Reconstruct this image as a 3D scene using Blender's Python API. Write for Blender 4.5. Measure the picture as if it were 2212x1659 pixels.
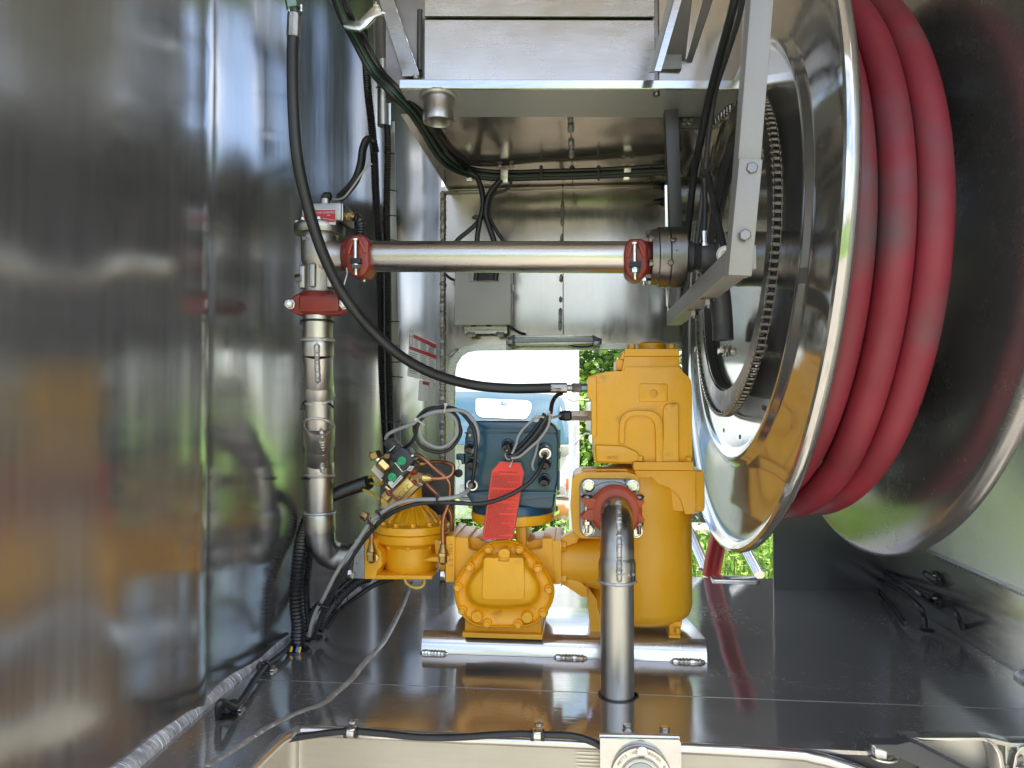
import bpy, bmesh, math, random
from mathutils import Vector as V, Matrix, Quaternion
random.seed(7)
PI = math.pi
for o in list(bpy.data.objects): bpy.data.objects.remove(o)
SC = bpy.context.scene; COL = SC.collection

# ---------------------------------------------------------------- camera
FPX = 1534.0
YAW = math.atan(147/FPX); PIT = math.atan(36.5*math.cos(YAW)/FPX)
cam = bpy.data.cameras.new("camera"); camo = bpy.data.objects.new("camera", cam); COL.objects.link(camo)
CAMP = V((0, 0, 0.52))
camo.location = CAMP; camo.rotation_euler = (PI/2+PIT, 0, YAW)
cam.sensor_fit = 'HORIZONTAL'; cam.sensor_width = 36.0; cam.lens = 36.0*FPX/2212
cam.clip_start = 0.02; cam.clip_end = 500
SC.camera = camo
CR = camo.rotation_euler.to_matrix()

# ---------------------------------------------------------------- sky, sun, exposure
SUN_EL = math.radians(60); SUN_AZ = math.radians(-22)      # azimuth measured from +X towards +Y
w = bpy.data.worlds.new("World"); SC.world = w; w.use_nodes = True
nt = w.node_tree; bg = nt.nodes["Background"]
sky = nt.nodes.new("ShaderNodeTexSky"); sky.sky_type = 'NISHITA'; sky.sun_disc = False
sky.sun_elevation = SUN_EL
sky.sun_rotation = PI/2 - SUN_AZ
sky.air_density = 1.0; sky.dust_density = 1.6; sky.ozone_density = 1.0
ctc = nt.nodes.new("ShaderNodeTexCoord"); cmp_ = nt.nodes.new("ShaderNodeMapping"); cmp_.inputs["Scale"].default_value = (1, 1, 2.6); nt.links.new(ctc.outputs["Generated"], cmp_.inputs[0])
cno = nt.nodes.new("ShaderNodeTexNoise"); cno.inputs["Scale"].default_value = 2.1; cno.inputs["Detail"].default_value = 7; cno.inputs["Roughness"].default_value = .56; nt.links.new(cmp_.outputs[0], cno.inputs["Vector"])
cmr = nt.nodes.new("ShaderNodeMapRange"); cmr.inputs[1].default_value = .44; cmr.inputs[2].default_value = .62; nt.links.new(cno.outputs[0], cmr.inputs[0])
cmx = nt.nodes.new("ShaderNodeMix"); cmx.data_type = 'RGBA'; nt.links.new(cmr.outputs[0], cmx.inputs[0]); nt.links.new(sky.outputs[0], cmx.inputs[6]); cmx.inputs[7].default_value = (7.2, 7.3, 7.6, 1)
nt.links.new(cmx.outputs[2], bg.inputs[0]); bg.inputs[1].default_value = 0.14
sl = bpy.data.lights.new("sun", 'SUN'); sl.energy = 3.2; sl.angle = math.radians(0.5); sl.color = (1, .955, .88)
so = bpy.data.objects.new("sun", sl); COL.objects.link(so)
sd = V((math.cos(SUN_EL)*math.cos(SUN_AZ), math.cos(SUN_EL)*math.sin(SUN_AZ), math.sin(SUN_EL)))
so.rotation_euler = (-sd).to_track_quat('-Z', 'Y').to_euler(); so.location = (2, -2, 6)
SC.view_settings.view_transform = 'Standard'; SC.view_settings.look = 'None'
SC.view_settings.exposure = 1.78; SC.view_settings.gamma = 1.0
SC.render.engine = 'CYCLES'
SC.cycles.max_bounces = 14; SC.cycles.glossy_bounces = 10; SC.cycles.diffuse_bounces = 5
SC.cycles.use_denoising = True; SC.cycles.caustics_reflective = True; SC.cycles.blur_glossy = 0.6
SC.cycles.sample_clamp_indirect = 8

# ---------------------------------------------------------------- helpers
def P(x, y, Y):
    d = CR @ V(((x-1106)/FPX, -(y-829.5)/FPX, -1))
    return CAMP + d*(Y/d.y)
def PX(x, y, X):
    d = CR @ V(((x-1106)/FPX, -(y-829.5)/FPX, -1))
    return CAMP + d*(X/d.x)
def PZ(x, y, z):
    d = CR @ V(((x-1106)/FPX, -(y-829.5)/FPX, -1))
    return CAMP + d*((z-CAMP.z)/d.z)
def K(x0, y0, w, dw=2212):
    k = w/dw
    return lambda a, b: ((x0+a*k)/1.8228, (y0+b*k)/1.8228)
def px(n, Y): return n*Y/FPX

class MB:
    def __init__(s): s.bm = bmesh.new()
    def merge(s, t):
        me = bpy.data.meshes.new("t"); t.to_mesh(me); t.free(); s.bm.from_mesh(me); bpy.data.meshes.remove(me); return s
    def raw(s, vs, fs):
        b = [s.bm.verts.new(v) for v in vs]
        for f in fs:
            try: s.bm.faces.new([b[i] for i in f])
            except ValueError: pass
        return s
    def box(s, a, b, bev=0, seg=2):
        a, b = V(a), V(b); t = bmesh.new()
        r = bmesh.ops.create_cube(t, size=1)
        for v in t.verts: v.co = V([(a[i]+b[i])/2+v.co[i]*abs(b[i]-a[i]) for i in range(3)])
        if bev: bmesh.ops.bevel(t, geom=t.edges[:], offset=bev, segments=seg, affect='EDGES', profile=.6)
        return s.merge(t)
    def prism(s, pts, d, bev=0, seg=2, bevback=False):
        """front polygon pts (3D), extruded along vector d; bevel front edge"""
        t = bmesh.new(); d = V(d)
        f = [t.verts.new(p) for p in pts]; b = [t.verts.new(V(p)+d) for p in pts]
        n = len(pts); ff = t.faces.new(f); bf = t.faces.new(b[::-1])
        for i in range(n): t.faces.new([f[i], b[i], b[(i+1) % n], f[(i+1) % n]])
        bmesh.ops.recalc_face_normals(t, faces=t.faces[:])
        if bev:
            ed = list(ff.edges) + (list(bf.edges) if bevback else [])
            bmesh.ops.bevel(t, geom=ed, offset=bev, segments=seg, affect='EDGES', profile=.5, clamp_overlap=True)
        return s.merge(t)
    def frames(s, pts):
        T = []
        n = len(pts)
        for i in range(n):
            a = pts[max(i-1, 0)]; b = pts[min(i+1, n-1)]
            t = (b-a); T.append(t.normalized() if t.length > 1e-9 else V((0, 0, 1)))
        up = V((0, 0, 1)) if abs(T[0].z) < .9 else V((0, 1, 0))
        u = T[0].cross(up).normalized(); U = [u]
        for i in range(1, n):
            q = T[i-1].rotation_difference(T[i]); u = q @ u; u = (u-T[i]*u.dot(T[i])).normalized(); U.append(u)
        return T, U
    def sweep(s, pts, rad, seg=12, caps=True, closed=False, flat=None):
        pts = [V(p) for p in pts]; T, U = s.frames(pts); rings = []
        for i, p in enumerate(pts):
            r = rad[i] if isinstance(rad, (list, tuple)) else rad
            u = U[i]; v = T[i].cross(u)
            rings.append([s.bm.verts.new(p+(u*math.cos(2*PI*k/seg)+v*math.sin(2*PI*k/seg))*r) for k in range(seg)])
        m = len(rings)
        for i in range(m if closed else m-1):
            A, B = rings[i], rings[(i+1) % m]
            for k in range(seg): s.bm.faces.new([A[k], A[(k+1) % seg], B[(k+1) % seg], B[k]])
        if caps and not closed:
            s.bm.faces.new(rings[0][::-1]); s.bm.faces.new(rings[-1])
        return s
    def tube(s, pts, r, seg=12, sub=8, caps=True):
        return s.sweep(spline(pts, sub), r, seg, caps)
    def corr(s, pts, r, pitch=.0052, seg=12, amp=.16):
        c = resample(spline(pts, 12), pitch/4)
        rad = [r*(1-amp*(.5-.5*math.cos(2*PI*i/4))) if i % 4 else r for i in range(len(c))]
        return s.sweep(c, rad, seg)
    def cyl(s, a, b, r, r2=None, seg=24, caps=True):
        return s.sweep([a, b], [r, r if r2 is None else r2], seg, caps)
    def lathe(s, o, ax, prof, seg=32, cap0=True, cap1=True, up=None):
        """prof: (distance along axis, radius)"""
        o = V(o); ax = V(ax).normalized(); up = up or (V((0, 0, 1)) if abs(ax.z) < .9 else V((0, 1, 0)))
        u = ax.cross(up).normalized(); v = ax.cross(u)
        R = []
        for (h, r) in prof:
            R.append([s.bm.verts.new(o+ax*h+(u*math.cos(2*PI*k/seg)+v*math.sin(2*PI*k/seg))*max(r, 1e-5)) for k in range(seg)])
        for A, B in zip(R, R[1:]):
            for k in range(seg): s.bm.faces.new([A[k], A[(k+1) % seg], B[(k+1) % seg], B[k]])
        if cap0: s.bm.faces.new(R[0][::-1])
        if cap1: s.bm.faces.new(R[-1])
        return s
    def hex(s, c, n, r, h, washer=1.35, rot=0, stud=0):
        c = V(c); n = V(n).normalized()
        if washer: s.lathe(c, n, [(0, r*washer), (r*.16, r*washer), (r*.2, r*washer*.96)], 20)
        up = V((0, 0, 1)) if abs(n.z) < .9 else V((0, 1, 0))
        u = n.cross(up).normalized(); v = n.cross(u); b = r*.18 if washer else 0
        def ring(k, rr, hh): return [s.bm.verts.new(c+n*hh+(u*math.cos(PI/3*i+rot)+v*math.sin(PI/3*i+rot))*rr) for i in range(k)]
        A, B = ring(6, r, b), ring(6, r, h*.86+b); C_ = ring(6, r*.86, h+b)
        for X, Y in ((A, B), (B, C_)):
            for k in range(6): s.bm.faces.new([X[k], X[(k+1) % 6], Y[(k+1) % 6], Y[k]])
        s.bm.faces.new(C_); s.bm.faces.new(A[::-1])
        if stud: s.lathe(c, n, [(h*.9, r*.48), (h+stud*.9, r*.48), (h+stud, r*.38)], 14)
        return s
    def weld(s, pts, r, pitch=None, seg=10, squash=None, rnd=.1, amp=.14):
        pitch = pitch or r*.35
        c = resample(spline(pts, 10), pitch/2); R = random.Random(len(c))
        rad = []
        for i in range(len(c)):
            e = min(1, min(i, len(c)-1-i)/3+.25)
            rad.append(r*e*(1.0 if i % 2 == 0 else 1-amp)*(1+R.uniform(-rnd, rnd)))
        c = [p+V((R.uniform(-1, 1), R.uniform(-1, 1), R.uniform(-1, 1)))*r*min(.05, amp*.35) for p in c]
        return s.sweep(c, rad, seg)
    def loft(s, rings, cap0=False, cap1=True):
        R = [[s.bm.verts.new(p) for p in r] for r in rings]; n = len(R[0])
        for A, B in zip(R, R[1:]):
            for k in range(n): s.bm.faces.new([A[k], A[(k+1) % n], B[(k+1) % n], B[k]])
        if cap0: s.bm.faces.new(R[0][::-1])
        if cap1: s.bm.faces.new(R[-1])
        return s

def spline(pts, sub=8):
    pts = [V(p) for p in pts]
    if len(pts) < 3 or sub <= 1: return pts
    out = []; n = len(pts)
    for i in range(n-1):
        p0 = pts[max(i-1, 0)]; p1 = pts[i]; p2 = pts[i+1]; p3 = pts[min(i+2, n-1)]
        if i == 0: p0 = p1*2-p2
        if i == n-2: p3 = p2*2-p1
        for k in range(sub):
            t = k/sub
            out.append(.5*((2*p1)+(p2-p0)*t+(2*p0-5*p1+4*p2-p3)*t*t+(3*p1-p0-3*p2+p3)*t**3))
    out.append(pts[-1]); return out
def resample(pts, step):
    out = [pts[0]]; acc = 0
    for a, b in zip(pts, pts[1:]):
        L = (b-a).length
        if L < 1e-9: continue
        d = step-acc
        while d <= L:
            out.append(a.lerp(b, d/L)); d += step
        acc = L-(d-step)
    return out
def rpoly(pts, r, n=4):
    """round the corners of a 2D polygon"""
    out = []; m = len(pts)
    for i in range(m):
        a, b, c = V(pts[i-1]), V(pts[i]), V(pts[(i+1) % m])
        rr = r[i] if isinstance(r, (list, tuple)) else r
        d1 = min(rr, (a-b).length*.48); d2 = min(rr, (c-b).length*.48)
        p = b+(a-b).normalized()*d1; q = b+(c-b).normalized()*d2
        if rr <= 0: out.append(tuple(b)); continue
        for k in range(n+1):
            t = k/n; out.append(tuple(p*(1-t)**2+b*2*t*(1-t)+q*t*t))
    return out
def pp(pts, Y): return [P(x, y, Y) for x, y in pts]
def rect(x0, y0, x1, y1): return [(x0, y0), (x1, y0), (x1, y1), (x0, y1)]

ORG = {}
def build(name, mb, mat, parent=None, smooth=True, ang=38, **tags):
    bm = mb.bm
    org = ORG.get(parent.name, V((0, 0, 0))) if parent else V((0, 0, 0))
    if not parent and tags.get('kind') is None and len(bm.verts):
        xs = [v.co for v in bm.verts]
        org = V((sum(v.x for v in xs)/len(xs), sum(v.y for v in xs)/len(xs), min(v.z for v in xs)))
    bmesh.ops.recalc_face_normals(bm, faces=bm.faces[:])
    for v in bm.verts: v.co -= org
    ca = math.radians(ang)
    if smooth:
        for f in bm.faces: f.smooth = True
        for e in bm.edges:
            if len(e.link_faces) == 2 and e.calc_face_angle(0) > ca: e.smooth = False
    me = bpy.data.meshes.new(name); bm.to_mesh(me); bm.free()
    o = bpy.data.objects.new(name, me); COL.objects.link(o)
    for m in (mat if isinstance(mat, (list, tuple)) else [mat]): me.materials.append(m)
    if parent: o.parent = parent
    else: o.location = org
    ORG[o.name] = org
    for k, v in tags.items():
        if v is not None: o[k] = v
    return o
def thing(name, label, cat, loc, group=None):
    o = bpy.data.objects.new(name, None); COL.objects.link(o); o.empty_display_size = .02
    o.location = loc; o['label'] = label; o['category'] = cat; ORG[o.name] = V(loc)
    if group: o['group'] = group
    return o
def text(name, body, pos, ux, uy, size, mat, parent, depth=.0006, align='CENTER', **tags):
    cu = bpy.data.curves.new(name, 'FONT'); cu.body = body; cu.size = size; cu.extrude = depth; cu.align_x = align; cu.align_y = 'CENTER'
    cu.resolution_u = 2
    t = bpy.data.objects.new("t", cu); COL.objects.link(t)
    me = bpy.data.meshes.new_from_object(t.evaluated_get(bpy.context.evaluated_depsgraph_get()))
    bpy.data.objects.remove(t)
    ux = V(ux).normalized(); uy = V(uy).normalized(); n = ux.cross(uy)
    org = ORG.get(parent.name, V((0, 0, 0))) if parent else V((0, 0, 0))
    for v in me.vertices: v.co = V(pos)+ux*v.co.x+uy*v.co.y+n*v.co.z-org
    o = bpy.data.objects.new(name, me); COL.objects.link(o); me.materials.clear(); me.materials.append(mat)
    if parent: o.parent = parent
    ORG[o.name] = org
    for k, v in tags.items(): o[k] = v
    return o

# ---------------------------------------------------------------- materials
def mat(name, col, rough=.5, metal=0, bump=0, bscale=40, stretch=(1, 1, 1), var=0, vscale=6, rvar=0, coat=0, emit=0, spec=.5, dirt=None, dscale=8, dth=(.55, .75), aniso=0):
    m = bpy.data.materials.new(name); m.use_nodes = True; t = m.node_tree; b = t.nodes["Principled BSDF"]
    b.inputs["Base Color"].default_value = (*col, 1); b.inputs["Roughness"].default_value = rough; b.inputs["Metallic"].default_value = metal
    b.inputs["Specular IOR Level"].default_value = spec
    if coat: b.inputs["Coat Weight"].default_value = coat; b.inputs["Coat Roughness"].default_value = .12
    if aniso: b.inputs["Anisotropic"].default_value = aniso
    tc = t.nodes.new("ShaderNodeTexCoord"); mp = t.nodes.new("ShaderNodeMapping"); t.links.new(tc.outputs["Object"], mp.inputs[0]); mp.inputs["Scale"].default_value = stretch
    def noise(sc, det=5, vec=mp.outputs[0]):
        n = t.nodes.new("ShaderNodeTexNoise"); n.inputs["Scale"].default_value = sc; n.inputs["Detail"].default_value = det; t.links.new(vec, n.inputs["Vector"]); return n
    csrc = None
    if var:
        n = noise(vscale, 6); cr = t.nodes.new("ShaderNodeMapRange"); cr.inputs[1].default_value = .3; cr.inputs[2].default_value = .7
        cr.inputs[3].default_value = 1-var; cr.inputs[4].default_value = 1+var*.5; t.links.new(n.outputs[0], cr.inputs[0])
        mx = t.nodes.new("ShaderNodeMix"); mx.data_type = 'RGBA'; mx.blend_type = 'MULTIPLY'; mx.inputs[0].default_value = 1
        mx.inputs[6].default_value = (*col, 1); t.links.new(cr.outputs[0], mx.inputs[7]); csrc = mx.outputs[2]
    if dirt:
        n = noise(dscale, 9, tc.outputs["Object"]); cr = t.nodes.new("ShaderNodeMapRange"); cr.inputs[1].default_value = dth[0]; cr.inputs[2].default_value = dth[1]; t.links.new(n.outputs[0], cr.inputs[0])
        mx = t.nodes.new("ShaderNodeMix"); mx.data_type = 'RGBA'; mx.inputs[7].default_value = (*dirt, 1)
        if csrc: t.links.new(csrc, mx.inputs[6])
        else: mx.inputs[6].default_value = (*col, 1)
        t.links.new(cr.outputs[0], mx.inputs[0]); csrc = mx.outputs[2]
    if csrc: t.links.new(csrc, b.inputs["Base Color"])
    if rvar:
        n = noise(vscale*1.7, 6); cr = t.nodes.new("ShaderNodeMapRange"); cr.inputs[1].default_value = .35; cr.inputs[2].default_value = .68
        cr.inputs[3].default_value = max(.02, rough-rvar); cr.inputs[4].default_value = rough+rvar; t.links.new(n.outputs[0], cr.inputs[0]); t.links.new(cr.outputs[0], b.inputs["Roughness"])
    if bump:
        n = noise(bscale, 4); bp = t.nodes.new("ShaderNodeBump"); bp.inputs["Strength"].default_value = 1; bp.inputs["Distance"].default_value = bump
        t.links.new(n.outputs[0], bp.inputs["Height"]); t.links.new(bp.outputs[0], b.inputs["Normal"])
    if emit: b.inputs["Emission Color"].default_value = (*col, 1); b.inputs["Emission Strength"].default_value = emit
    return m

def sheet_mat(name, col, rough, wav, wscale, brush, bstretch, scr=.3, rvar=.06, spots=.0, aniso=0, wst=(1, 1, 1), met=.88):
    """rolled aluminium sheet: long soft waves, fine brushing, wandering scratches, smudges"""
    m = bpy.data.materials.new(name); m.use_nodes = True; t = m.node_tree; b = t.nodes["Principled BSDF"]
    b.inputs["Metallic"].default_value = met
    L = t.links.new; N = t.nodes.new
    tc = N("ShaderNodeTexCoord")
    def mapped(st):
        mp = N("ShaderNodeMapping"); L(tc.outputs["Object"], mp.inputs[0]); mp.inputs["Scale"].default_value = st; return mp.outputs[0]
    def noise(vec, sc, det=4, dist=0):
        n = N("ShaderNodeTexNoise"); n.inputs["Scale"].default_value = sc; n.inputs["Detail"].default_value = det; n.inputs["Distortion"].default_value = dist; L(vec, n.inputs["Vector"]); return n.outputs[0]
    def rng(x, a, b_, c, d):
        r = N("ShaderNodeMapRange"); r.inputs[1].default_value = a; r.inputs[2].default_value = b_; r.inputs[3].default_value = c; r.inputs[4].default_value = d; L(x, r.inputs[0]); return r.outputs[0]
    def math_(op, a, b_):
        r = N("ShaderNodeMath"); r.operation = op
        for i, q in enumerate((a, b_)):
            if isinstance(q, (int, float)): r.inputs[i].default_value = q
            else: L(q, r.inputs[i])
        return r.outputs[0]
    smud = noise(mapped((1, 1, 1)), 5, 9, .6)
    brs = noise(mapped(bstretch), 30, 5)
    sc1 = noise(mapped((1, 1, 1)), 13, 3, 5.0)
    line = rng(math_('ABSOLUTE', math_('SUBTRACT', sc1, .5), 0), 0, .0035, 1, 0)
    msk = rng(noise(mapped((1, 1, 1)), 3.1, 4), .5, .62, 0, 1)
    scr_ = math_('MULTIPLY', math_('MULTIPLY', line, msk), scr)
    r0 = rng(smud, .3, .7, rough-rvar, rough+rvar)
    L(math_('ADD', math_('ADD', r0, math_('MULTIPLY', scr_, .3)), rng(brs, .3, .7, -.03, .03)), b.inputs["Roughness"])
    cm = rng(noise(mapped((1, 1, 1)), 2.3, 8), .3, .7, .86, 1.06)
    mx = N("ShaderNodeMix"); mx.data_type = 'RGBA'; mx.blend_type = 'MULTIPLY'; mx.inputs[0].default_value = 1; mx.inputs[6].default_value = (*col, 1)
    L(math_('ADD', math_('MULTIPLY', cm, rng(brs, .2, .8, .95, 1.05)), math_('MULTIPLY', scr_, .5)), mx.inputs[7]); L(mx.outputs[2], b.inputs["Base Color"])
    wv = noise(mapped(wst), wscale, 2)
    b1 = N("ShaderNodeBump"); b1.inputs["Distance"].default_value = wav; L(wv, b1.inputs["Height"])
    b2 = N("ShaderNodeBump"); b2.inputs["Distance"].default_value = brush; L(brs, b2.inputs["Height"]); L(b1.outputs[0], b2.inputs["Normal"])
    L(b2.outputs[0], b.inputs["Normal"])
    if aniso:
        b.inputs["Anisotropic"].default_value = aniso; tg_ = N("ShaderNodeTangent"); tg_.direction_type = "RADIAL"; tg_.axis = "Z"; L(tg_.outputs[0], b.inputs["Tangent"])
    if spots:
        vo = N("ShaderNodeTexVoronoi"); vo.inputs["Scale"].default_value = 28; L(tc.outputs["Object"], vo.inputs["Vector"])
    return m

M_wall = sheet_mat("wall_aluminium", (.44, .445, .455), .20, .030, 2.1, .000004, (2, 2, .12), .10, .04, aniso=.65, wst=(1, 1, .30), met=.90)
M_rwall = sheet_mat("side_aluminium", (.66, .66, .60), .06, .004, 2.5, .0001, (3, .3, 3), .25, .04)
M_floor = sheet_mat("floor_aluminium", (.44, .435, .42), .11, .0022, 3.0, .00010, (.35, 6, 6), 1.8, .075, met=.80)
M_back = sheet_mat("panel_aluminium", (.43, .395, .35), .17, .012, 3.2, .00003, (4, 4, .4), .10, .06, wst=(1, 1, .3))
M_ledge = sheet_mat("ledge_aluminium", (.45, .44, .43), .27, .004, 4.0, .00005, (.4, 5, 5), .08, .06)
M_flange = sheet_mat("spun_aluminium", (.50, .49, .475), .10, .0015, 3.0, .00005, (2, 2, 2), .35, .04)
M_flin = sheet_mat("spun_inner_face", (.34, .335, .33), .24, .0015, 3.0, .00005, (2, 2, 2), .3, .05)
M_sill = sheet_mat("sill_aluminium", (.70, .675, .63), .42, .002, 3.0, .0001, (.4, 5, 5), .5, .06)
M_plate = sheet_mat("plate_aluminium", (.60, .59, .58), .16, .001, 3.0, .0001, (.4, 5, 5), .6, .04)
M_alu = mat("aluminium_pipe", (.50, .485, .46), .38, 1, bump=.0002, bscale=60, stretch=(3, 3, .4), var=.14, vscale=9, rvar=.08, dirt=(.25, .22, .19), dscale=22, dth=(.66, .8))
M_aluh = mat("aluminium_pipe_long", (.52, .495, .455), .30, 1, bump=.0002, bscale=60, stretch=(.3, 4, 4), var=.14, vscale=9, rvar=.07, dirt=(.22, .19, .16), dscale=25, dth=(.68, .8))
M_fit = mat("cast_fitting", (.42, .41, .39), .34, 1, bump=.0004, bscale=45, var=.22, vscale=12, rvar=.1, dirt=(.2, .18, .15), dscale=18, dth=(.58, .78))
M_cast = mat("cast_aluminium", (.42, .405, .385), .42, 1, bump=.0006, bscale=140, var=.15, vscale=14, rvar=.06)
M_flgrey = mat("grey_cast_flange", (.36, .36, .37), .5, .55, bump=.0004, bscale=160, var=.15, vscale=20, dirt=(.06, .05, .05), dscale=60, dth=(.63, .7))
M_weld = mat("weld_bead", (.50, .485, .46), .42, .7, bump=.0012, bscale=120, var=.2, vscale=40, rvar=.12)
M_weldg = mat("weld_bead_dull", (.55, .56, .57), .55, .5, bump=.0015, bscale=150, var=.22, vscale=50, rvar=.1)
M_zinc = mat("zinc_bolt", (.70, .70, .68), .24, 1, bump=.0003, bscale=200, var=.15, vscale=60)
M_chrome = mat("polished_rim", (.72, .71, .68), .16, 1, var=.06, vscale=5)
M_yel = mat("yellow_paint", (.83, .40, .007), .34, 0, bump=.0006, bscale=70, var=.06, vscale=7, rvar=.05, coat=.12, dirt=(.40, .15, .01), dscale=24, dth=(.62, .80))
M_yelc = mat("yellow_paint_cast", (.81, .385, .008), .36, 0, bump=.0012, bscale=34, var=.07, vscale=8, rvar=.06, coat=.1, dirt=(.16, .08, .02), dscale=20, dth=(.66, .80))
M_red = mat("red_coupling", (.22, .022, .012), .42, 0, bump=.0006, bscale=80, var=.18, vscale=20, coat=.1)
M_orange = mat("orange_coupling", (.42, .062, .022), .45, 0, bump=.0006, bscale=80, var=.15, vscale=20)
M_teal = mat("teal_enamel", (.006, .056, .105), .28, 0, bump=.0003, bscale=60, var=.06, vscale=9, coat=.25)
M_rub = mat("black_rubber", (.016, .017, .019), .42, 0, bump=.0002, bscale=160, var=.2, vscale=30)
M_blk = mat("black_plastic", (.012, .012, .013), .30, 0, var=.2, vscale=30)
M_corr = mat("black_conduit", (.014, .014, .015), .32, 0, var=.2, vscale=30)
M_greyc = mat("grey_cable", (.30, .30, .30), .45, 0, var=.1, vscale=30)
M_whitec = mat("white_cable", (.55, .54, .52), .42, 0, var=.08, vscale=30)
M_green = mat("green_wire", (.015, .13, .06), .4, 0)
M_ywire = mat("yellow_wire", (.65, .42, .04), .45, 0, var=.1, vscale=50)
M_blue = mat("blue_wire", (.01, .16, .55), .4, 0)
M_copper = mat("copper_tube", (.42, .19, .105), .36, 1, bump=.0002, bscale=90, var=.25, vscale=14, rvar=.1)
M_brass = mat("brass", (.52, .37, .14), .30, 1, bump=.0002, bscale=90, var=.22, vscale=20, rvar=.08)
M_brassd = mat("brass_dull", (.36, .25, .11), .40, 1, bump=.0003, bscale=90, var=.22, vscale=20, rvar=.08)
M_hose = mat("red_hose_rubber", (.20, .014, .026), .58, 0, bump=.0006, bscale=30, var=.2, vscale=9, rvar=.08, dirt=(.075, .055, .058), dscale=6, dth=(.50, .72))
M_redp = mat("red_post_paint", (.36, .012, .018), .4, 0, var=.1)
M_frame = mat("grey_powder_coat", (.235, .225, .215), .42, .25, bump=.0005, bscale=220, var=.06, vscale=10)
M_frdk = mat("charcoal_powder_coat", (.060, .060, .064), .42, .1, bump=.0004, bscale=200, var=.08, vscale=10)
M_steel = mat("dark_steel", (.22, .21, .20), .34, 1, bump=.0003, bscale=80, var=.2, vscale=12, rvar=.08)
M_chain = mat("oiled_chain_steel", (.34, .32, .29), .26, 1, var=.2, vscale=60)
M_black = mat("flat_black", (.010, .010, .012), .5, 0)
M_box = mat("box_grey_enamel", (.40, .39, .36), .42, .1, var=.05, vscale=10)
M_tag = mat("red_tag_card", (.80, .035, .014), .42, 0, var=.03)
M_tagi = mat("tag_ink", (.02, .003, .003), .5)
M_lam = mat("tag_laminate", (.05, .04, .045), .18, 0, coat=.5)
M_white = mat("white_label", (.62, .61, .58), .45, 0, var=.04)
M_ink = mat("label_ink", (.03, .03, .03), .5)
M_labr = mat("label_red", (.42, .018, .03), .42, 0)
M_stick = mat("green_sticker", (.01, .36, .14), .4, 0)
M_emb = mat("embossed_yellow", (.55, .20, .006), .36, 0)
M_led = mat("led_lens", (.42, .42, .42), .35, 0)
M_wtruck = mat("white_cab_paint", (.80, .80, .80), .3, 0, coat=.4, var=.03)
M_dark = mat("dark_underbody", (.02, .018, .016), .6, 0, var=.2)
M_tyre = mat("tyre_rubber", (.03, .03, .032), .7, 0, var=.2, vscale=20)
M_rust = mat("rusty_white_bumper", (.74, .72, .68), .5, 0, dirt=(.45, .20, .05), dscale=6, dth=(.48, .6))
M_amber = mat("amber_lens", (.75, .16, .01), .25, 0)
M_lens = mat("headlight_lens", (.42, .42, .42), .15, .3)
# ================================================================ SETTING
def solid_grid(path, z0, z1, nz, dsp, th=.004, side=1):
    """vertical sheet following plan path [(x,y)], with displacement dsp(s,z)"""
    pts = spline([V((x, y, 0)) for x, y in path], 10)
    mb = MB(); t = bmesh.new(); rows = []; s = 0; n = len(pts)
    T = [(pts[min(i+1, n-1)]-pts[max(i-1, 0)]).normalized() for i in range(n)]
    for i, p in enumerate(pts):
        if i: s += (p-pts[i-1]).length
        nn = V((T[i].y, -T[i].x, 0))*side
        rows.append([t.verts.new(p+nn*dsp(s, z0+(z1-z0)*k/nz)+V((0, 0, z0+(z1-z0)*k/nz))) for k in range(nz+1)])
    for A, B in zip(rows, rows[1:]):
        for k in range(nz): t.faces.new([A[k], B[k], B[k+1], A[k+1]])
    bmesh.ops.recalc_face_normals(t, faces=t.faces[:])
    bmesh.ops.solidify(t, geom=t.faces[:], thickness=th)
    return mb.merge(t)
ZR = 1.9
S = math.sin
def lw(s, z):
    return .0035*S(s*13+1.2)*(.6+.4*S(z*2+.5)) + .0020*S(s*29+z*1.1) + .0022*S(z*4.2+s*3) + .006*math.exp(-((s-1.15)/.018)**2) + .004*math.exp(-((s-1.33)/.05)**2)*(.4+.6*S(z*3)) + .016*math.exp(-((s-1.45)/.10)**2-((z-.30)/.20)**2)
left = solid_grid([(-.67, .0), (-.665, .35), (-.655, .7), (-.645, 1.0), (-.640, 1.2), (-.640, 1.55), (-.632, 1.80), (-.600, 1.95), (-.545, 2.02), (-.47, 2.047), (-.405, 2.05)], -.02, ZR, 60, lw, .004, 1)
o_left = build('left_wall', left, M_wall, kind='structure')
mb = MB(); mb.weld([PZ(x, y, -.0030) for x, y in ((230, 1700), (300, 1640), (410, 1545), (520, 1455), (590, 1398), (650, 1352), (700, 1318), (770, 1272))], .0205, .0050, 18, rnd=.01, amp=.05)
build('weld_bead', mb, M_weldg, o_left)
# weld up the rear left corner
mb = MB(); mb.weld([V((-.400, 2.040, z)) for z in (.0, .4, .8, 1.14)], .008, .006, 8, rnd=.25)
build('weld_bead', mb, M_weld, o_left)

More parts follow.
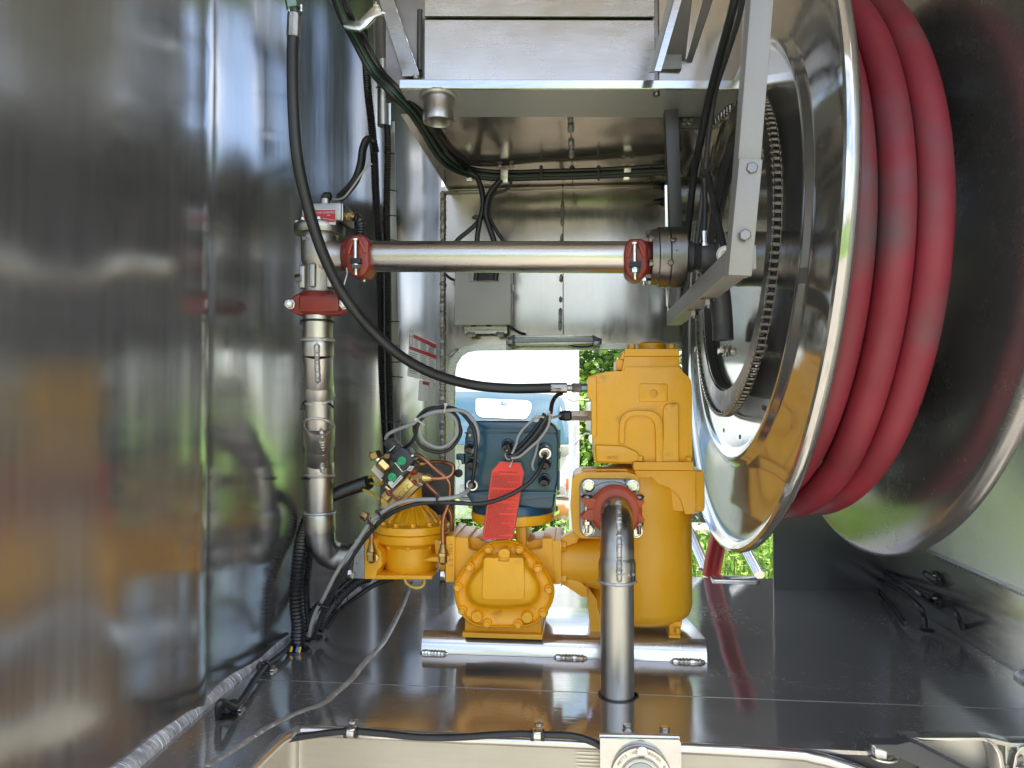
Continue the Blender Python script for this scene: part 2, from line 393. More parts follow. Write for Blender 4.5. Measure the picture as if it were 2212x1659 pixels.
# floor
fp = rpoly([(-.662, .45), (-.475, .45), (-.462, 1.112), (.42, 1.112), (.828, 1.095), (.828, 2.15), (-.662, 2.15)], [0, 0, .05, 0, 0, 0, 0])
mb = MB(); mb.prism([V((x, y, 0)) for x, y in fp], (0, 0, -.006))
o_floor = build('floor', mb, M_floor, kind='structure', smooth=False)
mb = MB(); mb.weld([PZ(x, y, -.0085) for x, y in ((889, 1262), (868, 1318), (842, 1371), (824, 1401), (787, 1442), (757, 1479), (723, 1509), (697, 1531), (640, 1552), (571, 1587), (520, 1622), (440, 1672))], .0112, .0042, 20, rnd=.015, amp=.07)  # low raised ribbon curving across the floor sheet
build('weld_bead', mb, M_weld, o_floor)
mb = MB(); a, b = PZ(930, 1482, .0006), PZ(1900, 1512, .0006); mb.box((-.66, a.y-.0005, .0002), (.826, a.y+.0005, .0006)); build('seam', mb, M_cast, o_floor)
# hole rim where the discharge pipe drops through, bolts near the rear edge of the floor
# front lip and sill face
lipp = [(-.474, .6, .0), (-.470, .9, .0), (-.464, 1.06, .0), (-.452, 1.103, .0), (-.42, 1.113, .0), (-.2, 1.113, 0), (.1, 1.113, 0), (.30, 1.110, 0), (.345, 1.108, -.003), (.39, 1.105, -.012), (.43, 1.102, -.026), (.47, 1.10, -.046), (.52, 1.10, -.080), (.56, 1.10, -.12)]
mb = MB(); mb.tube([V(p)+V((0, -.002, -.007)) for p in lipp], .0088, 12, 6); 
o_lip = build('floor_lip', mb, M_plate, o_floor)
mb = MB(); mb.box((.30, 1.1145, -.42), (.828, 1.120, -.0075)); build('sill_backing', mb, M_frdk, o_floor)
mb = MB(); L = spline([V(p) for p in lipp], 8); th = V((0, .004, 0))
t = bmesh.new(); A = [t.verts.new(p+V((0, .002, -.008))) for p in L]; B = [t.verts.new(V((p.x, p.y+.002, -.42))) for p in L]
for i in range(len(L)-1): t.faces.new([A[i], A[i+1], B[i+1], B[i]])
bmesh.ops.solidify(t, geom=t.faces[:], thickness=.004); mb.merge(t)
o_sill = build('front_sill', mb, M_sill, kind='structure')

# right wall with kick panel
mb = MB(); 
def rw(s, z): return .0018*S(s*7+.4)+.0012*S(z*6+s*2)
M_kick = sheet_mat('kick_aluminium', (.50, .49, .45), .22, .003, 3.0, .00003, (3, .3, 3), .1, .04)
right = solid_grid([(1.02, .15), (1.00, .55), (.945, 1.0), (.890, 1.5), (.835, 2.1), (.830, 2.18)], .150, ZR, 40, rw, .004, -1)
o_right = build('right_wall', right, M_rwall, kind='structure')
mb = MB(); mb.prism([V((.828, .7, -.01)), V((.828, 2.15, -.01)), V((.838, 2.15, .150)), V((.838, .7, .152))], (.02, 0, 0), .002); kick = build('kick_panel', mb, M_kick, o_right)
mb = MB(); mb.prism([V((.832, .7, .150)), V((1.0, .7, .150)), V((.84, 2.15, .150)), V((.832, 2.15, .150))], (0, 0, .006), .001); build('trim_strip', mb, M_ledge, o_right)
mb = MB(); mb.weld([V((.824, y, .003)) for y in (.8, 1.1, 1.4, 1.45)], .010, .006, 10, rnd=.06); build('weld_bead', mb, M_weldg, o_right)

# rear wall with the open hatch
YB = 2.05
hx0, hx1, hz = -.367, .58, .668
out = [(-.405, -.01), (-.405, 1.15), (.845, 1.15), (.845, -.01), (hx1, -.01)]
arc = [(hx1, hz-.05), (hx1-.007, hz-.025), (hx1-.022, hz-.008), (hx1-.05, hz)]
arc2 = [(hx0+.065, hz), (hx0+.038, hz-.005), (hx0+.018, hz-.018), (hx0+.005, hz-.038), (hx0, hz-.062), (hx0, -.01)]
mb = MB(); mb.prism([V((x, YB, z)) for x, z in out+arc+arc2], (0, .012, 0))
o_back = build('rear_wall', mb, M_back, kind='structure', smooth=False)
# hatch frame band, slightly proud
inner = [(hx1, -.005)]+arc+arc2[:-1]+[(hx0, -.005)]
cx_, cz_ = (hx0+hx1)/2, .2
def off(p, d):
    x, z = p; return (x+(d if x > cx_ else -d) if abs(x-cx_) > .36 else x, z+(d if z > .5 else 0))
mb = MB(); t = bmesh.new(); A = []; B = []
n_ = len(inner)
for i, p in enumerate(inner):
    a, b = V(inner[max(i-1, 0)]), V(inner[min(i+1, n_-1)]); d = (b-a).normalized(); nn = V((d.y, -d.x))
    q = V(p)+nn*.017; A.append(t.verts.new((p[0], YB-.004, p[1]))); B.append(t.verts.new((q.x, YB-.004, q.y)))
for i in range(n_-1): t.faces.new([A[i], A[i+1], B[i+1], B[i]])
bmesh.ops.recalc_face_normals(t, faces=t.faces[:]); r = bmesh.ops.extrude_face_region(t, geom=t.faces[:])
for v in [g for g in r['geom'] if isinstance(g, bmesh.types.BMVert)]: v.co.y += .035
mb.merge(t); build('hatch_frame', mb, M_ledge, o_back, smooth=False)
for a, b in (((926, 762), (936, 748)), ((1125, 743), (1165, 744)), ((968, 770), (990, 752)), ((955, 800), (955, 845)), ((956, 905), (957, 950))):
    mb = MB(); A_, B_ = P(*a, YB-.006), P(*b, YB-.006); mb.weld([A_, (A_+B_)/2, B_], .0055, .005, 8, rnd=.2); build('weld_bead', mb, M_weld, o_back)
# crossbend line of the rear wall, centre seam with stitch welds
mb = MB(); mb.box((-.40, YB-.012, 1.128), (.84, YB+.001, 1.136), .003); build('bend_strip', mb, M_back, o_back)
sx = lambda y: P(1217 if y > 395 else 1217, y, YB)
mb = MB(); a, b = P(1216, 398, YB-.001), P(1210, 722, YB-.001); mb.box((a.x-.0012, YB-.002, b.z), (a.x+.0012, YB+.001, a.z)); build('seam', mb, M_dark, o_back)
for y0, y1 in ((395, 408), (432, 488), (505, 525), (592, 612), (640, 655), (665, 716)):
    mb = MB(); a, b = P(1216-.02*(y0-400), y0, YB-.003), P(1216-.02*(y1-400), y1, YB-.003); mb.weld([a, (a+b)/2, b], .0058, .006, 8, rnd=.2); build('weld_bead', mb, M_weld, o_back)

# ceiling over the rear part of the compartment
ZC = 1.140
mb = MB(); mb.prism([V((-.385, 1.492, ZC)), V((.86, 1.612, ZC)), V((.86, YB+.01, ZC)), V((-.385, YB+.01, ZC))], (0, 0, .006)); o_ceil = build('ceiling', mb, M_back, kind='structure', smooth=False)
mb = MB(); a, b = P(1228, 236, 1.52), P(1217, 392, 2.03); mb.box((-.0205, 1.53, ZC-.0015), (-.0185, 2.04, ZC+.001)); build('seam', mb, M_dark, o_ceil)
for y0, y1 in ((1.535, 1.56), (1.58, 1.625), (1.68, 1.72), (1.735, 1.79), (1.88, 1.95)):
    mb = MB(); mb.weld([V((-.0195, y0, ZC-.003)), V((-.0195, (y0+y1)/2, ZC-.003)), V((-.0195, y1, ZC-.003))], .0075, .007, 8, rnd=.25); build('weld_bead', mb, M_weld, o_ceil)
# ledge beam (horizontal underside, front lip) and upper panel
M_under = sheet_mat('matt_aluminium', (.52, .52, .53), .42, .001, 3.0, .00003, (3, 3, 3), .05, .05, met=.6)
led = thing('ledge_beam', 'pale aluminium ledge beam crossing above the pipe, with stitch welds along its rear edge', 'beam', (.05, 1.43, 1.137))
sk = lambda mb: ([setattr(v.co, 'y', v.co.y+.10*(v.co.x+.35)) for v in mb.bm.verts], mb)[1]
mb = MB(); mb.box((-.352, 1.360, ZC-.006), (.50, 1.496, ZC-.001), .001); sk(mb); build('underside_plate', mb, M_under, led, smooth=False)
mb = MB(); mb.box((-.352, 1.352, ZC-.007), (.50, 1.3595, ZC+.011), .0015); sk(mb); build('front_lip', mb, M_plate, led, smooth=False)
for x0, x1 in ((1080, 1100), (1083, 1135), (1165, 1282), (1385, 1410)):
    mb = MB(); a, b = P(x0, 231, 1.50), P(x1, 231, 1.54 if x0 > 1300 else 1.52); mb.weld([a, (a+b)/2, b], .0052, .005, 8, rnd=.2); build('weld_bead', mb, M_weld, led)
mb = MB(); a = P(1418, 208, 1.42); mb.lathe(a, (0, 0, 1), [(0, .006), (.001, .0068), (.02, .0068)], 16); build('rubber_stop', mb, M_steel, led)
mb = MB(); mb.box((-.318, 1.420, ZC+.004), (.155, 1.426, 1.306), .001); sk(mb); o_up = build('upper_panel', mb, M_ledge, kind='structure', smooth=False)
mb = MB(); mb.box((-.318, 1.420, 1.314), (.155, 1.426, ZR), .001); sk(mb); build('upper_panel', mb, M_ledge, kind='structure', smooth=False)
mb = MB(); mb.box((-.40, 1.432, ZC), (.86, 1.438, ZR)); sk(mb); build('inner_panel', mb, M_steel, kind='structure', smooth=False)
mb = MB(); mb.box((.165, 1.4265, ZC+.02), (.86, 1.4280, ZR)); sk(mb); build('right_upper_panel', mb, M_back, kind='structure', smooth=False)
# left gusset
gus = thing('gusset_plate', 'triangular aluminium gusset at the left end of the ledge beam with bright nicked edge', 'gusset', P(905, 165, 1.40))
mb = MB(); mb.prism(pp([(838, -60), (848, -8), (906, 163), (868, 165), (868, 158), (800, -60)], 1.40), (0, .004, 0), .001); build('plate', mb, M_ledge, gus, smooth=False)
mb = MB(); mb.weld(pp([(838, -60), (848, -8), (878, 82), (905, 160)], 1.398), .0016, .012, 6, rnd=.5); build('edge_strip', mb, M_zinc, gus)
mb = MB(); mb.weld([P(893, 163, 1.385), P(900, 168, 1.383), P(908, 166, 1.385)], .006, .006, 8, rnd=.25); build('weld_bead', mb, M_weld, gus)
mb = MB(); mb.tube(pp([(907, 22), (906, 90), (906, 152)], 1.415), .0055, 10); tubeo = build('dark_gap_rod', mb, M_frdk, gus)  # dark rod standing in for the shaded open gap beside the panel
# bright angle at the right end
ang = thing('angle_strut', 'slanted pale aluminium angle at the right end of the ledge beam', 'angle bar', P(1412, 150, 1.36))
mb = MB(); mb.prism(pp([(1403, 155), (1414, 155), (1468, -40), (1452, -40)], 1.352), (0, .004, 0)); build('web', mb, M_frame, ang, smooth=False)
mb = MB(); mb.prism(pp([(1414, 153), (1428, 153), (1484, -40), (1468, -40)], 1.342), (0, .004, 0)); build('flange', mb, M_plate, ang, smooth=False)
# roof
mb = MB(); mb.box((-.80, .12, ZR+.001), (.95, 2.3, ZR+.03)); build('roof', mb, M_back, kind='structure', smooth=False)
# outer skin below and behind the compartment (the lorry body that carries it)
mb = MB(); mb.box((.851, .5, -.45), (.875, 2.18, ZR)); mb.box((-.70, .35, -.45), (-.672, 2.1, ZR)); build('body_side', mb, M_sill, kind='structure', smooth=False)

# rear cut-outs of the floor: two short rails and their bolts behind the hatch
for i, (pts, lab) in enumerate((([(1480, 1140), (1500, 1140), (1545, 1240), (1500, 1240)], 'left'), ([(1590, 1160), (1625, 1160), (1652, 1222), (1625, 1240), (1612, 1225)], 'right'))):
    mb = MB(); mb.tube([P(1486, 1140, 2.42), P(1530, 1243, 2.22)] if i == 0 else [P(1585, 1140, 2.42), P(1640, 1243, 2.22)], .017, 20); build('rail_bracket', mb, M_plate, label=('polished slanted rail foot behind the yellow air eliminator at the rear floor edge' if i == 0 else 'polished slanted rail foot under the reel at the rear floor edge'), category='bracket', group='rail feet behind the hatch')
mb = MB(); a = P(1536, 1237, 2.13); b = P(1628, 1226, 2.13); mb.box((a.x, 2.10, -.002), (b.x+.01, 2.16, .006), .002); build('rear_edge_cap', mb, M_plate, o_floor)
for x, y in ((1511, 1232), (1646, 1235)):
    mb = MB(); a = PZ(x, y, 0); mb.hex((a.x, a.y, 0), (0, 0, 1), .0085, .008); build('bolt', mb, M_zinc, o_floor)

# ================================================================ OUTSIDE
GZ = -1.0
M_grass = mat("grass_ground", (.15, .29, .018), .8, 0, bump=.03, bscale=3, var=.5, vscale=1.4, dirt=(.16, .15, .07), dscale=1.1, dth=(.56, .7))
M_leaf1 = mat("leaf_light", (.24, .38, .045), .55, 0, var=.4, vscale=2)
M_leaf2 = mat("leaf_mid", (.13, .26, .03), .55, 0, var=.4, vscale=2)
M_bark = mat("bark", (.09, .07, .05), .8, 0, bump=.01, bscale=20, var=.3)
mb = MB(); n = 60; R = random.Random(3)
vs = []; fs = []
mb.raw([(-160, -160, GZ), (160, -160, GZ), (160, 160, GZ), (-160, 160, GZ)], [(0, 1, 2, 3)])
build('ground', mb, M_grass, kind='structure', smooth=False)
M_gravel = mat("pale_gravel", (.42, .38, .31), .85, 0, bump=.02, bscale=30, var=.3, vscale=3)
mb = MB(); mb.raw([(-14, -7.5, GZ+.004), (14, -7.5, GZ+.004), (14, 2.9, GZ+.004), (-14, 2.9, GZ+.004)], [(0, 1, 2, 3)])
build('gravel_yard', mb, M_gravel, kind='structure', smooth=False)
M_rp = mat("dark_reflection_tone", (.055, .057, .062), .22, .35, var=.15)
mb = MB(); mb.box((hx1-.048, YB-.014, .0), (.842, YB-.006, .70)); build('dark_reflection_panel', mb, M_rp, o_back, smooth=False)  # dark sheet added in place of the reel's dark reflection on the wall
def blades(name, reg, n, hmin, hmax, wd, mats, lab=None, leafy=False, seed=1):
    R = random.Random(seed); vs = []; fs = []; mi = []
    for _ in range(n):
        x, y = R.uniform(reg[0], reg[1]), R.uniform(reg[2], reg[3]); h = R.uniform(hmin, hmax); a = R.uniform(0, PI); lean = V((R.gauss(0, .12), R.gauss(0, .12), 0))*h
        b0 = V((x, y, GZ)); d = V((math.cos(a), math.sin(a), 0))*wd
        top = b0+V((0, 0, h))+lean; mid = b0+V((0, 0, h*.55))+lean*.4; k = len(vs)
        vs += [b0-d, b0+d, mid+d*.8, mid-d*.8, top]; fs += [(k, k+1, k+2, k+3), (k+3, k+2, k+4)]; m = R.randrange(2); mi += [m, m]
        if leafy:
            for j in range(16):
                t = R.uniform(.25, 1); c = b0.lerp(top, t)+V((R.gauss(0, .02), R.gauss(0, .02), 0)); aa = R.uniform(0, 2*PI); L = R.uniform(.03, .07)
                u = V((math.cos(aa), math.sin(aa), R.uniform(-.2, .8))).normalized()*L; s_ = u.cross(V((0, 0, 1))).normalized()*L*.22; k = len(vs)
                vs += [c, c+u*.5+s_, c+u, c+u*.5-s_]; fs.append((k, k+1, k+2, k+3)); mi.append(R.randrange(2))
    me = bpy.data.meshes.new(name); me.from_pydata([tuple(v) for v in vs], [], fs); me.materials.append(mats[0]); me.materials.append(mats[1]); me.polygons.foreach_set('material_index', mi)
    o = bpy.data.objects.new(name, me); COL.objects.link(o); o['kind'] = 'stuff'
    if lab: o['label'] = lab
    return o
blades('grass', (-3.5, 6, 4.2, 14), 26000, .08, .30, .010, (M_leaf1, M_leaf2), 'bright sunlit grass on the ground behind the vehicle', seed=4)
blades('weeds', (-1.1, 1.8, 3.1, 3.9), 900, .6, 1.12, .005, (M_leaf1, M_leaf2), 'tall leafy weeds in front of the white cab', leafy=True, seed=5)
def tree(x, y, h, r, label, seed, n=5200, trunk=True):
    R = random.Random(seed); t = thing('tree', label, 'tree', (x, y, GZ), 'trees behind the white lorry' if y > 0 else 'trees behind the viewer')
    mb = MB(); mb.tube([V((x, y, GZ-.1)), V((x+.1, y, GZ+h*.3)), V((x-.05, y+.1, GZ+h*.6)), V((x+.1, y, GZ+h*.85))], .09, 10)
    for i in range(5):
        a = R.uniform(0, 2*PI); mb.sweep([V((x, y, GZ+h*(.3+.1*i))), V((x+math.cos(a)*r*.7, y+math.sin(a)*r*.7, GZ+h*(.5+.1*i)))], [.05, .012], 6)
    build('trunk', mb, M_bark, t)
    cl = [(V((R.gauss(0, r*.42), R.gauss(0, r*.42), R.uniform(.12 if not trunk else .3, 1)*h*.92)), R.uniform(.28, .5)*r) for _ in range(26)]
    vs = []; fs = []; mi = []
    for _ in range(n):
        c, cr = R.choice(cl); d = V((R.gauss(0, 1), R.gauss(0, 1), R.gauss(0, 1))).normalized()*cr*R.uniform(.6, 1.05)
        p = c+d; L = R.uniform(.03, .075); u = V((R.gauss(0, 1), R.gauss(0, 1), R.gauss(0, .6))).normalized()*L; q = u.cross(V((R.gauss(0, 1), R.gauss(0, 1), R.gauss(0, 1)))).normalized()*L*.55
        k = len(vs); vs += [p-u, p+q, p+u, p-q]; fs.append((k, k+1, k+2, k+3)); mi.append(R.randrange(2))
    me = bpy.data.meshes.new('crown'); me.from_pydata([tuple(v) for v in vs], [], fs); me.materials.append(M_leaf1); me.materials.append(M_leaf2); me.polygons.foreach_set('material_index', mi)
    o = bpy.data.objects.new('crown', me); COL.objects.link(o); o.parent = t
    return t
tree(-.4, 10.5, 4.6, 1.9, 'pale green leafy tree seen just right of the white post', 11, 16000, False)
tree(1.2, 11.5, 5.4, 2.2, 'dense green tree behind the yellow air eliminator', 12, 16000, False)
tree(3.4, 11.0, 4.8, 2.1, 'green tree glimpsed behind the hose reel', 13, 5000, False)
tree(-2.6, 14.0, 6.5, 2.4, 'tall tree behind the white lorry box', 21, 4000, False)
tree(-6.0, 12.0, 5.6, 2.3, 'tree to the far left beyond the white lorry', 22, 3000, False)
for x, y, lab in ((-9, -12, 'outermost tree behind the viewer on the left side'), (-5, -13, 'second tree from the left behind the viewer'), (-1.5, -12, 'tree straight behind the viewer, left of the middle'), (3, -13.5, 'tree straight behind the viewer, right of the middle'), (7, -12, 'second tree from the right behind the viewer'), (11, -11, 'outermost tree behind the viewer on the right side')):
    tree(x, y, 5.5, 2.4, lab, 30+int(x), 2600, False)

# white cab-over lorry parked behind
YT = 5.0
cabT = thing('parked_lorry', 'white cab-over lorry with rusty bumper parked outside, sky mirrored in its windscreen', 'lorry', P(1060, 1120, YT))
c9 = K(1750, 1350, 600)
def tp(l, Y=YT): return [P(*c9(a, b), Y) for a, b in l]
gp0 = P(1100, 960, YT-.24); gn = V((0, -math.cos(.45), math.sin(.45)))
def tg_(l, o):
    r = []
    for a, b in l:
        d = (P(*c9(a, b), 1)-CAMP); p0 = gp0+gn*o; r.append(CAMP+d*((p0-CAMP).dot(gn)/d.dot(gn)))
    return r
mb = MB(); a = P(560, 600, YT); b = P(1240, 1078, YT)
mb.prism([P(620, 560, YT+.02), P(1226, 560, YT+.02), P(1238, 870, YT+.02), P(1243, 1082, YT+.02), P(620, 1082, YT+.02)], (0, 1.7, 0), .05, 3); build('cab_body', mb, M_wtruck, cabT)
mb = MB(); mb.box((P(640, 0, YT).x, YT+.6, P(0, 1120, YT).z), (P(1229, 0, YT+.6).x, YT+5, 1.2), .03); build('box_body', mb, M_wtruck, cabT)
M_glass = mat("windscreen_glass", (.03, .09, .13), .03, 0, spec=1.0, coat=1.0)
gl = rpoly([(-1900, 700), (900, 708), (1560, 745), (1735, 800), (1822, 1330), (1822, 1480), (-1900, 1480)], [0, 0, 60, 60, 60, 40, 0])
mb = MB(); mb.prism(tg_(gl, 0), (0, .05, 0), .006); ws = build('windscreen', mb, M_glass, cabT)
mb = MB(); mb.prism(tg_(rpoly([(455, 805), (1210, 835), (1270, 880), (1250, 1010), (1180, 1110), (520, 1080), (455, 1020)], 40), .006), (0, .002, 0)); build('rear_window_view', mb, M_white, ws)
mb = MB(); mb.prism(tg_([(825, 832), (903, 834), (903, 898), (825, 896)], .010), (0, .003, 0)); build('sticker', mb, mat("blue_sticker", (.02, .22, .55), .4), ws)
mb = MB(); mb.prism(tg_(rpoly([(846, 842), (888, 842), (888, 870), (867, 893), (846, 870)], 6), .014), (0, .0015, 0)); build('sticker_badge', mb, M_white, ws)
mb = MB(); mb.prism(tp(rpoly([(1690, 1500), (1822, 1490), (1830, 1600), (1760, 1650), (1690, 1655)], 20), YT-.012), (0, .02, 0), .004); build('corner_panel', mb, M_box, cabT)
mb = MB(); mb.tube(tp([(105, 1430), (200, 1405), (420, 1400), (600, 1430)], YT-.06), .008, 8); build('wiper', mb, M_black, cabT)
mb = MB(); mb.prism(pp(rpoly([(1197, 1048), (1223, 1048), (1223, 1074), (1197, 1074)], 3), YT-.02), (0, .03, 0), .006); build('headlight', mb, M_lens, cabT)
mb = MB(); mb.prism(pp(rpoly([(1223, 1034), (1237, 1034), (1237, 1057), (1223, 1057)], 2), YT-.02), (0, .03, 0), .006); build('turn_signal', mb, M_amber, cabT)
mb = MB(); mb.prism(pp(rpoly([(992, 1048), (1012, 1048), (1012, 1074), (992, 1074)], 3), YT-.02), (0, .03, 0), .006); build('headlight', mb, M_lens, cabT)
mb = MB(); mb.prism(pp([(650, 1074), (1240, 1076), (1240, 1083), (650, 1081)], YT-.03), (0, .03, 0), .003); build('grille_bar', mb, M_steel, cabT)
mb = MB(); mb.prism(pp(rpoly([(650, 1084), (1242, 1086), (1242, 1118), (1230, 1124), (650, 1118)], 4), YT-.12), (0, .14, 0), .01); build('bumper', mb, M_rust, cabT)
mb = MB(); mb.prism(pp(rpoly([(1183, 1093), (1205, 1093), (1205, 1111), (1183, 1111)], 3), YT-.124), (0, .01, 0)); build('bumper_hole', mb, M_dark, cabT)
mb = MB(); mb.box((P(700, 0, YT).x, YT+.1, P(0, 1165, YT).z), (P(1180, 0, YT).x, YT+1.2, P(0, 1118, YT).z), .03); build('underbody', mb, M_dark, cabT)
for i, xx in enumerate((1203, 690)):
    c = P(xx, 1150, YT+.35); mb = MB()
    prof = [(-.06, .30), (-.055, .34), (-.04, .355)]
    for k in range(5): x0 = -.035+k*.0155; prof += [(x0, .36), (x0+.010, .36), (x0+.0105, .35), (x0+.0145, .35)]
    prof += [(.045, .355), (.055, .34), (.06, .30)]
    mb.lathe((c.x, c.y, GZ+.37), (1, 0, 0), prof, 40); wh = build('wheel', mb, M_tyre, cabT)
    mb = MB(); mb.lathe((c.x, c.y, GZ+.37), (1, 0, 0), [(-.05, .2), (.062, .2), (.064, .1)], 24); build('rim', mb, M_white, wh)
# post, its hook, mirrors
mb = MB(); a = P(1240, 1150, 4.6); mb.lathe((a.x, a.y, GZ), (0, 0, 1), [(0, .034), (1.86, .034), (1.865, .033), (1.90, .033)], 20)
build('white_post', mb, M_wtruck, label='white round post standing beside the white cab', category='post')
mir = thing('side_mirror', 'pair of grey wing mirrors on thin arms at the right of the white cab', 'mirror', P(1262, 930, 4.5))
mb = MB(); mb.prism([P(*c9(a, b), 4.5) for a, b in rpoly([(2052, 870), (2130, 860), (2130, 1290), (2052, 1270)], 30)], (0, .05, 0), .01, 3); build('mirror_housing', mb, M_box, mir)
mb = MB(); mb.prism([P(*c9(a, b), 4.5) for a, b in rpoly([(2085, 1350), (2200, 1330), (2200, 1490), (2110, 1470)], 50)], (0, .05, 0), .01, 3); build('mirror_housing', mb, M_wtruck, mir)
mb = MB(); mb.tube([P(*c9(a, b), 4.52) for a, b in ((1790, 800), (1880, 850), (1930, 828), (2100, 828))], .006, 8); build('mirror_arm', mb, M_box, mir)
mb = MB(); mb.tube([P(*c9(a, b), 4.52) for a, b in ((1880, 1480), (2030, 1330), (2110, 1320))], .006, 8); build('mirror_arm', mb, M_box, mir)
# dark roll tank and bumper parts seen between air eliminator and reel
mb = MB(); a = P(1470, 1147, 4.2); b = P(1538, 1147, 4.2); mb.lathe(a-V((.3, 0, 0)), (1, 0, 0), [(0, .03), (.004, .052), (.3+b.x-a.x-.01, .052), (.3+b.x-a.x, .045)], 24); build('silencer', mb, M_cast, label='grey cylinder seen between the yellow air eliminator and the reel', category='cylinder')
mb = MB(); mb.box((P(1380, 0, 4.4).x, 4.4, P(0, 1128, 4.4).z), (P(1640, 0, 4.4).x, 4.7, P(0, 1085, 4.4).z), .02); build('chassis_beam', mb, M_dark, label='dark beam above the grey cylinder behind the hatch', category='beam')
# red upright post behind the hatch
mb = MB(); mb.tube([P(1536, 1245, 2.20), P(1546, 1190, 2.20), P(1570, 1100, 2.20), P(1610, 960, 2.2)], .0265, 20); build('red_post', mb, M_redp, label='slanted red painted post rising behind the rear edge of the floor', category='post')

mb = MB(); a = P(1512, 1130, 2.7); mb.box((a.x, 2.7, a.z), (a.x+1.5, 2.76, 1.25), .01); build('dark_body_panel', mb, M_frdk, label='dark body panel standing outside beyond the red post, behind the reel', category='panel')
# ================================================================ METER AND ITS BASE
c4 = K(1600, 2000, 1200); c3 = K(1350, 1650, 800); cG = K(2150, 1300, 700, 1452); c6 = K(2200, 1850, 500, 1659)
cT = K(1400, 1700, 400, 1659); cL = K(1100, 2000, 600, 1659); cM = K(1750, 1950, 650); cV = K(1100, 700, 800); c1 = K(2550, 600, 800, 1896); cU = K(1100, 1200, 600, 1659); cB = K(1600, 1250, 800)
def q(c, pts, Y): return [P(*c(a, b), Y) for a, b in pts]
BZ = .040
# base plate
bp = thing('base_plate', 'bent polished aluminium base plate stitch welded to the floor under the yellow meter', 'plate', (-.05, 1.52, 0))
x0, x1, yf, yb = -.327, .250, 1.452, 1.665
prof = [(yb, BZ), (yf+.032, BZ), (yf+.020, BZ-.003), (yf+.009, BZ-.010), (yf+.003, BZ-.021), (yf, .0005)]
rin = [(yf+.005, .0005), (yf+.008, BZ-.022), (yf+.013, BZ-.014), (yf+.022, BZ-.008), (yf+.032, BZ-.005), (yb, BZ-.005)]
sec = prof+rin; t = bmesh.new(); rows = []
for k, xx in enumerate((x0, x0+.004, x1-.004, x1)):
    rows.append([t.verts.new((xx+(.022*max(0, (y-1.50))/.15)*(1 if k < 2 else -1)*1.0, y, z)) for y, z in sec])
for A, B in zip(rows, rows[1:]):
    for i in range(len(sec)): t.faces.new([A[i], A[(i+1) % len(sec)], B[(i+1) % len(sec)], B[i]])
t.faces.new(rows[0][::-1]); t.faces.new(rows[-1]); mb = MB(); mb.merge(t); build('plate', mb, M_plate, bp)
for a, b in ((908, 972), (1196, 1270), (1440, 1514)):
    mb = MB(); A = PZ(a, 1404, .004); B = PZ(b, 1404, .004); mb.weld([V((A.x, yf+.001, .001)), V(((A.x+B.x)/2, yf+.001, .001)), V((B.x, yf+.001, .001))], .0078, .0066, 14, rnd=.06, amp=.22); build('weld_bead', mb, M_zinc, bp)

met = thing('flow_meter', 'yellow flow meter with rounded bolted cover, centre of the base plate', 'meter', (-.10, 1.5, BZ))
YM = 1.405
cov = [(700, 226), (790, 238), (860, 275), (925, 335), (985, 405), (1035, 475), (1065, 540), (1076, 600), (1066, 670), (1040, 730), (1000, 790), (945, 840), (880, 862), (790, 870), (700, 872), (600, 870), (515, 860), (455, 835), (405, 785), (370, 725), (352, 655), (347, 590), (355, 530), (385, 470), (435, 400), (495, 335), (560, 275), (620, 240)]
def radial(poly, cx, cy, n=96):
    pts = spline([V((a, b, 0)) for a, b in poly+[poly[0]]], 6)
    R = []
    for k in range(n):
        th = 2*PI*k/n; d = V((math.cos(th), math.sin(th), 0)); best = 0
        for a, b in zip(pts, pts[1:]):
            ax, ay = a.x-cx, a.y-cy; bx, by = b.x-cx, b.y-cy
            den = d.x*(by-ay)-d.y*(bx-ax)
            if abs(den) < 1e-9: continue
            tt = (ax*(by-ay)-ay*(bx-ax))/den; uu = (ax*d.y-ay*d.x)/den
            if -1e-6 <= uu <= 1+1e-6 and tt > best: best = tt
        R.append(best)
    return R
CX, CY = 708, 560
Ro = radial(cov, CX, CY)
bul = [(560, 345), (705, 338), (850, 345), (880, 420), (925, 480), (962, 550), (965, 620), (940, 675), (880, 708), (705, 722), (540, 712), (470, 680), (442, 620), (445, 550), (490, 475), (540, 420)]
Rb = radial(bul, CX, CY)
def ringR(R, sc, Y, Rb_=None, f=0): return [P(*c4(CX+math.cos(2*PI*k/96)*(R[k]*sc*(1-f)+(Rb_[k] if Rb_ else 0)*f), CY+math.sin(2*PI*k/96)*(R[k]*sc*(1-f)+(Rb_[k] if Rb_ else 0)*f)), Y) for k in range(96)]
mb = MB(); mb.loft([ringR(Ro, 1.0, YM+.035), ringR(Ro, 1.0, YM+.006), ringR(Ro, .992, YM+.001), ringR(Ro, .978, YM-.001), ringR(Ro, .955, YM+.001), ringR(Ro, .945, YM+.006), ringR(Ro, .93, YM+.011), ringR(Ro, .90, YM+.013), ringR(Ro, .9, YM+.014, Rb, .7), ringR(Ro, .9, YM+.011, Rb, .93), ringR(Rb, 1.0, YM+.004), ringR(Rb, .975, YM-.006), ringR(Rb, .93, YM-.014), ringR(Rb, .86, YM-.019), ringR(Rb, .5, YM-.022)], cap0=True)
cover = build('cover', mb, M_yel, met, ang=60)
mb = MB(); mb.prism(q(c4, rpoly([(562, 362), (668, 362), (668, 388), (745, 388), (745, 362), (850, 362), (858, 520), (855, 668), (548, 668), (552, 520)], [22, 8, 10, 10, 8, 22, 60, 34, 34, 60], 5), YM-.027), (0, .012, 0), .0025, 3); build('raised_pad', mb, M_yel, cover)
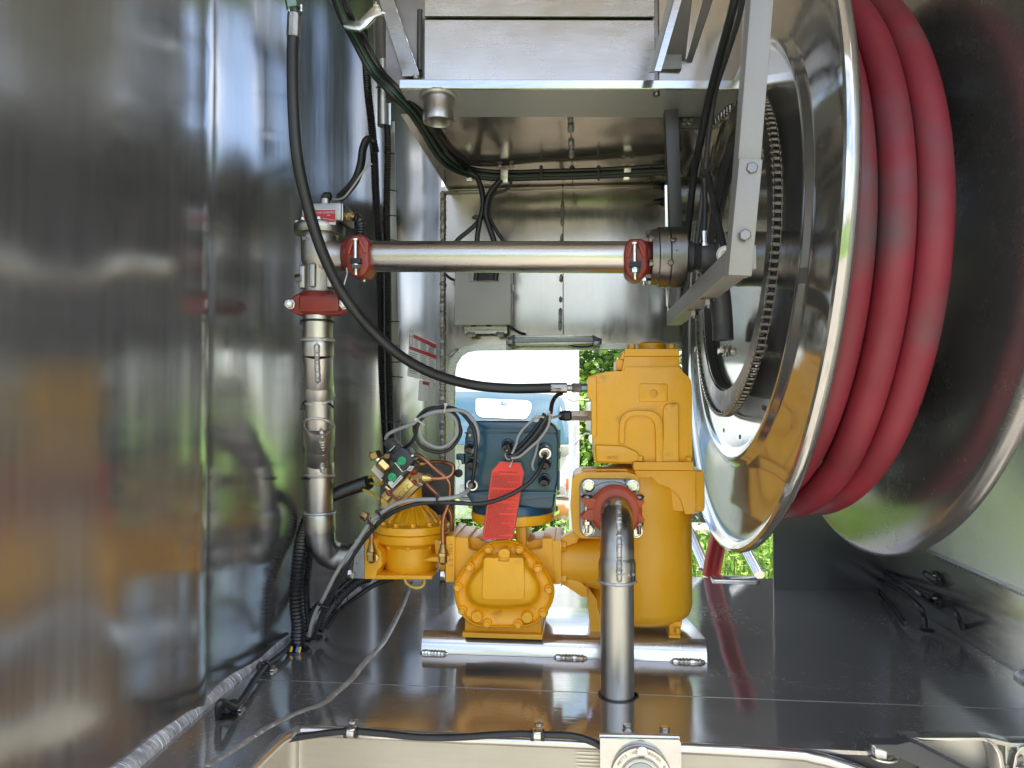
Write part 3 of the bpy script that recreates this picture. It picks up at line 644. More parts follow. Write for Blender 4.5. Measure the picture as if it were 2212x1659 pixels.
mb = MB(); mb.prism(q(c4, rpoly([(665, 322), (685, 298), (732, 298), (752, 322), (748, 380), (668, 380)], 14, 4), YM-.016), (0, .028, 0), .002, 2); a = P(*c4(710, 332), YM-.016); mb.lathe(a, (0, -1, 0), [(0, .0035), (.001, .003)], 16); build('vent_boss', mb, M_yel, cover)
for a, b in ((600, 297), (822, 300), (463, 423), (955, 433), (377, 570), (1035, 587), (411, 740), (995, 757), (589, 832), (815, 838)):
    c = P(*c4(a, b), YM+.012); mb = MB(); mb.lathe(c, (0, -1, 0), [(-.005, .0096), (.006, .0092), (.0075, .0084)], 24); c2 = c+V((0, -.0075, 0)); mb.hex(c2, (0, -1, 0), .0063, .0062, 1.2, rot=(a*.013) % 1)
    build('cover_bolt', mb, M_yel, met)
for a, b, h in ((516, 780, True), (880, 785, False)):
    c = P(*c4(a, b), YM+.012); mb = MB(); mb.lathe(c, (0, -1, 0), [(-.004, .0125), (.010, .0112), (.012, .0098)]+([(.012, .006), (.010, .006), (.010, .0032), (.012, .0032), (.012, .0015)] if h else []), 24)
    build('plug_boss', mb, M_yel, met)
# body behind the cover
mb = MB(); mb.loft([ringR(Ro, .93, YM+.19), ringR(Ro, .97, YM+.18), ringR(Ro, .99, YM+.037)], cap0=True, cap1=True); build('housing', mb, M_yelc, met, ang=60)
# body wings + flanges: left and right
mb = MB(); mb.prism(q(c4, rpoly([(348, 212), (448, 212), (452, 292), (470, 305), (575, 325), (420, 545), (348, 545)], [8, 10, 6, 12, 0, 0, 0]), YM+.035), (0, .13, 0), .005, 3)
mb.prism(q(c4, rpoly([(450, 215), (515, 215), (560, 245), (600, 262), (600, 330), (450, 300)], [4, 10, 10, 0, 0, 0]), YM+.06), (0, .10, 0), .006, 3)
build('inlet_arm', mb, M_yelc, met)
mb = MB(); mb.prism(q(c4, rpoly([(836, 340), (880, 310), (985, 296), (988, 222), (1078, 222), (1078, 552), (1000, 552)], [0, 8, 6, 10, 8, 4, 0]), YM+.035), (0, .13, 0), .005, 3)
mb.prism(q(c4, rpoly([(840, 270), (930, 232), (990, 232), (990, 310), (840, 330)], [0, 10, 4, 0, 0]), YM+.06), (0, .10, 0), .006, 3)
build('outlet_arm', mb, M_yelc, met)
mb = MB(); mb.prism(q(c4, rpoly([(288, 205), (350, 205), (350, 538), (285, 538)], [8, 2, 2, 8]), YM+.028), (0, .15, 0), .004, 3); fl = build('inlet_flange', mb, M_yelc, met)
mb = MB(); mb.prism(q(c4, rpoly([(1060, 235), (1126, 238), (1122, 552), (1076, 555)], [4, 8, 8, 2]), YM+.030), (0, .15, 0), .004, 3); fr = build('outlet_flange', mb, M_yelc, met)
for i, ch in enumerate("INLET"):
    text('lettering', ch, P(*c4(322, 265+i*0+i*38), YM+.0275), (0, 0, -1), (1, 0, 0), .0125, M_emb, fl, .0008)
for a, b, ww in ((335, 200, 70), (440, 200, 40), (1025, 215, 60)):
    mb = MB(); mb.box(P(*c4(a-ww/2, b+8), YM+.05), P(*c4(a+ww/2, b-4), YM+.09)+V((0, 0, 0)), .002); build('sealing_plate', mb, M_zinc if a != 440 else M_yelc, met)
for a, b in ((272, 260), (272, 490)):
    mb = MB(); c = P(*c4(286, b), YM+.055); mb.hex(c, (-1, 0, 0), .0105, .009, 1.2); build('flange_bolt', mb, M_zinc, met)
for b in (275, 520):
    mb = MB(); c = P(*c4(1124, b), YM+.05); mb.hex(c, (1, 0, 0), .0105, .009, 1.2); build('flange_bolt', mb, M_yelc, met)
# feet
mb = MB(); f = q(c4, [(425, 770), (980, 740), (980, 893), (425, 888)], YM+.045); zz = BZ+.0005
f[2].z = zz; f[3].z = zz; mb.prism(f, (0, .13, 0), .002); a, b = f[3], f[2]; mb.box((a.x-.003, YM+.03, zz), (b.x+.003, YM+.19, zz+.010), .002); build('foot', mb, M_yelc, met)
# neck and adaptor ring under the register
mb = MB(); a = P(*cM(940, 300), 1.50); b = P(*cM(1143, 660), 1.50); mb.box((a.x, 1.45, b.z-.01), (P(1144, 0, 1.5).x, 1.60, P(0, 1158, 1.5).z+0), .006); mb.box((a.x+.006, 1.455, P(0, 1160, 1.5).z), (P(1140, 0, 1.5).x, 1.59, P(0, 1106, 1.5).z), .008)
nk = build('register_neck', mb, M_yelc, met)
mb = MB(); a = P(1108, 1113, 1.50); r = px(96, 1.40)
mb.lathe((a.x, 1.50, P(0, 1121, 1.42).z), (0, 0, 1), [(0, r*.90), (.003, r*.97), (.012, r), (.021, r), (.023, r*.97)], 56); build('adaptor_ring', mb, M_yel, met)
mb = MB(); mb.tube(q(cM, [(930, 545), (1010, 570), (1080, 620), (1110, 650)], 1.47), .006, 8); build('neck_rib', mb, M_yelc, met)

# ================================================================ DIFFERENTIAL VALVE (left)
val = thing('air_valve', 'yellow ribbed differential valve with tall neck, left of the meter', 'valve', (-.26, 1.54, .14))
YV = 1.53
ax = P(890, 1200, YV); z_ = lambda y: P(890, y, YV).z
rr = lambda n: px(n, YV)
zt = z_(1142); 
mb = MB(); mb.lathe((ax.x, YV, 0), (0, 0, 1), [(z_(1245), rr(30)), (z_(1238), rr(48)), (z_(1225), rr(57)), (z_(1205), rr(60)), (z_(1175), rr(61)), (z_(1168), rr(70)), (z_(1163), rr(80)), (z_(1160), rr(81)), (z_(1147), rr(81.5)), (z_(1145.5), rr(80))], 64); build('lower_bowl', mb, M_yelc, val)
mb = MB(); mb.lathe((ax.x, YV, 0), (0, 0, 1), [(z_(1144.5), rr(80)), (z_(1143), rr(81.5)), (z_(1132), rr(82)), (z_(1128.5), rr(80)), (z_(1126.5), rr(60))], 64)
bon = build('bonnet_flange', mb, M_yel, val)
mb = MB(); mb.lathe((ax.x+rr(2), YV, 0), (0, 0, 1), [(z_(1131), rr(58)), (z_(1125), rr(56)), (z_(1110), rr(42)), (z_(1100), rr(30)), (z_(1090), rr(21.5)), (z_(1070), rr(19.5)), (z_(1026), rr(19)), (z_(1022), rr(17)), (z_(1021), rr(10))], 48); 
for k in range(14):
    a = 2*PI*k/14+.2; u = V((math.cos(a), math.sin(a), 0)); c = V((ax.x+rr(2), YV, 0))
    mb.sweep([c+u*rr(57)+V((0, 0, z_(1126))), c+u*rr(46)+V((0, 0, z_(1110))), c+u*rr(32)+V((0, 0, z_(1098))), c+u*rr(21)+V((0, 0, z_(1086)))], [.0042, .0042, .0035, .002], 8)
build('bonnet', mb, M_yel, val)
for k in range(12):
    a = 2*PI*k/12+.26; c = V((ax.x+math.cos(a)*rr(70), YV+math.sin(a)*rr(70), z_(1127.5))); mb = MB(); mb.hex(c, (0, 0, 1), .0056, .007, 1.35); build('bonnet_bolt', mb, M_yel, val)
for k in range(8):
    a = 2*PI*k/8+.1; c = V((ax.x+math.cos(a)*rr(62), YV+math.sin(a)*rr(62), z_(1172))); mb = MB(); mb.lathe(c, (0, 0, 1), [(-.006, .003), (0, .0055), (.008, .0055)], 10); build('stud_end', mb, M_yelc, val)
mb = MB(); mb.prism(q(cL, rpoly([(930, 345), (1050, 340), (1058, 430), (1100, 470), (1120, 620), (1060, 700), (1045, 775), (925, 775)], [12, 10, 20, 20, 30, 30, 10, 10]), YV-.075), (0, .15, 0), .006, 3)
mb.prism(q(cL, rpoly([(1040, 735), (1659, 740), (1659, 778), (1040, 778)], 4), YV-.07), (0, .14, 0), .004, 2)
mb.prism(q(c3, rpoly([(870, 1530), (980, 1500), (1110, 1505), (1120, 1560), (880, 1545)], 8), YV-.078), (0, .08, 0), .005, 3)
mb.prism(q(c3, rpoly([(990, 1310), (1080, 1330), (1120, 1370), (1125, 1659), (1060, 1640), (1010, 1500)], 20), YV-.055), (0, .09, 0), .008, 3)
mb.prism(q(c3, rpoly([(640, 1300), (700, 1300), (700, 1400), (650, 1400)], 8), YV-.066), (0, .02, 0), .005, 2)
build('lower_body', mb, M_yelc, val)
# grey cast flange + elbow on the left of the valve
rz = thing('riser_pipe', 'welded aluminium riser pipe of stacked bends left of the yellow valve', 'pipe', P(700, 1225, YV))
mb = MB(); mb.prism(q(cL, rpoly([(822, 345), (925, 350), (925, 770), (815, 765), (800, 700), (812, 560)], [10, 3, 3, 10, 6, 6]), YV-.07), (0, .14, 0), .004, 2); build('weld_flange', mb, M_flgrey, rz)
mb = MB(); c = P(*cL(800, 715), YV-.05); mb.hex(c, (-1, 0, 0), .009, .008, 1.2); build('flange_bolt', mb, M_zinc, rz)
rp = px(31, 1.48)
def Zp(y, Y): return P(700, y, Y).z
el = [P(691, 1122, 1.49), P(692, 1150, 1.495), P(697, 1178, 1.505), P(710, 1194, 1.52), P(730, 1203, YV), P(752, 1205, YV), P(772, 1206, YV)]
mb = MB(); mb.sweep(spline(el, 8), [px(32, 1.5)]*len(spline(el, 8)), 36); build('elbow', mb, M_fit, rz)
mb = MB(); mb.lathe(P(691, 1150, 1.492), (P(690, 1110, 1.49)-P(691, 1150, 1.492)), [(0, px(33.0, 1.5)), (.004, px(34.2, 1.5)), (px(40, 1.5), px(34.2, 1.5)), (px(44, 1.5), px(32.5, 1.5))], 40); build('elbow_socket', mb, M_fit, rz)
mb = MB(); mb.lathe(P(756, 1205, YV), (1, 0, 0), [(-.004, px(32.5, YV)), (0, px(33.5, YV)), (.016, px(33.8, YV))], 40); build('elbow_socket', mb, M_fit, rz)
def ring_weld(c, n, r, wr, name='weld_bead', par=rz, m=M_weld, seed=0, full=1):
    n = V(n).normalized(); u = n.cross(V((0, 1, .01))).normalized(); v = n.cross(u); mb = MB(); k = int(2*PI*r/(wr*.45)); R = random.Random(seed+k); pts = []; rad = []
    for i in range(k+1):
        a = 2*PI*i/k; pts.append(V(c)+(u*math.cos(a)+v*math.sin(a))*r); rad.append(wr*.68*(1 if i % 2 else .88)*(1+R.uniform(-.10, .10)))
    mb.sweep(pts, rad, 8); return build(name, mb, m, par)
ring_weld(P(690.5, 1107, 1.488), (0, 0, 1), px(32.5, 1.49), .0045, seed=3)
# straight lower section
pts = [(690, 1112, 1.488, 29.5), (690, 1030, 1.478, 29.5)]
def seg(name, y0, y1, x0, x1, Y0, Y1, w0, w1=None, m=M_alu, tilt=(0, 0)):
    a = P(x0, y0, Y0); b = P(x1, y1, Y1); mb = MB(); w1 = w1 or w0
    mb.lathe(a, b-a, [(0, px(w0, Y0)*.985), (.0012, px(w0, Y0)), ((b-a).length-.0012, px(w1, Y1)), ((b-a).length, px(w1, Y1)*.985)], 40); return build(name, mb, m, rz)
seg('pipe_section', 1112, 1010, 690.5, 690, 1.488, 1.470, 29.5)
seg('elbow_socket', 1026, 998, 690.5, 690, 1.475, 1.470, 32)
ring_weld(P(690, 1027, 1.475), (0, .1, 1), px(31, 1.47), .0042, seed=5)
seg('bend_section', 1000, 940, 689.5, 690, 1.470, 1.420, 30.5, 31)
seg('elbow_socket', 960, 918, 690, 690, 1.437, 1.402, 33.5, 34)
ring_weld(P(690, 918, 1.400), (0, .55, 1), px(32, 1.40), .0048, seed=6)
seg('pipe_section', 925, 838, 690, 688, 1.405, 1.392, 31)
seg('elbow_socket', 858, 823, 689, 687, 1.398, 1.385, 34.5, 34)
ring_weld(P(689, 859, 1.398), (0, -.55, 1), px(33, 1.39), .0048, seed=7)
seg('bend_section', 832, 765, 688, 687, 1.385, 1.36, 32.5, 33)
seg('elbow_socket', 768, 738, 687, 687, 1.36, 1.357, 35)
ring_weld(P(687, 735, 1.357), (0, .0, 1), px(33.5, 1.36), .0050, seed=8)
seg('pipe_section', 738, 662, 687, 687, 1.357, 1.350, 32.5)
for y0, y1, Y0, Y1, xx in ((740, 830, 1.322, 1.352, 683), (930, 990, 1.368, 1.436, 694), (994, 1024, 1.437, 1.441, 694)):
    mb = MB(); a, b = P(xx, y0, Y0), P(xx+3, y1, Y1); mb.weld([a+V((0, .0028, 0)), (a+b)/2+V((0, .0018, 0)), b+V((0, .0028, 0))], .0062, .0042, 10, rnd=.12); build('weld_bead', mb, M_weld, rz)
def tie(name, pts, r, head, par, lab, m=M_blk):
    t = thing(name, lab, 'cable tie', V(pts[0])) if not par else par
    mb = MB(); mb.tube(pts, r, 8, 8); build('strap', mb, m, t)
    mb = MB(); h = V(head); mb.box(h-V((r*1.8, r*1.8, r*2.2)), h+V((r*1.8, r*1.8, r*2.2)), r*.5); build('tie_head', mb, m, t); return t
for (y, Y, w, dy, lab) in ((696, 1.352, 33.5, 2, 'black cable tie round the riser pipe just under the lower red coupling'), (880, 1.400, 32, 16, 'slanting black cable tie round the middle of the riser pipe'), (1032, 1.478, 31, 1, 'black cable tie round the riser pipe above its lowest straight length')):
    n = 14; tie('cable_tie', [P(688+math.cos(a)*-w, y+dy*math.sin(a)*-1 + (dy*.0), Y)+V((0, -math.sin(a)*px(w, Y), 0)) for a in [PI*k/n for k in range(n+1)]], .0022, P(688-w-2, y, Y-.01), None, lab)

# ================================================================ FLOW CONTROL VALVE on top of riser
fc = thing('flow_control_valve', 'cast aluminium flow control valve atop the riser, red and white label on its cap', 'valve', P(690, 640, 1.36))
YF = 1.36
def vl(y): return P(690, y, YF).z
xa = P(690, 580, YF).x; w_ = lambda n: px(n, YF)
mb = MB(); mb.lathe((xa, YF, 0), (0, 0, 1), [(vl(632), w_(33)), (vl(624), w_(34)), (vl(573), w_(34)), (vl(568), w_(38)), (vl(560), w_(40)), (vl(520), w_(40.5)), (vl(513), w_(40)), (vl(508), w_(44))], 48)
a = P(700, 556, YF); mb.lathe(a, (1, 0, 0), [(0, w_(44)), (w_(24), w_(40)), (w_(34), w_(34)), (w_(48), w_(33))], 40)
body = build('valve_body', mb, M_cast, fc)
for k in range(6):
    a = 2*PI*k/6+.5; mb = MB(); c = V((xa+math.cos(a)*w_(36), YF+math.sin(a)*w_(36), 0)); mb.box((c.x-w_(7), c.y-w_(7), vl(626)), (c.x+w_(7), c.y+w_(7), vl(576)), .004, 3); build('body_lobe', mb, M_cast, body)
text('cast_lettering', 'SCULLY', P(684, 524, YF)+V((0, -w_(41), 0)), (1, 0, 0), (0, 0, 1), .0088, M_cast, body, .001)
mb = MB(); mb.lathe((xa, YF, 0), (0, 0, 1), [(vl(510), w_(46)), (vl(508), w_(54)), (vl(500), w_(56)), (vl(490), w_(56)), (vl(487), w_(54)), (vl(485), w_(46)), (vl(484), w_(10))], 56); build('cap_flange', mb, M_fit, fc)
for k in range(8):
    a = 2*PI*k/8+.35; mb = MB(); c = V((xa+math.cos(a)*w_(48), YF+math.sin(a)*w_(48), vl(486))); mb.hex(c, (0, 0, 1), .0048, .005, 1.25); build('cap_bolt', mb, M_zinc, fc)
mb = MB(); mb.hex(P(651, 600, YF-.02), (-1, 0, -.1), .0085, .012, 0); build('side_plug', mb, M_steel, fc)
mb = MB(); mb.box((P(655, 0, 1.325).x, 1.325, vl(487)), (P(739, 0, 1.325).x, 1.40, vl(449)), .004, 2); mb.box((P(727, 0, 1.33).x, 1.33, vl(487)), (P(744, 0, 1.33).x, 1.40, vl(449)), .004, 2); hb = build('switch_housing', mb, M_cast, fc)
mb = MB(); mb.prism(q(cV, [(262, 345), (610, 345), (612, 510), (262, 505)], 1.3225), (0, .002, 0)); lb = build('label_plate', mb, M_white, fc)
mb = MB(); mb.prism(q(cV, [(262, 350), (608, 350), (608, 482), (540, 480), (450, 462), (400, 450), (330, 470), (262, 490)], 1.3218), (0, .0006, 0)); build('label_print', mb, M_labr, lb)
text('print', 'FLOW CONTROL', P(*cV(498, 380), 1.3212), (1, 0, 0), (0, 0, 1), .0056, M_white, lb, .0002)
text('print', '-AIR', P(*cV(535, 408), 1.3212), (1, 0, 0), (0, 0, 1), .0040, M_white, lb, .0002)
text('print', 'VALVE & FLOW SWITCH', P(*cV(500, 448), 1.3212), (1, 0, -.18), (.18, 0, 1), .0034, M_white, lb, .0002)
mb = MB(); mb.lathe((P(698, 0, 1.36).x, 1.36, vl(449)), (0, 0, 1), [(-.003, .017), (.004, .017), (.008, .012)], 24); a = P(703, 444, 1.35); mb.lathe(a-V((0, 0, .004)), (0, 0, 1), [(0, .010), (.016, .010)], 20); build('terminal_base', mb, M_cast, fc)
mb = MB(); mb.lathe(P(702, 434, 1.35), (0, 0, 1), [(-.002, .0078), (.010, .0078), (.013, .006)], 20); mb.lathe(P(700, 424, 1.35), (1, 0, 0), [(-.002, .006), (0, .0078), (.014, .0078), (.016, .005)], 20); build('black_gland', mb, M_blk, fc)
mb = MB(); mb.hex(P(742, 468, 1.355), (1, 0, 0), .0075, .010, 0); mb.hex(P(752, 468, 1.355), (1, 0, 0), .0085, .009, 0, rot=.3); mb.lathe(P(760, 468, 1.355), (1, 0, 0), [(0, .005), (.01, .005)], 16); build('brass_fitting', mb, M_brass, fc)
mb = MB(); mb.corr([P(764, 468, 1.355), P(775, 474, 1.36), P(779, 490, 1.37), P(778, 515, 1.38), P(778, 540, 1.385)], .0105, .006, 12, .2); build('black_conduit', mb, M_corr, label='black corrugated conduit elbow dropping behind the upper left red coupling', category='conduit')
mb = MB(); mb.tube(q(cV, [(560, 225), (620, 238), (700, 215), (760, 150), (820, 70), (880, -20), (960, -130), (1010, -150)], 1.40), .0022, 8); build('clear_tube', mb, M_greyc, label='thin grey tube looping from the black gland on the flow control valve', category='tube')
mb = MB(); mb.tube(q(cV, [(705, 1170), (725, 1100), (740, 1040), (735, 980)], 1.34), .0016, 6, 10); build('seal_wire', mb, M_zinc, label='thin twisted sealing wire hanging under the flow control valve', category='wire')

# grooved couplings
def coupling_v(label, x, y0, y1, Y, half, xl, xr):
    t = thing('pipe_coupling', label, 'coupling', P(x, y1, Y)); ya, yb = P(x, y0, Y).z, P(x, y1, Y).z; ym = (ya+yb)/2; cx = P(x, 0, Y).x
    h = ya-yb
    mb = MB(); mb.lathe((cx, Y, 0), (0, 0, 1), [(yb, px(half, Y)*.99), (yb+h*.08, px(half+5, Y)), (yb+h*.3, px(half+9, Y)), (yb+h*.7, px(half+9, Y)), (yb+h*.92, px(half+5, Y)), (ya, px(half, Y)*.99)], 44)
    build('housing', mb, M_red, t)
    poly = rpoly([(xl, (y0+y1)/2-6), (xl+24, y0+2), (xr-24, y0+2), (xr, (y0+y1)/2-6), (xr, (y0+y1)/2+8), (xr-22, y1-3), (xl+22, y1-3), (xl, (y0+y1)/2+8)], 5)
    mb = MB(); mb.prism(pp(poly, Y-.028), (0, .022, 0), .004, 3); build('housing_half', mb, M_red, t)
    mb = MB(); mb.prism(pp(poly, Y-.002), (0, .024, 0), .002, 2); build('housing_half', mb, M_red, t)
    mb = MB(); mb.prism(pp(rpoly([(x-42, y0+7), (x+42, y0+7), (x+42, y1-10), (x-42, y1-10)], 4), Y-.044), (0, .02, 0), .003, 2); build('pad', mb, M_red, t)
    for xx in (xl+10, xr-10):
        c = P(xx, (y0+y1)/2, Y-.030); mb = MB(); mb.hex(c, (0, -1, 0), .0092, .008, 1.08, rot=.3, stud=.007); build('nut', mb, M_zinc, t)
    return t
coupling_v('dark red grooved coupling low on the riser, two bright nuts facing the viewer', 689, 632, 683, 1.352, 34, 617, 753)
def coupling_h(label, x, y0, y1, Y, mirror=False):
    s_ = -1 if mirror else 1
    t = thing('pipe_coupling', label, 'coupling', P(x, y1, Y)); c = P(x, (y0+y1)/2-2, Y); hw = px(27, Y); r = px((y1-y0)/2, Y)*.82
    mb = MB(); mb.lathe(c, (1, 0, 0), [(-hw, px(33, Y)), (-hw*.92, r*.9), (-hw*.6, r), (hw*.6, r), (hw*.9, r*.92), (hw, px(34, Y))], 40); build('housing', mb, M_red, t)
    poly = rpoly([(x-12, y0), (x+14, y0), (x+26, y0+14), (x+26, y0+36), (x+27, y1-24), (x+14, y1-4), (x-6, y1-2), (x-22, y1-14), (x-26, y1-44), (x-26, y0+30), (x-22, y0+10)], 6)
    mb = MB(); mb.prism([P(x+(a-x)*s_, b, Y-.048) for a, b in poly], (0, .05, 0), .006, 3); build('housing_half', mb, M_red, t)
    mb = MB(); mb.tube([P(x-18, y0+42, Y-.050), P(x-6, y0+10, Y-.052), P(x+4, y0+10, Y-.052), P(x+18, y0+40, Y-.050)], .0022, 8, 6); build('rib', mb, M_orange, t)
    c = P(x-3, y0+12, Y-.056); mb = MB(); mb.lathe(c, (0, 0, -1), [(0, .0039), (px(52, Y), .0039)], 16); mb.lathe(c, (0, 0, 1), [(-.002, .008), (.001, .008), (.003, .006)], 16); build('bolt_shank', mb, M_zinc, t)
    c = P(x-2, y0+66, Y-.056); mb = MB(); mb.box(c-V((.010, .006, -.002)), c+V((.010, .004, .012)), .001); build('bolt_lug', mb, M_black, t)
    mb = MB(); mb.hex(c, (0, 0, -1), .0086, .007, 1.12, rot=.2, stud=.013); build('nut', mb, M_zinc, t)
    c = P(x+16, y1-6, Y-.01); mb = MB(); mb.hex(c, (0, 0, -1), .0078, .006, 1.0, stud=.008); build('nut', mb, M_zinc, t)
    return t
coupling_h('dark red coupling at the left end of the horizontal pipe', 771, 506, 600, 1.358)
coupling_h('dark red coupling at the right end of the horizontal pipe, beside the reel swivel', 1374, 514, 606, 1.350)
mb = MB(); a = P(790, 554, 1.355); b = P(1358, 556, 1.345); mb.lathe(a, b-a, [(0, px(34.2, 1.352)), ((b-a).length, px(34.2, 1.348))], 56); build('horizontal_pipe', mb, M_aluh, label='long horizontal aluminium pipe between the two red couplings', category='pipe')
mb = MB(); mb.lathe(P(1352, 602, 1.34), (0, 0, -1), [(0, .002), (.012, .002)], 8); 

# ================================================================ AIR ELIMINATOR / STRAINER (right, yellow)
ae = thing('air_eliminator', 'tall yellow air eliminator and strainer housing, right of the meter', 'strainer', (.13, 1.55, BZ))
YA = 1.55; bx = P(1384, 1200, YA).x; rb = px(110, 1.49)
zA = lambda y: P(1384, y, YA-.08).z
mb = MB(); mb.lathe((bx, YA, 0), (0, 0, 1), [(zA(1361), rb*.30), (zA(1359), rb*.60), (zA(1353), rb*.82), (zA(1340), rb*.95), (zA(1322), rb), (zA(1200), rb), (zA(1100), rb*1.0), (zA(1060), rb*.985), (zA(1030), rb*.93), (zA(1018), rb*.8), (zA(1010), rb*.5)], 72); bowl = build('bowl', mb, M_yelc, ae, ang=50)
mb = MB(); mb.prism(q(c4, rpoly([(1905, 828), (2005, 828), (1975, 940), (1912, 940)], 6), 1.475), (0, .03, 0), .003, 2); mb.prism(q(c4, rpoly([(1905, 925), (1990, 925), (1990, 948), (1905, 945)], 3), 1.47), (0, .04, 0), .002, 2); build('foot', mb, M_yelc, ae)
mb = MB(); mb.prism(q(c4, rpoly([(1310, 560), (1420, 720), (1420, 925), (1336, 925), (1322, 760), (1310, 660)], 12), 1.50), (0, .08, 0), .006, 3); build('rear_foot', mb, M_yelc, ae)
mb = MB(); mb.lathe(P(1460+4, 1356, 1.465), (0, 0, -1), [(0, .006), (.01, .006)], 12); build('drain_plug', mb, M_yelc, ae)
# snout towards the meter
mb = MB(); a = P(1212, 1211, 1.49); mb.lathe(a, (1, 0, 0), [(0, px(46, 1.5)), (.012, px(47, 1.5)), (.05, px(50, 1.5)), (.085, px(60, 1.5)), (.12, px(78, 1.5))], 44); build('inlet_snout', mb, M_yelc, ae)
mb = MB(); mb.prism(q(c6, rpoly([(25, 905), (200, 800), (260, 830), (262, 900), (240, 950), (90, 1010), (30, 1000)], [6, 30, 30, 30, 30, 20, 6]), 1.455), (0, .03, 0), .005, 3); build('upper_gusset', mb, M_yelc, ae)
mb = MB(); mb.prism(q(c6, rpoly([(70, 1380), (130, 1385), (300, 1480), (360, 1540), (370, 1670), (300, 1659), (60, 1500)], [6, 20, 20, 30, 6, 6, 6]), 1.455), (0, .03, 0), .005, 3); build('lower_gusset', mb, M_yelc, ae)
# box flange on the front left
mb = MB(); mb.prism(q(c6, rpoly([(175, 120), (215, 60), (290, 35), (880, 28), (1000, 60), (1060, 130), (1060, 900), (300, 900), (230, 845), (178, 790), (150, 470)], [20, 30, 20, 30, 30, 20, 10, 10, 20, 20, 30]), 1.435), (0, .13, 0), .012, 4); build('side_box', mb, M_yelc, ae, ang=60)
mb = MB(); mb.prism(q(c6, rpoly([(310, -15), (480, -15), (490, 40), (295, 40)], 8), 1.465), (0, .05, 0), .004, 2); mb.prism(q(c6, rpoly([(480, -10), (700, -10), (705, 40), (490, 40)], 8), 1.467), (0, .05, 0), .004, 2); mb.prism(q(c6, rpoly([(695, -10), (900, -10), (910, 50), (705, 45)], 8), 1.465), (0, .05, 0), .004, 2); build('top_rib', mb, M_yelc, ae)
# shoulder and right block
mb = MB(); mb.prism(q(cG, rpoly([(725, 1145), (1222, 1148), (1222, 1500), (1135, 1505), (1120, 1440), (1100, 1380), (1040, 1310), (960, 1265), (860, 1250), (740, 1250)], [4, 8, 10, 14, 20, 20, 20, 20, 10, 4]), 1.452), (0, .12, 0), .006, 3)
mb.box(P(*cG(720, 1140), 1.46), P(*cG(1200, 1400), 1.62), .01); build('neck_block', mb, M_yelc, ae)
text('lettering', 'LC', P(*cG(840, 1218), 1.4525), (1, 0, 0), (0, 0, 1), .0135, M_emb, ae, .0014)
mb = MB(); mb.prism(q(cG, rpoly([(715, 1078), (1205, 1078), (1205, 1146), (715, 1142)], 4), 1.447), (0, .16, 0), .004, 3); flg = build('lid_flange', mb, M_yelc, ae)
# lid
lidp = rpoly([(338, 392), (345, 380), (412, 358), (470, 345), (560, 332), (640, 335), (638, 300), (1092, 298), (1120, 345), (1180, 392), (1193, 470), (1196, 1075), (1090, 1078), (1085, 1095), (900, 1095), (700, 1092), (405, 1085), (390, 1050), (385, 890), (371, 868), (371, 570), (338, 545)], [4, 4, 6, 20, 20, 10, 10, 30, 40, 40, 30, 4, 4, 12, 20, 12, 14, 14, 10, 12, 30, 10])
mb = MB(); mb.prism(q(cG, lidp, 1.462), (0, .16, 0), .010, 4, True); lid = build('lid', mb, M_yel, ae, ang=50)
mb = MB(); mb.prism(q(cG, rpoly([(640, 215), (1090, 215), (1092, 310), (1130, 370), (1000, 390), (700, 390), (560, 360), (620, 330)], [4, 4, 30, 20, 10, 10, 20, 20]), 1.466), (0, .14, 0), .008, 3, True); build('lid_neck', mb, M_yel, lid)
mb = MB(); mb.prism(q(cG, rpoly([(645, 152), (1088, 152), (1090, 212), (640, 212)], 6), 1.464), (0, .15, 0), .004, 3); mb.lathe(P(*cG(862, 160), 1.53), (0, 0, 1), [(0, .03), (.012, .03), (.016, .022)], 28); cap = build('lid_cap', mb, M_yel, lid)
mb = MB(); mb.prism(q(cG, rpoly([(600, 235), (640, 160), (640, 235)], 2), 1.47), (0, .13, 0), .003); mb.prism(q(cG, rpoly([(572, 238), (632, 238), (622, 325), (572, 330)], 5), 1.475), (0, .1, 0), .004, 2); build('lid_side_lug', mb, M_yelc, lid)
for a, b, m in ((697, 150, lid), (1022, 150, lid), (768, 1062, ae), (1165, 1070, ae)):
    mb = MB(); c = P(*cG(a, b), 1.485 if m is lid else 1.462); c.z -= .001; mb.hex(c, (0, 0, 1), .0078, .0085, 1.25); build('lid_bolt', mb, M_yel, m)
# moulded arch
mb = MB(); mb.prism(q(cG, rpoly([(596, 925), (600, 740), (632, 680), (710, 655), (870, 655), (932, 700), (956, 760), (957, 1080), (900, 1088), (893, 780), (868, 728), (810, 700), (720, 700), (665, 722), (642, 780), (640, 925)], [14, 60, 40, 50, 50, 40, 60, 10, 10, 40, 40, 40, 40, 40, 40, 14]), 1.452), (0, .016, 0), .006, 4); build('moulded_arch', mb, M_yel, lid, ang=60)
mb = MB(); mb.prism(q(cG, rpoly([(957, 600), (1085, 600), (1088, 1090), (900, 1092), (900, 960), (957, 900)], [60, 20, 12, 10, 10, 20]), 1.4555), (0, .010, 0), .005, 3); build('moulded_panel', mb, M_yel, lid)
mb = MB(); mb.prism(q(cG, rpoly([(400, 935), (640, 945), (760, 1000), (770, 1060), (700, 1088), (410, 1080)], [20, 40, 40, 20, 20, 20]), 1.4545), (0, .012, 0), .005, 3); build('moulded_toe', mb, M_yel, lid)
mb = MB(); mb.prism(q(cG, rpoly([(338, 395), (410, 372), (410, 868), (372, 868), (372, 570), (338, 540)], [6, 6, 10, 10, 30, 10]), 1.455), (0, .05, 0), .004, 3); build('side_rail', mb, M_yel, lid)
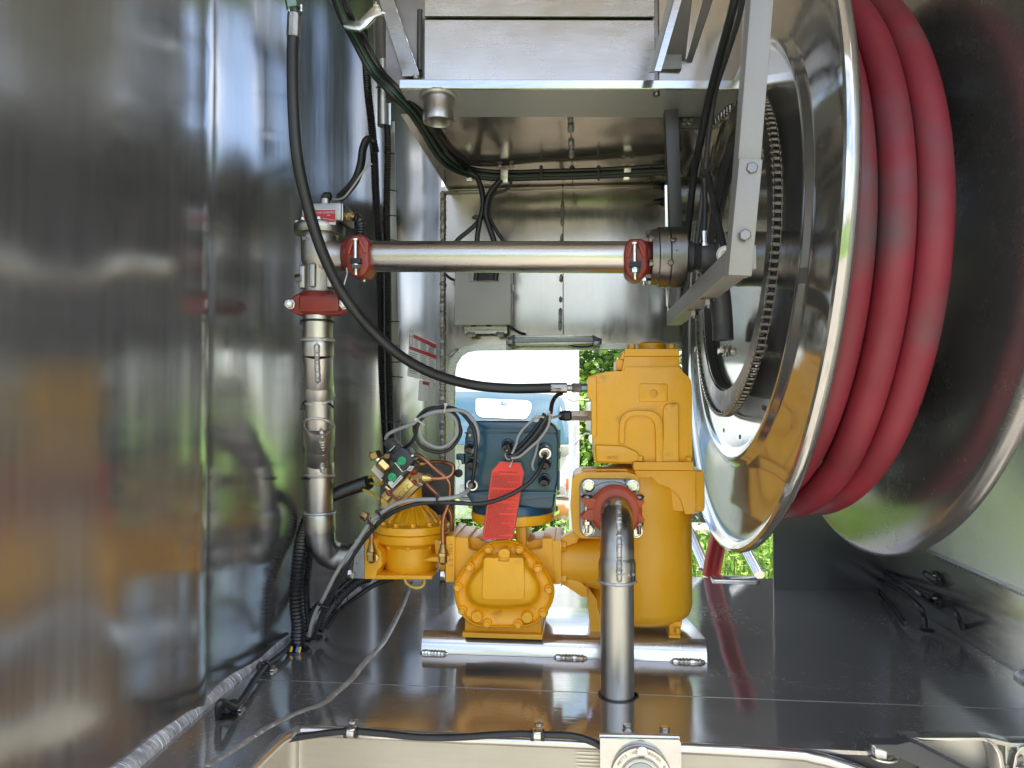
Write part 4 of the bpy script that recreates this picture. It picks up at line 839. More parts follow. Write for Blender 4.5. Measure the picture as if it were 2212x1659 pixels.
mb = MB(); mb.prism(q(cG, rpoly([(758, 435), (995, 438), (995, 586), (758, 584)], 22, 5), 1.4595), (0, .006, 0), .002, 2); pl = build('plaque', mb, M_yel, lid)
mb = MB(); mb.lathe(P(*cG(877, 518), 1.4595), (0, -1, 0), [(0, .0085), (.0015, .0085), (.0022, .0075), (.0022, .0055), (.001, .0055), (.001, .0032), (.004, .0032), (.0042, .001)], 24); build('plug', mb, M_yelc, pl)
text('lettering', 'SKTC', P(*cG(545, 1042), 1.4540), (1, 0, 0), (0, 0, 1), .0095, M_emb, lid, .0010)

# discharge pipe: flange pad, coupling, elbow, vertical pipe
dp = thing('discharge_pipe', 'welded aluminium elbow and vertical pipe dropping through the floor in front of the air eliminator', 'pipe', P(1333, 1490, 1.28))
mb = MB(); mb.prism(q(c6, rpoly([(272, 190), (330, 118), (950, 118), (1045, 190), (1048, 300), (1068, 400), (1068, 720), (1040, 850), (950, 885), (370, 885), (275, 820), (270, 640)], [60, 50, 70, 60, 10, 10, 40, 60, 40, 60, 60, 10]), 1.424), (0, .013, 0), .004, 3)
mb.prism(q(c6, rpoly([(300, 215), (350, 155), (430, 160), (480, 210), (560, 170), (700, 150), (830, 170), (870, 200), (920, 150), (1000, 165), (1020, 215), (1020, 320), (960, 340), (940, 420), (380, 420), (330, 330), (300, 290)], 22), 1.419), (0, .008, 0), .003, 3)
pad = build('flange_pad', mb, M_flgrey, dp)
for a, b in ((392, 207), (968, 212), (388, 785)):
    mb = MB(); mb.lathe(P(*c6(a, b), 1.419), (0, -1, 0), [(0, .0125), (.002, .0125), (.0025, .0115)], 24); mb.hex(P(*c6(a, b), 1.4165), (0, -1, 0), .0108, .008, 0, rot=a*.01); mb.lathe(P(*c6(a, b), 1.4085), (0, -1, 0), [(0, .0094), (.0008, .0090)], 24); build('flange_bolt', mb, M_zinc, dp)
mb = MB(); mb.lathe(P(*c6(1010, 800), 1.419), (0, -1, 0), [(0, .0125), (.003, .0125)], 24); mb.hex(P(*c6(1010, 800), 1.4160), (0, -1, 0), .0108, .008, 0, rot=.4); build('flange_bolt', mb, M_zinc, dp)
cp = thing('pipe_coupling', 'orange-red coupling with notched ears clamping the elbow in front of the air eliminator', 'coupling', P(1323, 1105, 1.39))
cc = P(*c6(745, 520), 1.39)
mb = MB(); mb.lathe(cc, (0, -1, 0), [(-.022, .040), (-.018, .047), (.016, .049), (.022, .044), (.024, .038)], 48); build('housing', mb, M_orange, cp)
for up in (1, -1):
    for sx_ in (-1, 1):
        if sx_ < 0: pts = [(285, 368), (560, 385), (560, 518), (378, 515), (345, 470), (300, 410)] if up > 0 else [(385, 520), (560, 522), (560, 668), (300, 650), (282, 618), (340, 560)]
        else: pts = [(930, 385), (1110, 400), (1125, 420), (1060, 510), (1030, 535), (930, 535)] if up > 0 else [(930, 540), (1030, 542), (1080, 595), (1125, 650), (1120, 676), (930, 672)]
        mb = MB(); mb.prism(q(c6, rpoly(pts, 10, 3), 1.368), (0, .036, 0), .003, 2); build('ear', mb, M_orange, cp)
mb = MB()
arcp = [(440, 385), (500, 330), (580, 265), (660, 235), (750, 225), (840, 250), (900, 300), (945, 370), (950, 400), (440, 400)]
mb.prism(q(c6, rpoly(arcp, 10), 1.375), (0, .035, 0), .004, 3); mb.prism(q(c6, rpoly([(440, 650), (540, 650), (540, 750), (480, 700)], 12), 1.375), (0, .035, 0), .004, 2); build('housing_half', mb, M_orange, cp)
for a in (370, 1050):
    mb = MB(); c = P(*c6(a, 355), 1.385); mb.lathe(c, (0, 0, 1), [(-.002, .0098), (.002, .0098), (.0045, .008), (.006, .0045)], 20); build('bolt_head', mb, M_steel, cp)
    mb = MB(); mb.lathe(P(*c6(a-10 if a < 500 else 1045, 410), 1.385), (0, 0, -1), [(0, .0040), (.052, .0040)], 14); build('bolt_shank', mb, M_zinc, cp)
    mb = MB(); c = P(*c6(a, 670 if a < 500 else 685), 1.385); mb.hex(c, (0, 0, -1), .0085, .007, 0, stud=.016); build('nut', mb, M_steel if a > 500 else M_zinc, cp)
YP = 1.28
zc = P(*c6(745, 545), 1.34).z; xp = P(1333, 1300, YP).x; rP = px(36, YP)
Rb2 = .082
mb = MB(); path = [V((cc.x, 1.40, cc.z))]
for k in range(0, 13):
    a = PI/2*k/12; path.append(V((cc.x+(xp-cc.x)*k/12, YP+Rb2*.98*(1-math.sin(a))*1.0, cc.z-Rb2*(1-math.cos(a)))))
path.append(V((xp, YP, P(0, 1180, YP).z)))
mb.sweep(path, rP, 44); build('elbow', mb, M_fit, dp, ang=60)
mb = MB(); zs0, zs1 = P(0, 1221, YP).z, P(0, 1178, YP).z; mb.lathe((xp, YP, 0), (0, 0, 1), [(zs0-.002, rP), (zs0, px(39, YP)), (zs0+.006, px(39.5, YP)), (zs1-.007, px(39.5, YP)), (zs1, px(37, YP)), (zs1+.003, rP*.98)], 48); build('elbow_socket', mb, M_fit, dp)
ring_weld((xp, YP, zs0-.001), (0, 0, 1), px(38, YP), .0052, par=dp, seed=12)
mb = MB(); L = [V((p.x-.003, p.y, p.z)) for p in path[2:-1]]
out_ = []
for i, p in enumerate(path[3:13]):
    a = PI/2*(i+2)/12; out_.append(V((p.x+.002, YP+Rb2*.98*(1-math.sin(a)) - math.sin(a)*rP, p.z+math.cos(a)*rP)))
out_.append(V((xp+.002, YP-px(37, YP), zs1+.0))); out_.append(V((xp+.002, YP-px(40, YP), zs1-.008))); out_.append(V((xp+.002, YP-px(40, YP), zs0+.002)))
mb.weld([p+V((0, .0034, -.001)) for p in out_], .0062, .0042, 10, rnd=.14); build('weld_bead', mb, M_weld, dp)
mb = MB(); mb.lathe((xp, YP, 0), (0, 0, 1), [(-.05, rP*.985), (zs0, rP*.985)], 56); build('vertical_pipe', mb, M_alu, dp)
text('stamped_print', 'WP-XL 10', V((xp+.017, YP-px(40, YP)*.93, (zs0+zs1)/2-.003)), (1, .42, 0), (0, 0, 1), .006, M_white, dp, .0002)
mb = MB(); mb.lathe((xp, YP, 0), (0, 0, 1), [(.0005, rP*1.12), (.0018, rP*1.12), (.0018, rP*1.0)], 48, cap0=False, cap1=False); mb.prism([V((xp+rP*.98, YP-.012, .0008)), V((xp+rP*1.22, YP-.006, .0008)), V((xp+rP*1.22, YP+.008, .0008)), V((xp+rP*.98, YP+.012, .0008))], (0, 0, .001)); build('floor_hole', mb, M_black, o_floor)
# ================================================================ REGISTER BOX (teal)
reg = thing('register_box', 'dark teal register enclosure with black cable glands, mounted above the meter', 'enclosure', P(1106, 1100, 1.47))
YR = 1.43
bd = rpoly([(1004, 945), (1012, 921), (1030, 911), (1180, 912), (1198, 924), (1207, 950), (1205, 1040), (1200, 1060), (1197, 1094), (1190, 1101), (1020, 1094), (1014, 1078), (1002, 1062)], [6, 8, 10, 10, 8, 6, 10, 8, 4, 4, 4, 8, 10])
mb = MB(); mb.prism(pp(bd, YR), (0, .14, 0), .006, 3, True); rb_ = build('housing', mb, M_teal, reg)
mb = MB(); mb.prism(pp(rpoly([(1007, 935), (1014, 918), (1030, 912), (1180, 913), (1195, 921), (1204, 938), (1204, 935), (1200, 936), (1195, 934), (1012, 932)], [2, 6, 8, 8, 6, 2, 0, 0, 2, 2]), YR-.006), (0, .12, 0), .003, 2); build('sloping_hood', mb, M_teal, reg)
mb = MB(); mb.tube(pp([(1010, 930), (1018, 916), (1032, 911.5), (1105, 911), (1178, 912), (1192, 917), (1204, 932)], YR-.002), .0022, 8, 6); build('gasket', mb, M_black, reg)
mb = MB(); mb.tube(pp([(1008, 937), (1012, 934), (1106, 935), (1196, 937), (1200, 940)], YR-.003), .0012, 8, 5); build('edge_bead', mb, mat('teal_edge', (.03, .10, .15), .25, 0, coat=.4), reg)
mb = MB(); mb.prism(pp(rpoly([(1010, 1064), (1050, 1062), (1196, 1062), (1200, 1066), (1190, 1074), (1150, 1079), (1106, 1081), (1060, 1079), (1022, 1073)], 4), YR-.010), (0, .02, 0), .004, 3)
a = P(1108, 1090, 1.5); build('lower_bulge', mb, M_teal, reg)
mb = MB(); mb.lathe((P(1108, 0, 1.50).x, 1.50, P(0, 1106, 1.42).z), (0, 0, 1), [(0, px(93, 1.42)), (.020, px(93, 1.42)), (.026, px(90, 1.42))], 56); build('round_base', mb, M_teal, reg)
for pts in ([(985, 981), (1002, 980), (1003, 1003), (997, 1003), (996, 994), (985, 993)], [(1204, 928), (1210, 929), (1210, 968), (1204, 966)], [(1203, 1020), (1209, 1020), (1208, 1060), (1203, 1060)], [(1204, 976), (1211, 977), (1210, 992), (1204, 990)]):
    mb = MB(); mb.prism(pp(rpoly(pts, 1.5), YR+.02), (0, .03, 0), .002, 2); build('latch_lug', mb, M_teal, reg)
mb = MB(); mb.lathe(P(996, 940, YR-.001)+V((.018, 0, 0)), (0, -1, 0), [(0, .0032), (.0015, .003), (.002, .0018)], 12); build('screw', mb, M_brass, reg)
def gland(x, y, Y, r, m=M_blk, L=.020, tilt=(0, -1, .0)):
    c = P(x, y, Y); n = V(tilt).normalized(); mb = MB(); mb.lathe(c, n, [(-.002, r*1.25), (.002, r*1.2), (.003, r*1.0)], 24); build('gland_seat', mb, M_teal, reg)
    mb = MB(); mb.hex(c+n*.003, n, r*1.08, .007, 0); mb.lathe(c+n*.010, n, [(0, r*.95), (L*.5, r*.93), (L*.75, r*.78), (L*.75, r*.45), (L*.55, r*.42)], 24); build('cable_gland', mb, m, reg)
gl_ = [(1017, 968, .0115, M_blk), (1021, 1000, .0118, M_blk), (1019, 1043, .0112, M_blk), (1097, 962, .0112, M_blk), (1176, 972, .0125, M_fit), (1177, 1000, .0118, M_blk), (1176, 1036, .0105, M_blk)]
for x, y, r, m in gl_: gland(x, y, YR, r, m, tilt=(0, -1, -.25))
mb = MB(); mb.lathe(P(1020, 1047, YR-.026), (0, -1, -.25), [(0, .0115), (.003, .0115), (.003, .0085)], 24, cap0=False, cap1=False); build('gland_ring', mb, M_zinc, reg)
mb = MB(); mb.lathe(P(1178, 979, YR-.026), (0, -1, -.25), [(0, .0115), (.003, .0115), (.003, .0085)], 24, cap0=False, cap1=False); build('gland_ring', mb, M_zinc, reg)
mb = MB(); mb.tube(pp([(989, 993), (992, 1004), (990, 1012), (992, 1018)], YR+.01), .0006, 6); mb.lathe(P(991, 1022, YR+.01), (0, -1, 0), [(0, .0085), (.004, .0085), (.005, .007)], 18); build('lead_seal', mb, M_black, label='small black seal hanging on wire at the left lug of the teal enclosure', category='seal')

# red tag
tg = thing('warning_tag', 'red laminated tag hung upside down on white string before the teal enclosure', 'tag', P(1077, 1164, 1.385))
YT_ = 1.388
def tagq(pts, Y=YT_): return [P(*c3(a, b), Y+ (1305-b)*0.00001) for a, b in pts]
mb = MB(); mb.prism(tagq(rpoly([(1702, 455), (1940, 470), (1980, 575), (1858, 1312), (1515, 1312), (1615, 560)], 8)), (0, .0006, 0)); lam = build('laminate', mb, M_lam, tg, smooth=False)
mb = MB(); mb.prism(tagq(rpoly([(1718, 465), (1928, 480), (1968, 580), (1848, 1305), (1522, 1305), (1625, 565)], 5), YT_-.0008), (0, .0005, 0)); card = build('card', mb, M_tag, tg, smooth=False)
text('print', 'DO NOT REMOVE THIS TAG', P(*c3(1795, 578), YT_-.0016+.007), (-1, 0, .02), (0, 0, -1), .0029, M_tagi, card, .0001)
text('print', 'WARNING', P(*c3(1672, 592), YT_-.0016+.007), (-1, 0, .02), (0, 0, -1), .0024, M_tagi, card, .0001)
R = random.Random(9); mb = MB(); y = 612
while y < 1290:
    if 745 < y < 765 or 880 < y < 912: y += 11; continue
    t_ = (y-565)/740; xl, xr = 1638-t_*100, 1945-t_*98
    if R.random() < .16: xr -= R.uniform(40, 190)
    x = xl
    while x < xr-8:
        wd = min(R.uniform(7, 26), xr-x); a = P(*c3(x, y-2.9+(x-xl)*.03), YT_-.0009+(1305-y)*1e-5); b = P(*c3(x+wd, y+2.9+(x-xl)*.03), YT_-.0009+(1305-y)*1e-5)
        mb.raw([(a.x, a.y, a.z), (b.x, a.y, a.z), (b.x, a.y, b.z), (a.x, a.y, b.z)], [(0, 1, 2, 3)]); x += wd+5
    y += 11.5
build('printed_lines', mb, M_tagi, card, smooth=False, kind='stuff')
mb = MB(); mb.tube([P(*c3(a, b), YT_+d) for a, b, d in ((1820, 515, -.003), (1835, 480, -.004), (1855, 430, .0), (1800, 440, .0), (1770, 400, -.004), (1785, 345, -.006), (1815, 350, 0), (1800, 380, .0))], .0011, 6); build('string', mb, M_whitec, tg)
mb = MB(); mb.lathe(P(*c3(1820, 512), YT_-.002), (0, -1, 0), [(0, .0028), (.002, .0015)], 10); build('knot', mb, M_whitec, tg)

# ================================================================ SOLENOID VALVES
sv = thing('solenoid_valve', 'brass solenoid valve block with two black coils wearing round green stickers', 'solenoid valve', P(855, 1080, 1.45))
def slab(name, pts, Y, th, m, bev=.002, r=8, par=sv): 
    mb = MB(); mb.prism(q(cT, rpoly(pts, r, 3), Y), (0, th, 0), bev, 2); return build(name, mb, m, par)
cu = slab('upper_coil', [(735, 250), (845, 290), (955, 475), (790, 650), (690, 640), (560, 400)], 1.425, .045, M_blk, .004, 14)
cd = slab('lower_coil', [(640, 508), (775, 660), (810, 700), (600, 930), (415, 760)], 1.405, .045, M_blk, .003, 10)
slab('coil_plate', [(632, 505), (645, 500), (778, 655), (765, 662)], 1.403, .03, M_zinc, 0, 2)
slab('connector', [(440, 190), (540, 105), (665, 195), (560, 300), (540, 318)], 1.43, .03, M_blk, .004, 16)
slab('connector_neck', [(555, 300), (665, 195), (740, 250), (590, 380)], 1.435, .025, M_blk, .003, 14)
slab('seal_ring', [(545, 312), (640, 222), (650, 228), (556, 320)], 1.428, .02, M_whitec, 0, 3)
slab('label_block', [(318, 528), (345, 525), (475, 690), (440, 810), (410, 845), (222, 655)], 1.42, .04, M_brassd, .003, 6)
lbp = slab('printed_label', [(318, 540), (468, 690), (430, 808), (258, 622)], 1.4185, .001, M_white, 0, 6)
R = random.Random(4); mb = MB()
for i in range(9):
    for j in range(6):
        a, b = 300+i*16+j*17-20, 575+i*20+j*-9+20; mb.prism(q(cT, [(a, b), (a+9, b+8), (a+6, b+12), (a-3, b+4)], 1.4180), (0, .0003, 0))
build('small_print', mb, M_ink, lbp, kind='stuff')
sl2 = slab('printed_label', [(545, 808), (600, 808), (620, 840), (735, 705), (778, 745), (600, 928), (525, 850)], 1.4035, .001, M_white, 0, 10)
sl3 = slab('printed_label', [(888, 552), (962, 572), (905, 645), (832, 622)], 1.4235, .001, M_white, 0, 3)
mb = MB()
for i in range(5): mb.prism(q(cT, [(590+i*9, 900-i*8-8), (725+i*9, 760-i*8-10), (727+i*9, 763-i*8-10), (592+i*9, 904-i*8-8)], 1.4030), (0, .0003, 0))
build('small_print', mb, M_ink, sl2, kind='stuff')
mb = MB()
for i in range(5): mb.prism(q(cT, [(862+i*12-10, 610-i*0+i*-8), (905+i*8, 620-i*8), (905+i*8, 623-i*8), (862+i*12-10, 613-i*8)], 1.4230), (0, .0003, 0))
build('small_print', mb, M_ink, sl3, kind='stuff')
for a, b, Y, par in ((758, 473, 1.4235, cu), (600, 742, 1.4030, cd)):
    mb = MB(); mb.lathe(P(*cT(a, b), Y), (0, -1, 0), [(0, px(69*.13227, 1.41)), (.0006, px(69*.13227, 1.41))], 36); st = build('green_sticker', mb, M_stick, par)
    text('print', 'S1', P(*cT(a-22, b-10), Y-.0008), (1, 0, .25), (-.25, 0, 1), .0072, M_ink, par, .0002)
    text('print', '47787', P(*cT(a+18, b+26), Y-.0008), (1, 0, .75), (-.75, 0, 1), .0034, M_ink, par, .0002)
br = slab('valve_block', [(842, 757), (952, 862), (700, 1112), (598, 1002)], 1.40, .045, M_brass, .002, 5)
for ch, a, b in (('R', 722, 1058), ('P', 795, 982), ('B', 852, 925)):
    text('stamp', ch, P(*cT(a, b), 1.3995), (1, 0, .75), (-.75, 0, 1), .0065, M_ink, br, .0003)
mb = MB()
for a, b in ((695, 1020), (715, 995), (735, 975), (765, 945), (778, 932), (825, 888), (845, 868)): mb.prism(q(cT, [(a, b), (a+16, b-14), (a+22, b-6), (a+6, b+8)], 1.3995), (0, .0003, 0))
build('stamp', mb, M_ink, br)
slab('lower_block', [(952, 862), (1028, 905), (800, 1120), (700, 1115)], 1.405, .045, M_brassd, .003, 8)
def hexbar(pa, pb, r, Y, m, Y2=None, par=sv, name='brass_fitting', seg=6, prof=None):
    a, b = P(*cT(*pa), Y), P(*cT(*pb), Y2 or Y); L = (b-a).length; mb = MB(); prof = prof or [(0, r*.86), (L*.1, r), (L*.9, r), (L, r*.86)]
    mb.lathe(a, b-a, prof, seg); return build(name, mb, m, par, ang=25)
hexbar((300, 330), (345, 440), .0125, 1.41, M_brassd); hexbar((290, 350), (250, 420), .009, 1.412, M_brassd)
hexbar((345, 440), (395, 470), .008, 1.41, M_zinc, seg=20)
hexbar((385, 490), (520, 625), .0115, 1.40, M_brass)
hexbar((390, 420), (480, 430), .007, 1.44, M_brassd, seg=16); hexbar((470, 425), (580, 430), .0098, 1.44, M_brassd)
# elbows on the right
hexbar((905, 790), (985, 800), .009, 1.415, M_brass); hexbar((950, 800), (1050, 735), .0078, 1.41, M_brass); hexbar((1045, 755), (1100, 755), .0105, 1.41, M_brassd); hexbar((1100, 755), (1235, 765), .0094, 1.41, M_brass, seg=24, prof=[(0, .0102), (.008, .0098), (.013, .0075), (.019, .0056)])
hexbar((1010, 480), (1070, 500), .0078, 1.44, M_brass); hexbar((1050, 520), (1140, 530), .0070, 1.442, M_brassd, seg=20)
hexbar((905, 400), (965, 378), .0040, 1.43, M_zinc, seg=16); hexbar((860, 370), (915, 400), .006, 1.44, M_blk, seg=10)
hexbar((900, 640), (1000, 650), .008, 1.45, M_orange, seg=16)
hexbar((940, 800), (985, 855), .004, 1.402, M_red, seg=12); hexbar((650, 1075), (700, 1130), .0045, 1.402, M_red, seg=12); hexbar((520, 970), (575, 1035), .0055, 1.402, M_red, seg=12)
hexbar((490, 890), (570, 960), .0055, 1.41, M_brass, seg=12); hexbar((545, 1000), (470, 1090), .0088, 1.41, M_brass); hexbar((470, 1070), (465, 1160), .0085, 1.412, M_brass); hexbar((465, 1150), (450, 1260), .0075, 1.414, M_brassd)
hexbar((680, 1120), (600, 1150), .0072, 1.405, M_brass); hexbar((610, 1140), (570, 1190), .0060, 1.405, M_brass, seg=16); hexbar((560, 1160), (470, 1240), .0092, 1.41, M_brass)
# lower brass fittings that receive the copper tubes
for (a, b, lab) in (((1010, 415), None, 'brass elbow fitting on the left side of the yellow valve'), ((1086, 0), None, 'brass elbow fitting on the right side of the yellow valve, at the meter inlet')):
    pass
def lowfit(x, ytop, ybot, Y, lab):
    t = thing('tube_fitting', lab, 'fitting', P(x, ybot, Y)); h = P(x, ytop, Y).z-P(x, ybot, Y).z; top = P(x, ytop, Y)
    mb = MB(); mb.lathe(top, (0, 0, -1), [(0, .0058), (h*.16, .0062), (h*.34, .0092), (h*.40, .0095)], 24); build('sleeve', mb, M_brassd, t)
    mb = MB(); mb.lathe(top-V((0, 0, h*.40)), (0, 0, -1), [(0, .0094), (.001, .0108), (h*.17, .0108), (h*.18, .0094)], 6); build('nut', mb, M_brass, t, ang=25)
    mb = MB(); mb.lathe(top-V((0, 0, h*.58)), (0, 0, -1), [(0, .0085), (h*.04, .0092), (h*.30, .0092), (h*.42, .005)], 6); build('elbow_body', mb, M_brassd, t, ang=25)
    mb = MB(); mb.hex(P(x+7, (ytop*.28+ybot*.72), Y+.012), (.5, -1, 0), .0085, .006, 0); build('elbow_nut', mb, M_brass, t)
lowfit(802.5, 1173, 1216, 1.435, 'brass tube fitting on the front left of the yellow valve')
lowfit(957, 1175, 1219, 1.425, 'brass tube fitting between the yellow valve and the meter inlet')
def tb(name, pts, r, m, lab, cat, seg=12, sub=8, **k):
    mb = MB(); mb.tube(pts, r, seg, sub); return build(name, mb, m, label=lab, category=cat, **k)
rc = .0043
def ct(l): return [P(*cT(a, b), Y) for a, b, Y in l]
tb('copper_tube', ct([(965, 385, 1.43), (1040, 392, 1.425), (1130, 450, 1.42), (1290, 600, 1.415), (1430, 715, 1.41), (1505, 785, 1.41), (1540, 880, 1.41), (1535, 1080, 1.415), (1500, 1230, 1.42), (1440, 1390, 1.422), (1425, 1560, 1.424), (1425, 1822, 1.425)]), rc, M_copper, 'copper tube running down in front of the yellow bonnet to the meter inlet', 'tube', group=None)
tb('copper_tube', ct([(1130, 520, 1.44), (1220, 492, 1.44), (1380, 498, 1.435), (1510, 512, 1.425), (1590, 560, 1.42), (1590, 660, 1.415), (1520, 735, 1.41), (1380, 762, 1.408), (1225, 765, 1.408)]), rc, M_copper, 'hairpin copper tube looping out to the right of the solenoid valve', 'tube')
tb('copper_tube', ct([(1160, 850, 1.47), (1270, 960, 1.47), (1400, 1085, 1.47), (1490, 1200, 1.475), (1550, 1330, 1.48), (1570, 1500, 1.485), (1570, 1670, 1.49), (1575, 1800, 1.49)]), rc, M_copper, 'rear copper tube slanting behind the others and down beside the valve flange', 'tube')
tb('copper_tube', [P(798, 1120, 1.455), P(801, 1130, 1.45), P(803, 1150, 1.437), P(802.5, 1176, 1.435)], rc, M_copper, 'short copper tube entering the left brass fitting', 'tube')
hexb = MB(); hexb.hex(P(793, 1118, 1.455), (-1, 0, .5), .009, .012, 1.2); build('brass_nut', hexb, M_brassd, label='small brass nut beside the left rim of the yellow bonnet', category='nut')
mb = MB(); mb.prism(pp(rpoly([(880, 1006), (978, 1004), (982, 1012), (978, 1158), (950, 1158), (940, 1120), (884, 1110)], 3), 1.60), (0, .004, 0), .001); mb.prism(pp([(822, 1010), (832, 1010), (834, 1120), (822, 1110)], 1.60), (0, .004, 0)); build('backing_plate', mb, M_frdk, label='dark grey mounting plate behind the copper tubes and solenoid valve', category='plate')

# ================================================================ CABLES AROUND THE METER
cb = [(678, 1377, 1.462), (686, 1352, 1.45), (697, 1322, 1.44), (715, 1290, 1.42), (742, 1236, 1.40), (772, 1187, 1.385), (802, 1147, 1.37), (828, 1121, 1.36), (861, 1101, 1.35), (909, 1087, 1.345), (979, 1086, 1.345), (1038, 1088, 1.35), (1088, 1075, 1.352), (1137, 1048, 1.36), (1161, 1022, 1.37), (1173, 998, 1.385), (1178, 985, 1.40)]
tb('signal_cable', [P(*p) for p in cb], .0043, M_rub, 'black cable arching from the floor grommet across the red tag to the teal enclosure', 'cable')
wb = [(668, 1374, 1.462), (673, 1348, 1.45), (684, 1318, 1.44), (699, 1292, 1.425), (723, 1244, 1.405), (746, 1207, 1.395), (772, 1170, 1.38), (800, 1128, 1.365), (822, 1109, 1.355), (852, 1090, 1.345), (889, 1080, 1.34), (945, 1078, 1.34), (986, 1073, 1.35), (1008, 1062, 1.37), (1018, 1047, 1.395)]
tb('signal_cable', [P(*p) for p in wb], .0040, M_greyc, 'light grey cable arching from the floor to the lower left gland of the teal enclosure', 'cable')
tb('signal_cable', [P(834, 949, 1.44), P(834, 945, 1.43), P(840, 937, 1.42), P(860, 927, 1.41), P(891, 916, 1.40), P(908, 903, 1.40), P(930, 892, 1.395), P(961, 887, 1.39), P(989, 886, 1.39), P(1010, 894, 1.385), P(1026, 914, 1.385), P(1033, 940, 1.385), P(1030, 962, 1.39), P(1021, 976, 1.40)], .0037, M_greyc, 'grey cable looping from the solenoid connector up to the upper left gland', 'cable')
tb('signal_cable', [P(873, 967, 1.44), P(888, 957, 1.42), P(897, 940, 1.41), P(904, 915, 1.40), P(925, 890, 1.40), P(955, 879, 1.40), P(985, 884, 1.395), P(1005, 900, 1.39), P(1022, 925, 1.38), P(1028, 955, 1.378), P(1027, 983, 1.378), P(1024, 1013, 1.38), P(1020, 1042, 1.39)], .0037, M_rub, 'black cable looping beside the grey one and passing in front of the left glands', 'cable')
def coil(x, y, rx, ry, Y, r, m, lab, ph=0):
    pts = [P(x+math.cos(2*PI*k/40)*rx*(1+.02*S(k*.9+ph)), y+math.sin(2*PI*k/40)*ry*(1+.02*math.cos(k*.7+ph)), Y+.004*S(2*PI*k/40+ph)) for k in range(41)]
    mb = MB(); mb.sweep(pts[:-1], r, 10, closed=True); return build('cable_coil', mb, m, label=lab, category='cable')
coil(947, 926, 41, 40, 1.405, .0036, M_greyc, 'inner grey ring of spare cable tied left of the teal enclosure')
coil(945, 928, 50, 49, 1.415, .0036, M_rub, 'outer black ring of spare cable tied left of the teal enclosure', 1)
for x, y, dx, dy, lab in ((961, 883, -2, 9, 'white cable tie at the top of the coiled cable'), (908, 912, 9, 6, 'white cable tie at the upper left of the coiled cable')):
    mb = MB(); mb.tube([P(x-dx, y-dy, 1.385), P(x, y, 1.380), P(x+dx, y+dy, 1.385)], .0016, 6); mb.box(P(x-dx, y-dy, 1.385)-V((.003, .002, .003)), P(x-dx, y-dy, 1.385)+V((.003, .002, .003)), .0006); build('cable_tie', mb, M_whitec, label=lab, category='cable tie')
# sender bundle
bun = [(1097, 985), (1112, 981), (1136, 960), (1161, 930), (1175, 908), (1181, 898)]
for i, (dx, dy, dY) in enumerate(((0, 0, 0), (4, 5, .004), (-4, -5, .006), (1, 1, -.005))):
    tb('sender_cable', [P(x+dx, y+dy, 1.375+dY) for x, y in bun], .0040, M_rub, ('black strand in front of the bundle over the teal enclosure', 'lower black strand of the bundle over the teal enclosure', 'upper black strand of the bundle over the teal enclosure', 'black strand nearest the viewer in the bundle over the teal enclosure')[i], 'cable')
tb('sender_cable', pp([(1097, 960), (1103, 975), (1112, 979)], 1.385), .0037, M_rub, 'short black lead from the middle gland to the bundle', 'cable')
tb('sender_cable', pp([(1106, 980), (1114, 962), (1120, 942), (1136, 920), (1156, 904), (1170, 900), (1180, 906)], 1.37), .0026, M_greyc, 'thin grey lead bowed to the left of the black bundle', 'cable')
tb('sender_cable', pp([(1104, 990), (1122, 986), (1142, 970), (1166, 948), (1182, 925), (1188, 905), (1186, 893)], 1.368), .0026, M_greyc, 'thin grey lead bowed to the right of the black bundle', 'cable')
tb('sender_cable', pp([(1170, 935), (1163, 954), (1156, 983), (1150, 1003), (1153, 1016)], 1.385), .0024, M_greyc, 'thin grey lead hanging down to the right of the red tag', 'cable')
tb('sender_cable', [P(1184, 902, 1.38), P(1189, 893, 1.39), P(1193, 870, 1.41), P(1202, 855, 1.43), P(1213, 850, 1.45)], .0042, M_rub, 'black cable rising from the bundle to behind the hose ferrule', 'cable')
tb('sender_cable', [P(1184, 906, 1.385), P(1194, 902, 1.40), P(1210, 898, 1.42)], .0024, M_greyc, 'thin grey lead running into the black gland of the steel sender', 'cable')
for x, y, lab in ((1157, 905, 'white cable tie on the thin grey lead above the teal enclosure'), (1186, 900, 'white cable tie at the top of the black bundle')):
    mb = MB(); pts = [P(x+math.cos(a)*7, y+math.sin(a)*6, 1.372+.003*math.sin(a)) for a in [2*PI*k/16 for k in range(16)]]; mb.sweep(pts, .0014, 6, closed=True); mb.box(P(x-1, y-8, 1.372)-V((.003, .002, .004)), P(x-1, y-8, 1.372)+V((.003, .002, .004)), .0006); build('cable_tie', mb, M_whitec, label=lab, category='cable tie')
# steel sender with gland
snd = thing('temperature_sender', 'hexagonal steel sender with black gland screwed into the left of the air eliminator lid', 'sender', P(1250, 909, 1.49))
mb = MB(); a, b = P(1233, 898, 1.485), P(1279, 898, 1.49); mb.lathe(a, b-a, [(0, .0098), (.001, .0118), ((b-a).length, .0118)], 6); build('hex_body', mb, M_zinc, snd, ang=25)
mb = MB(); a, b = P(1207, 898, 1.485), P(1233, 898, 1.485); L = (b-a).length; mb.lathe(a, b-a, [(0, .006), (.002, .0095), (L*.45, .011), (L*.5, .0112), (L*.95, .0112), (L, .009)], 10); build('gland', mb, M_blk, snd, ang=30)
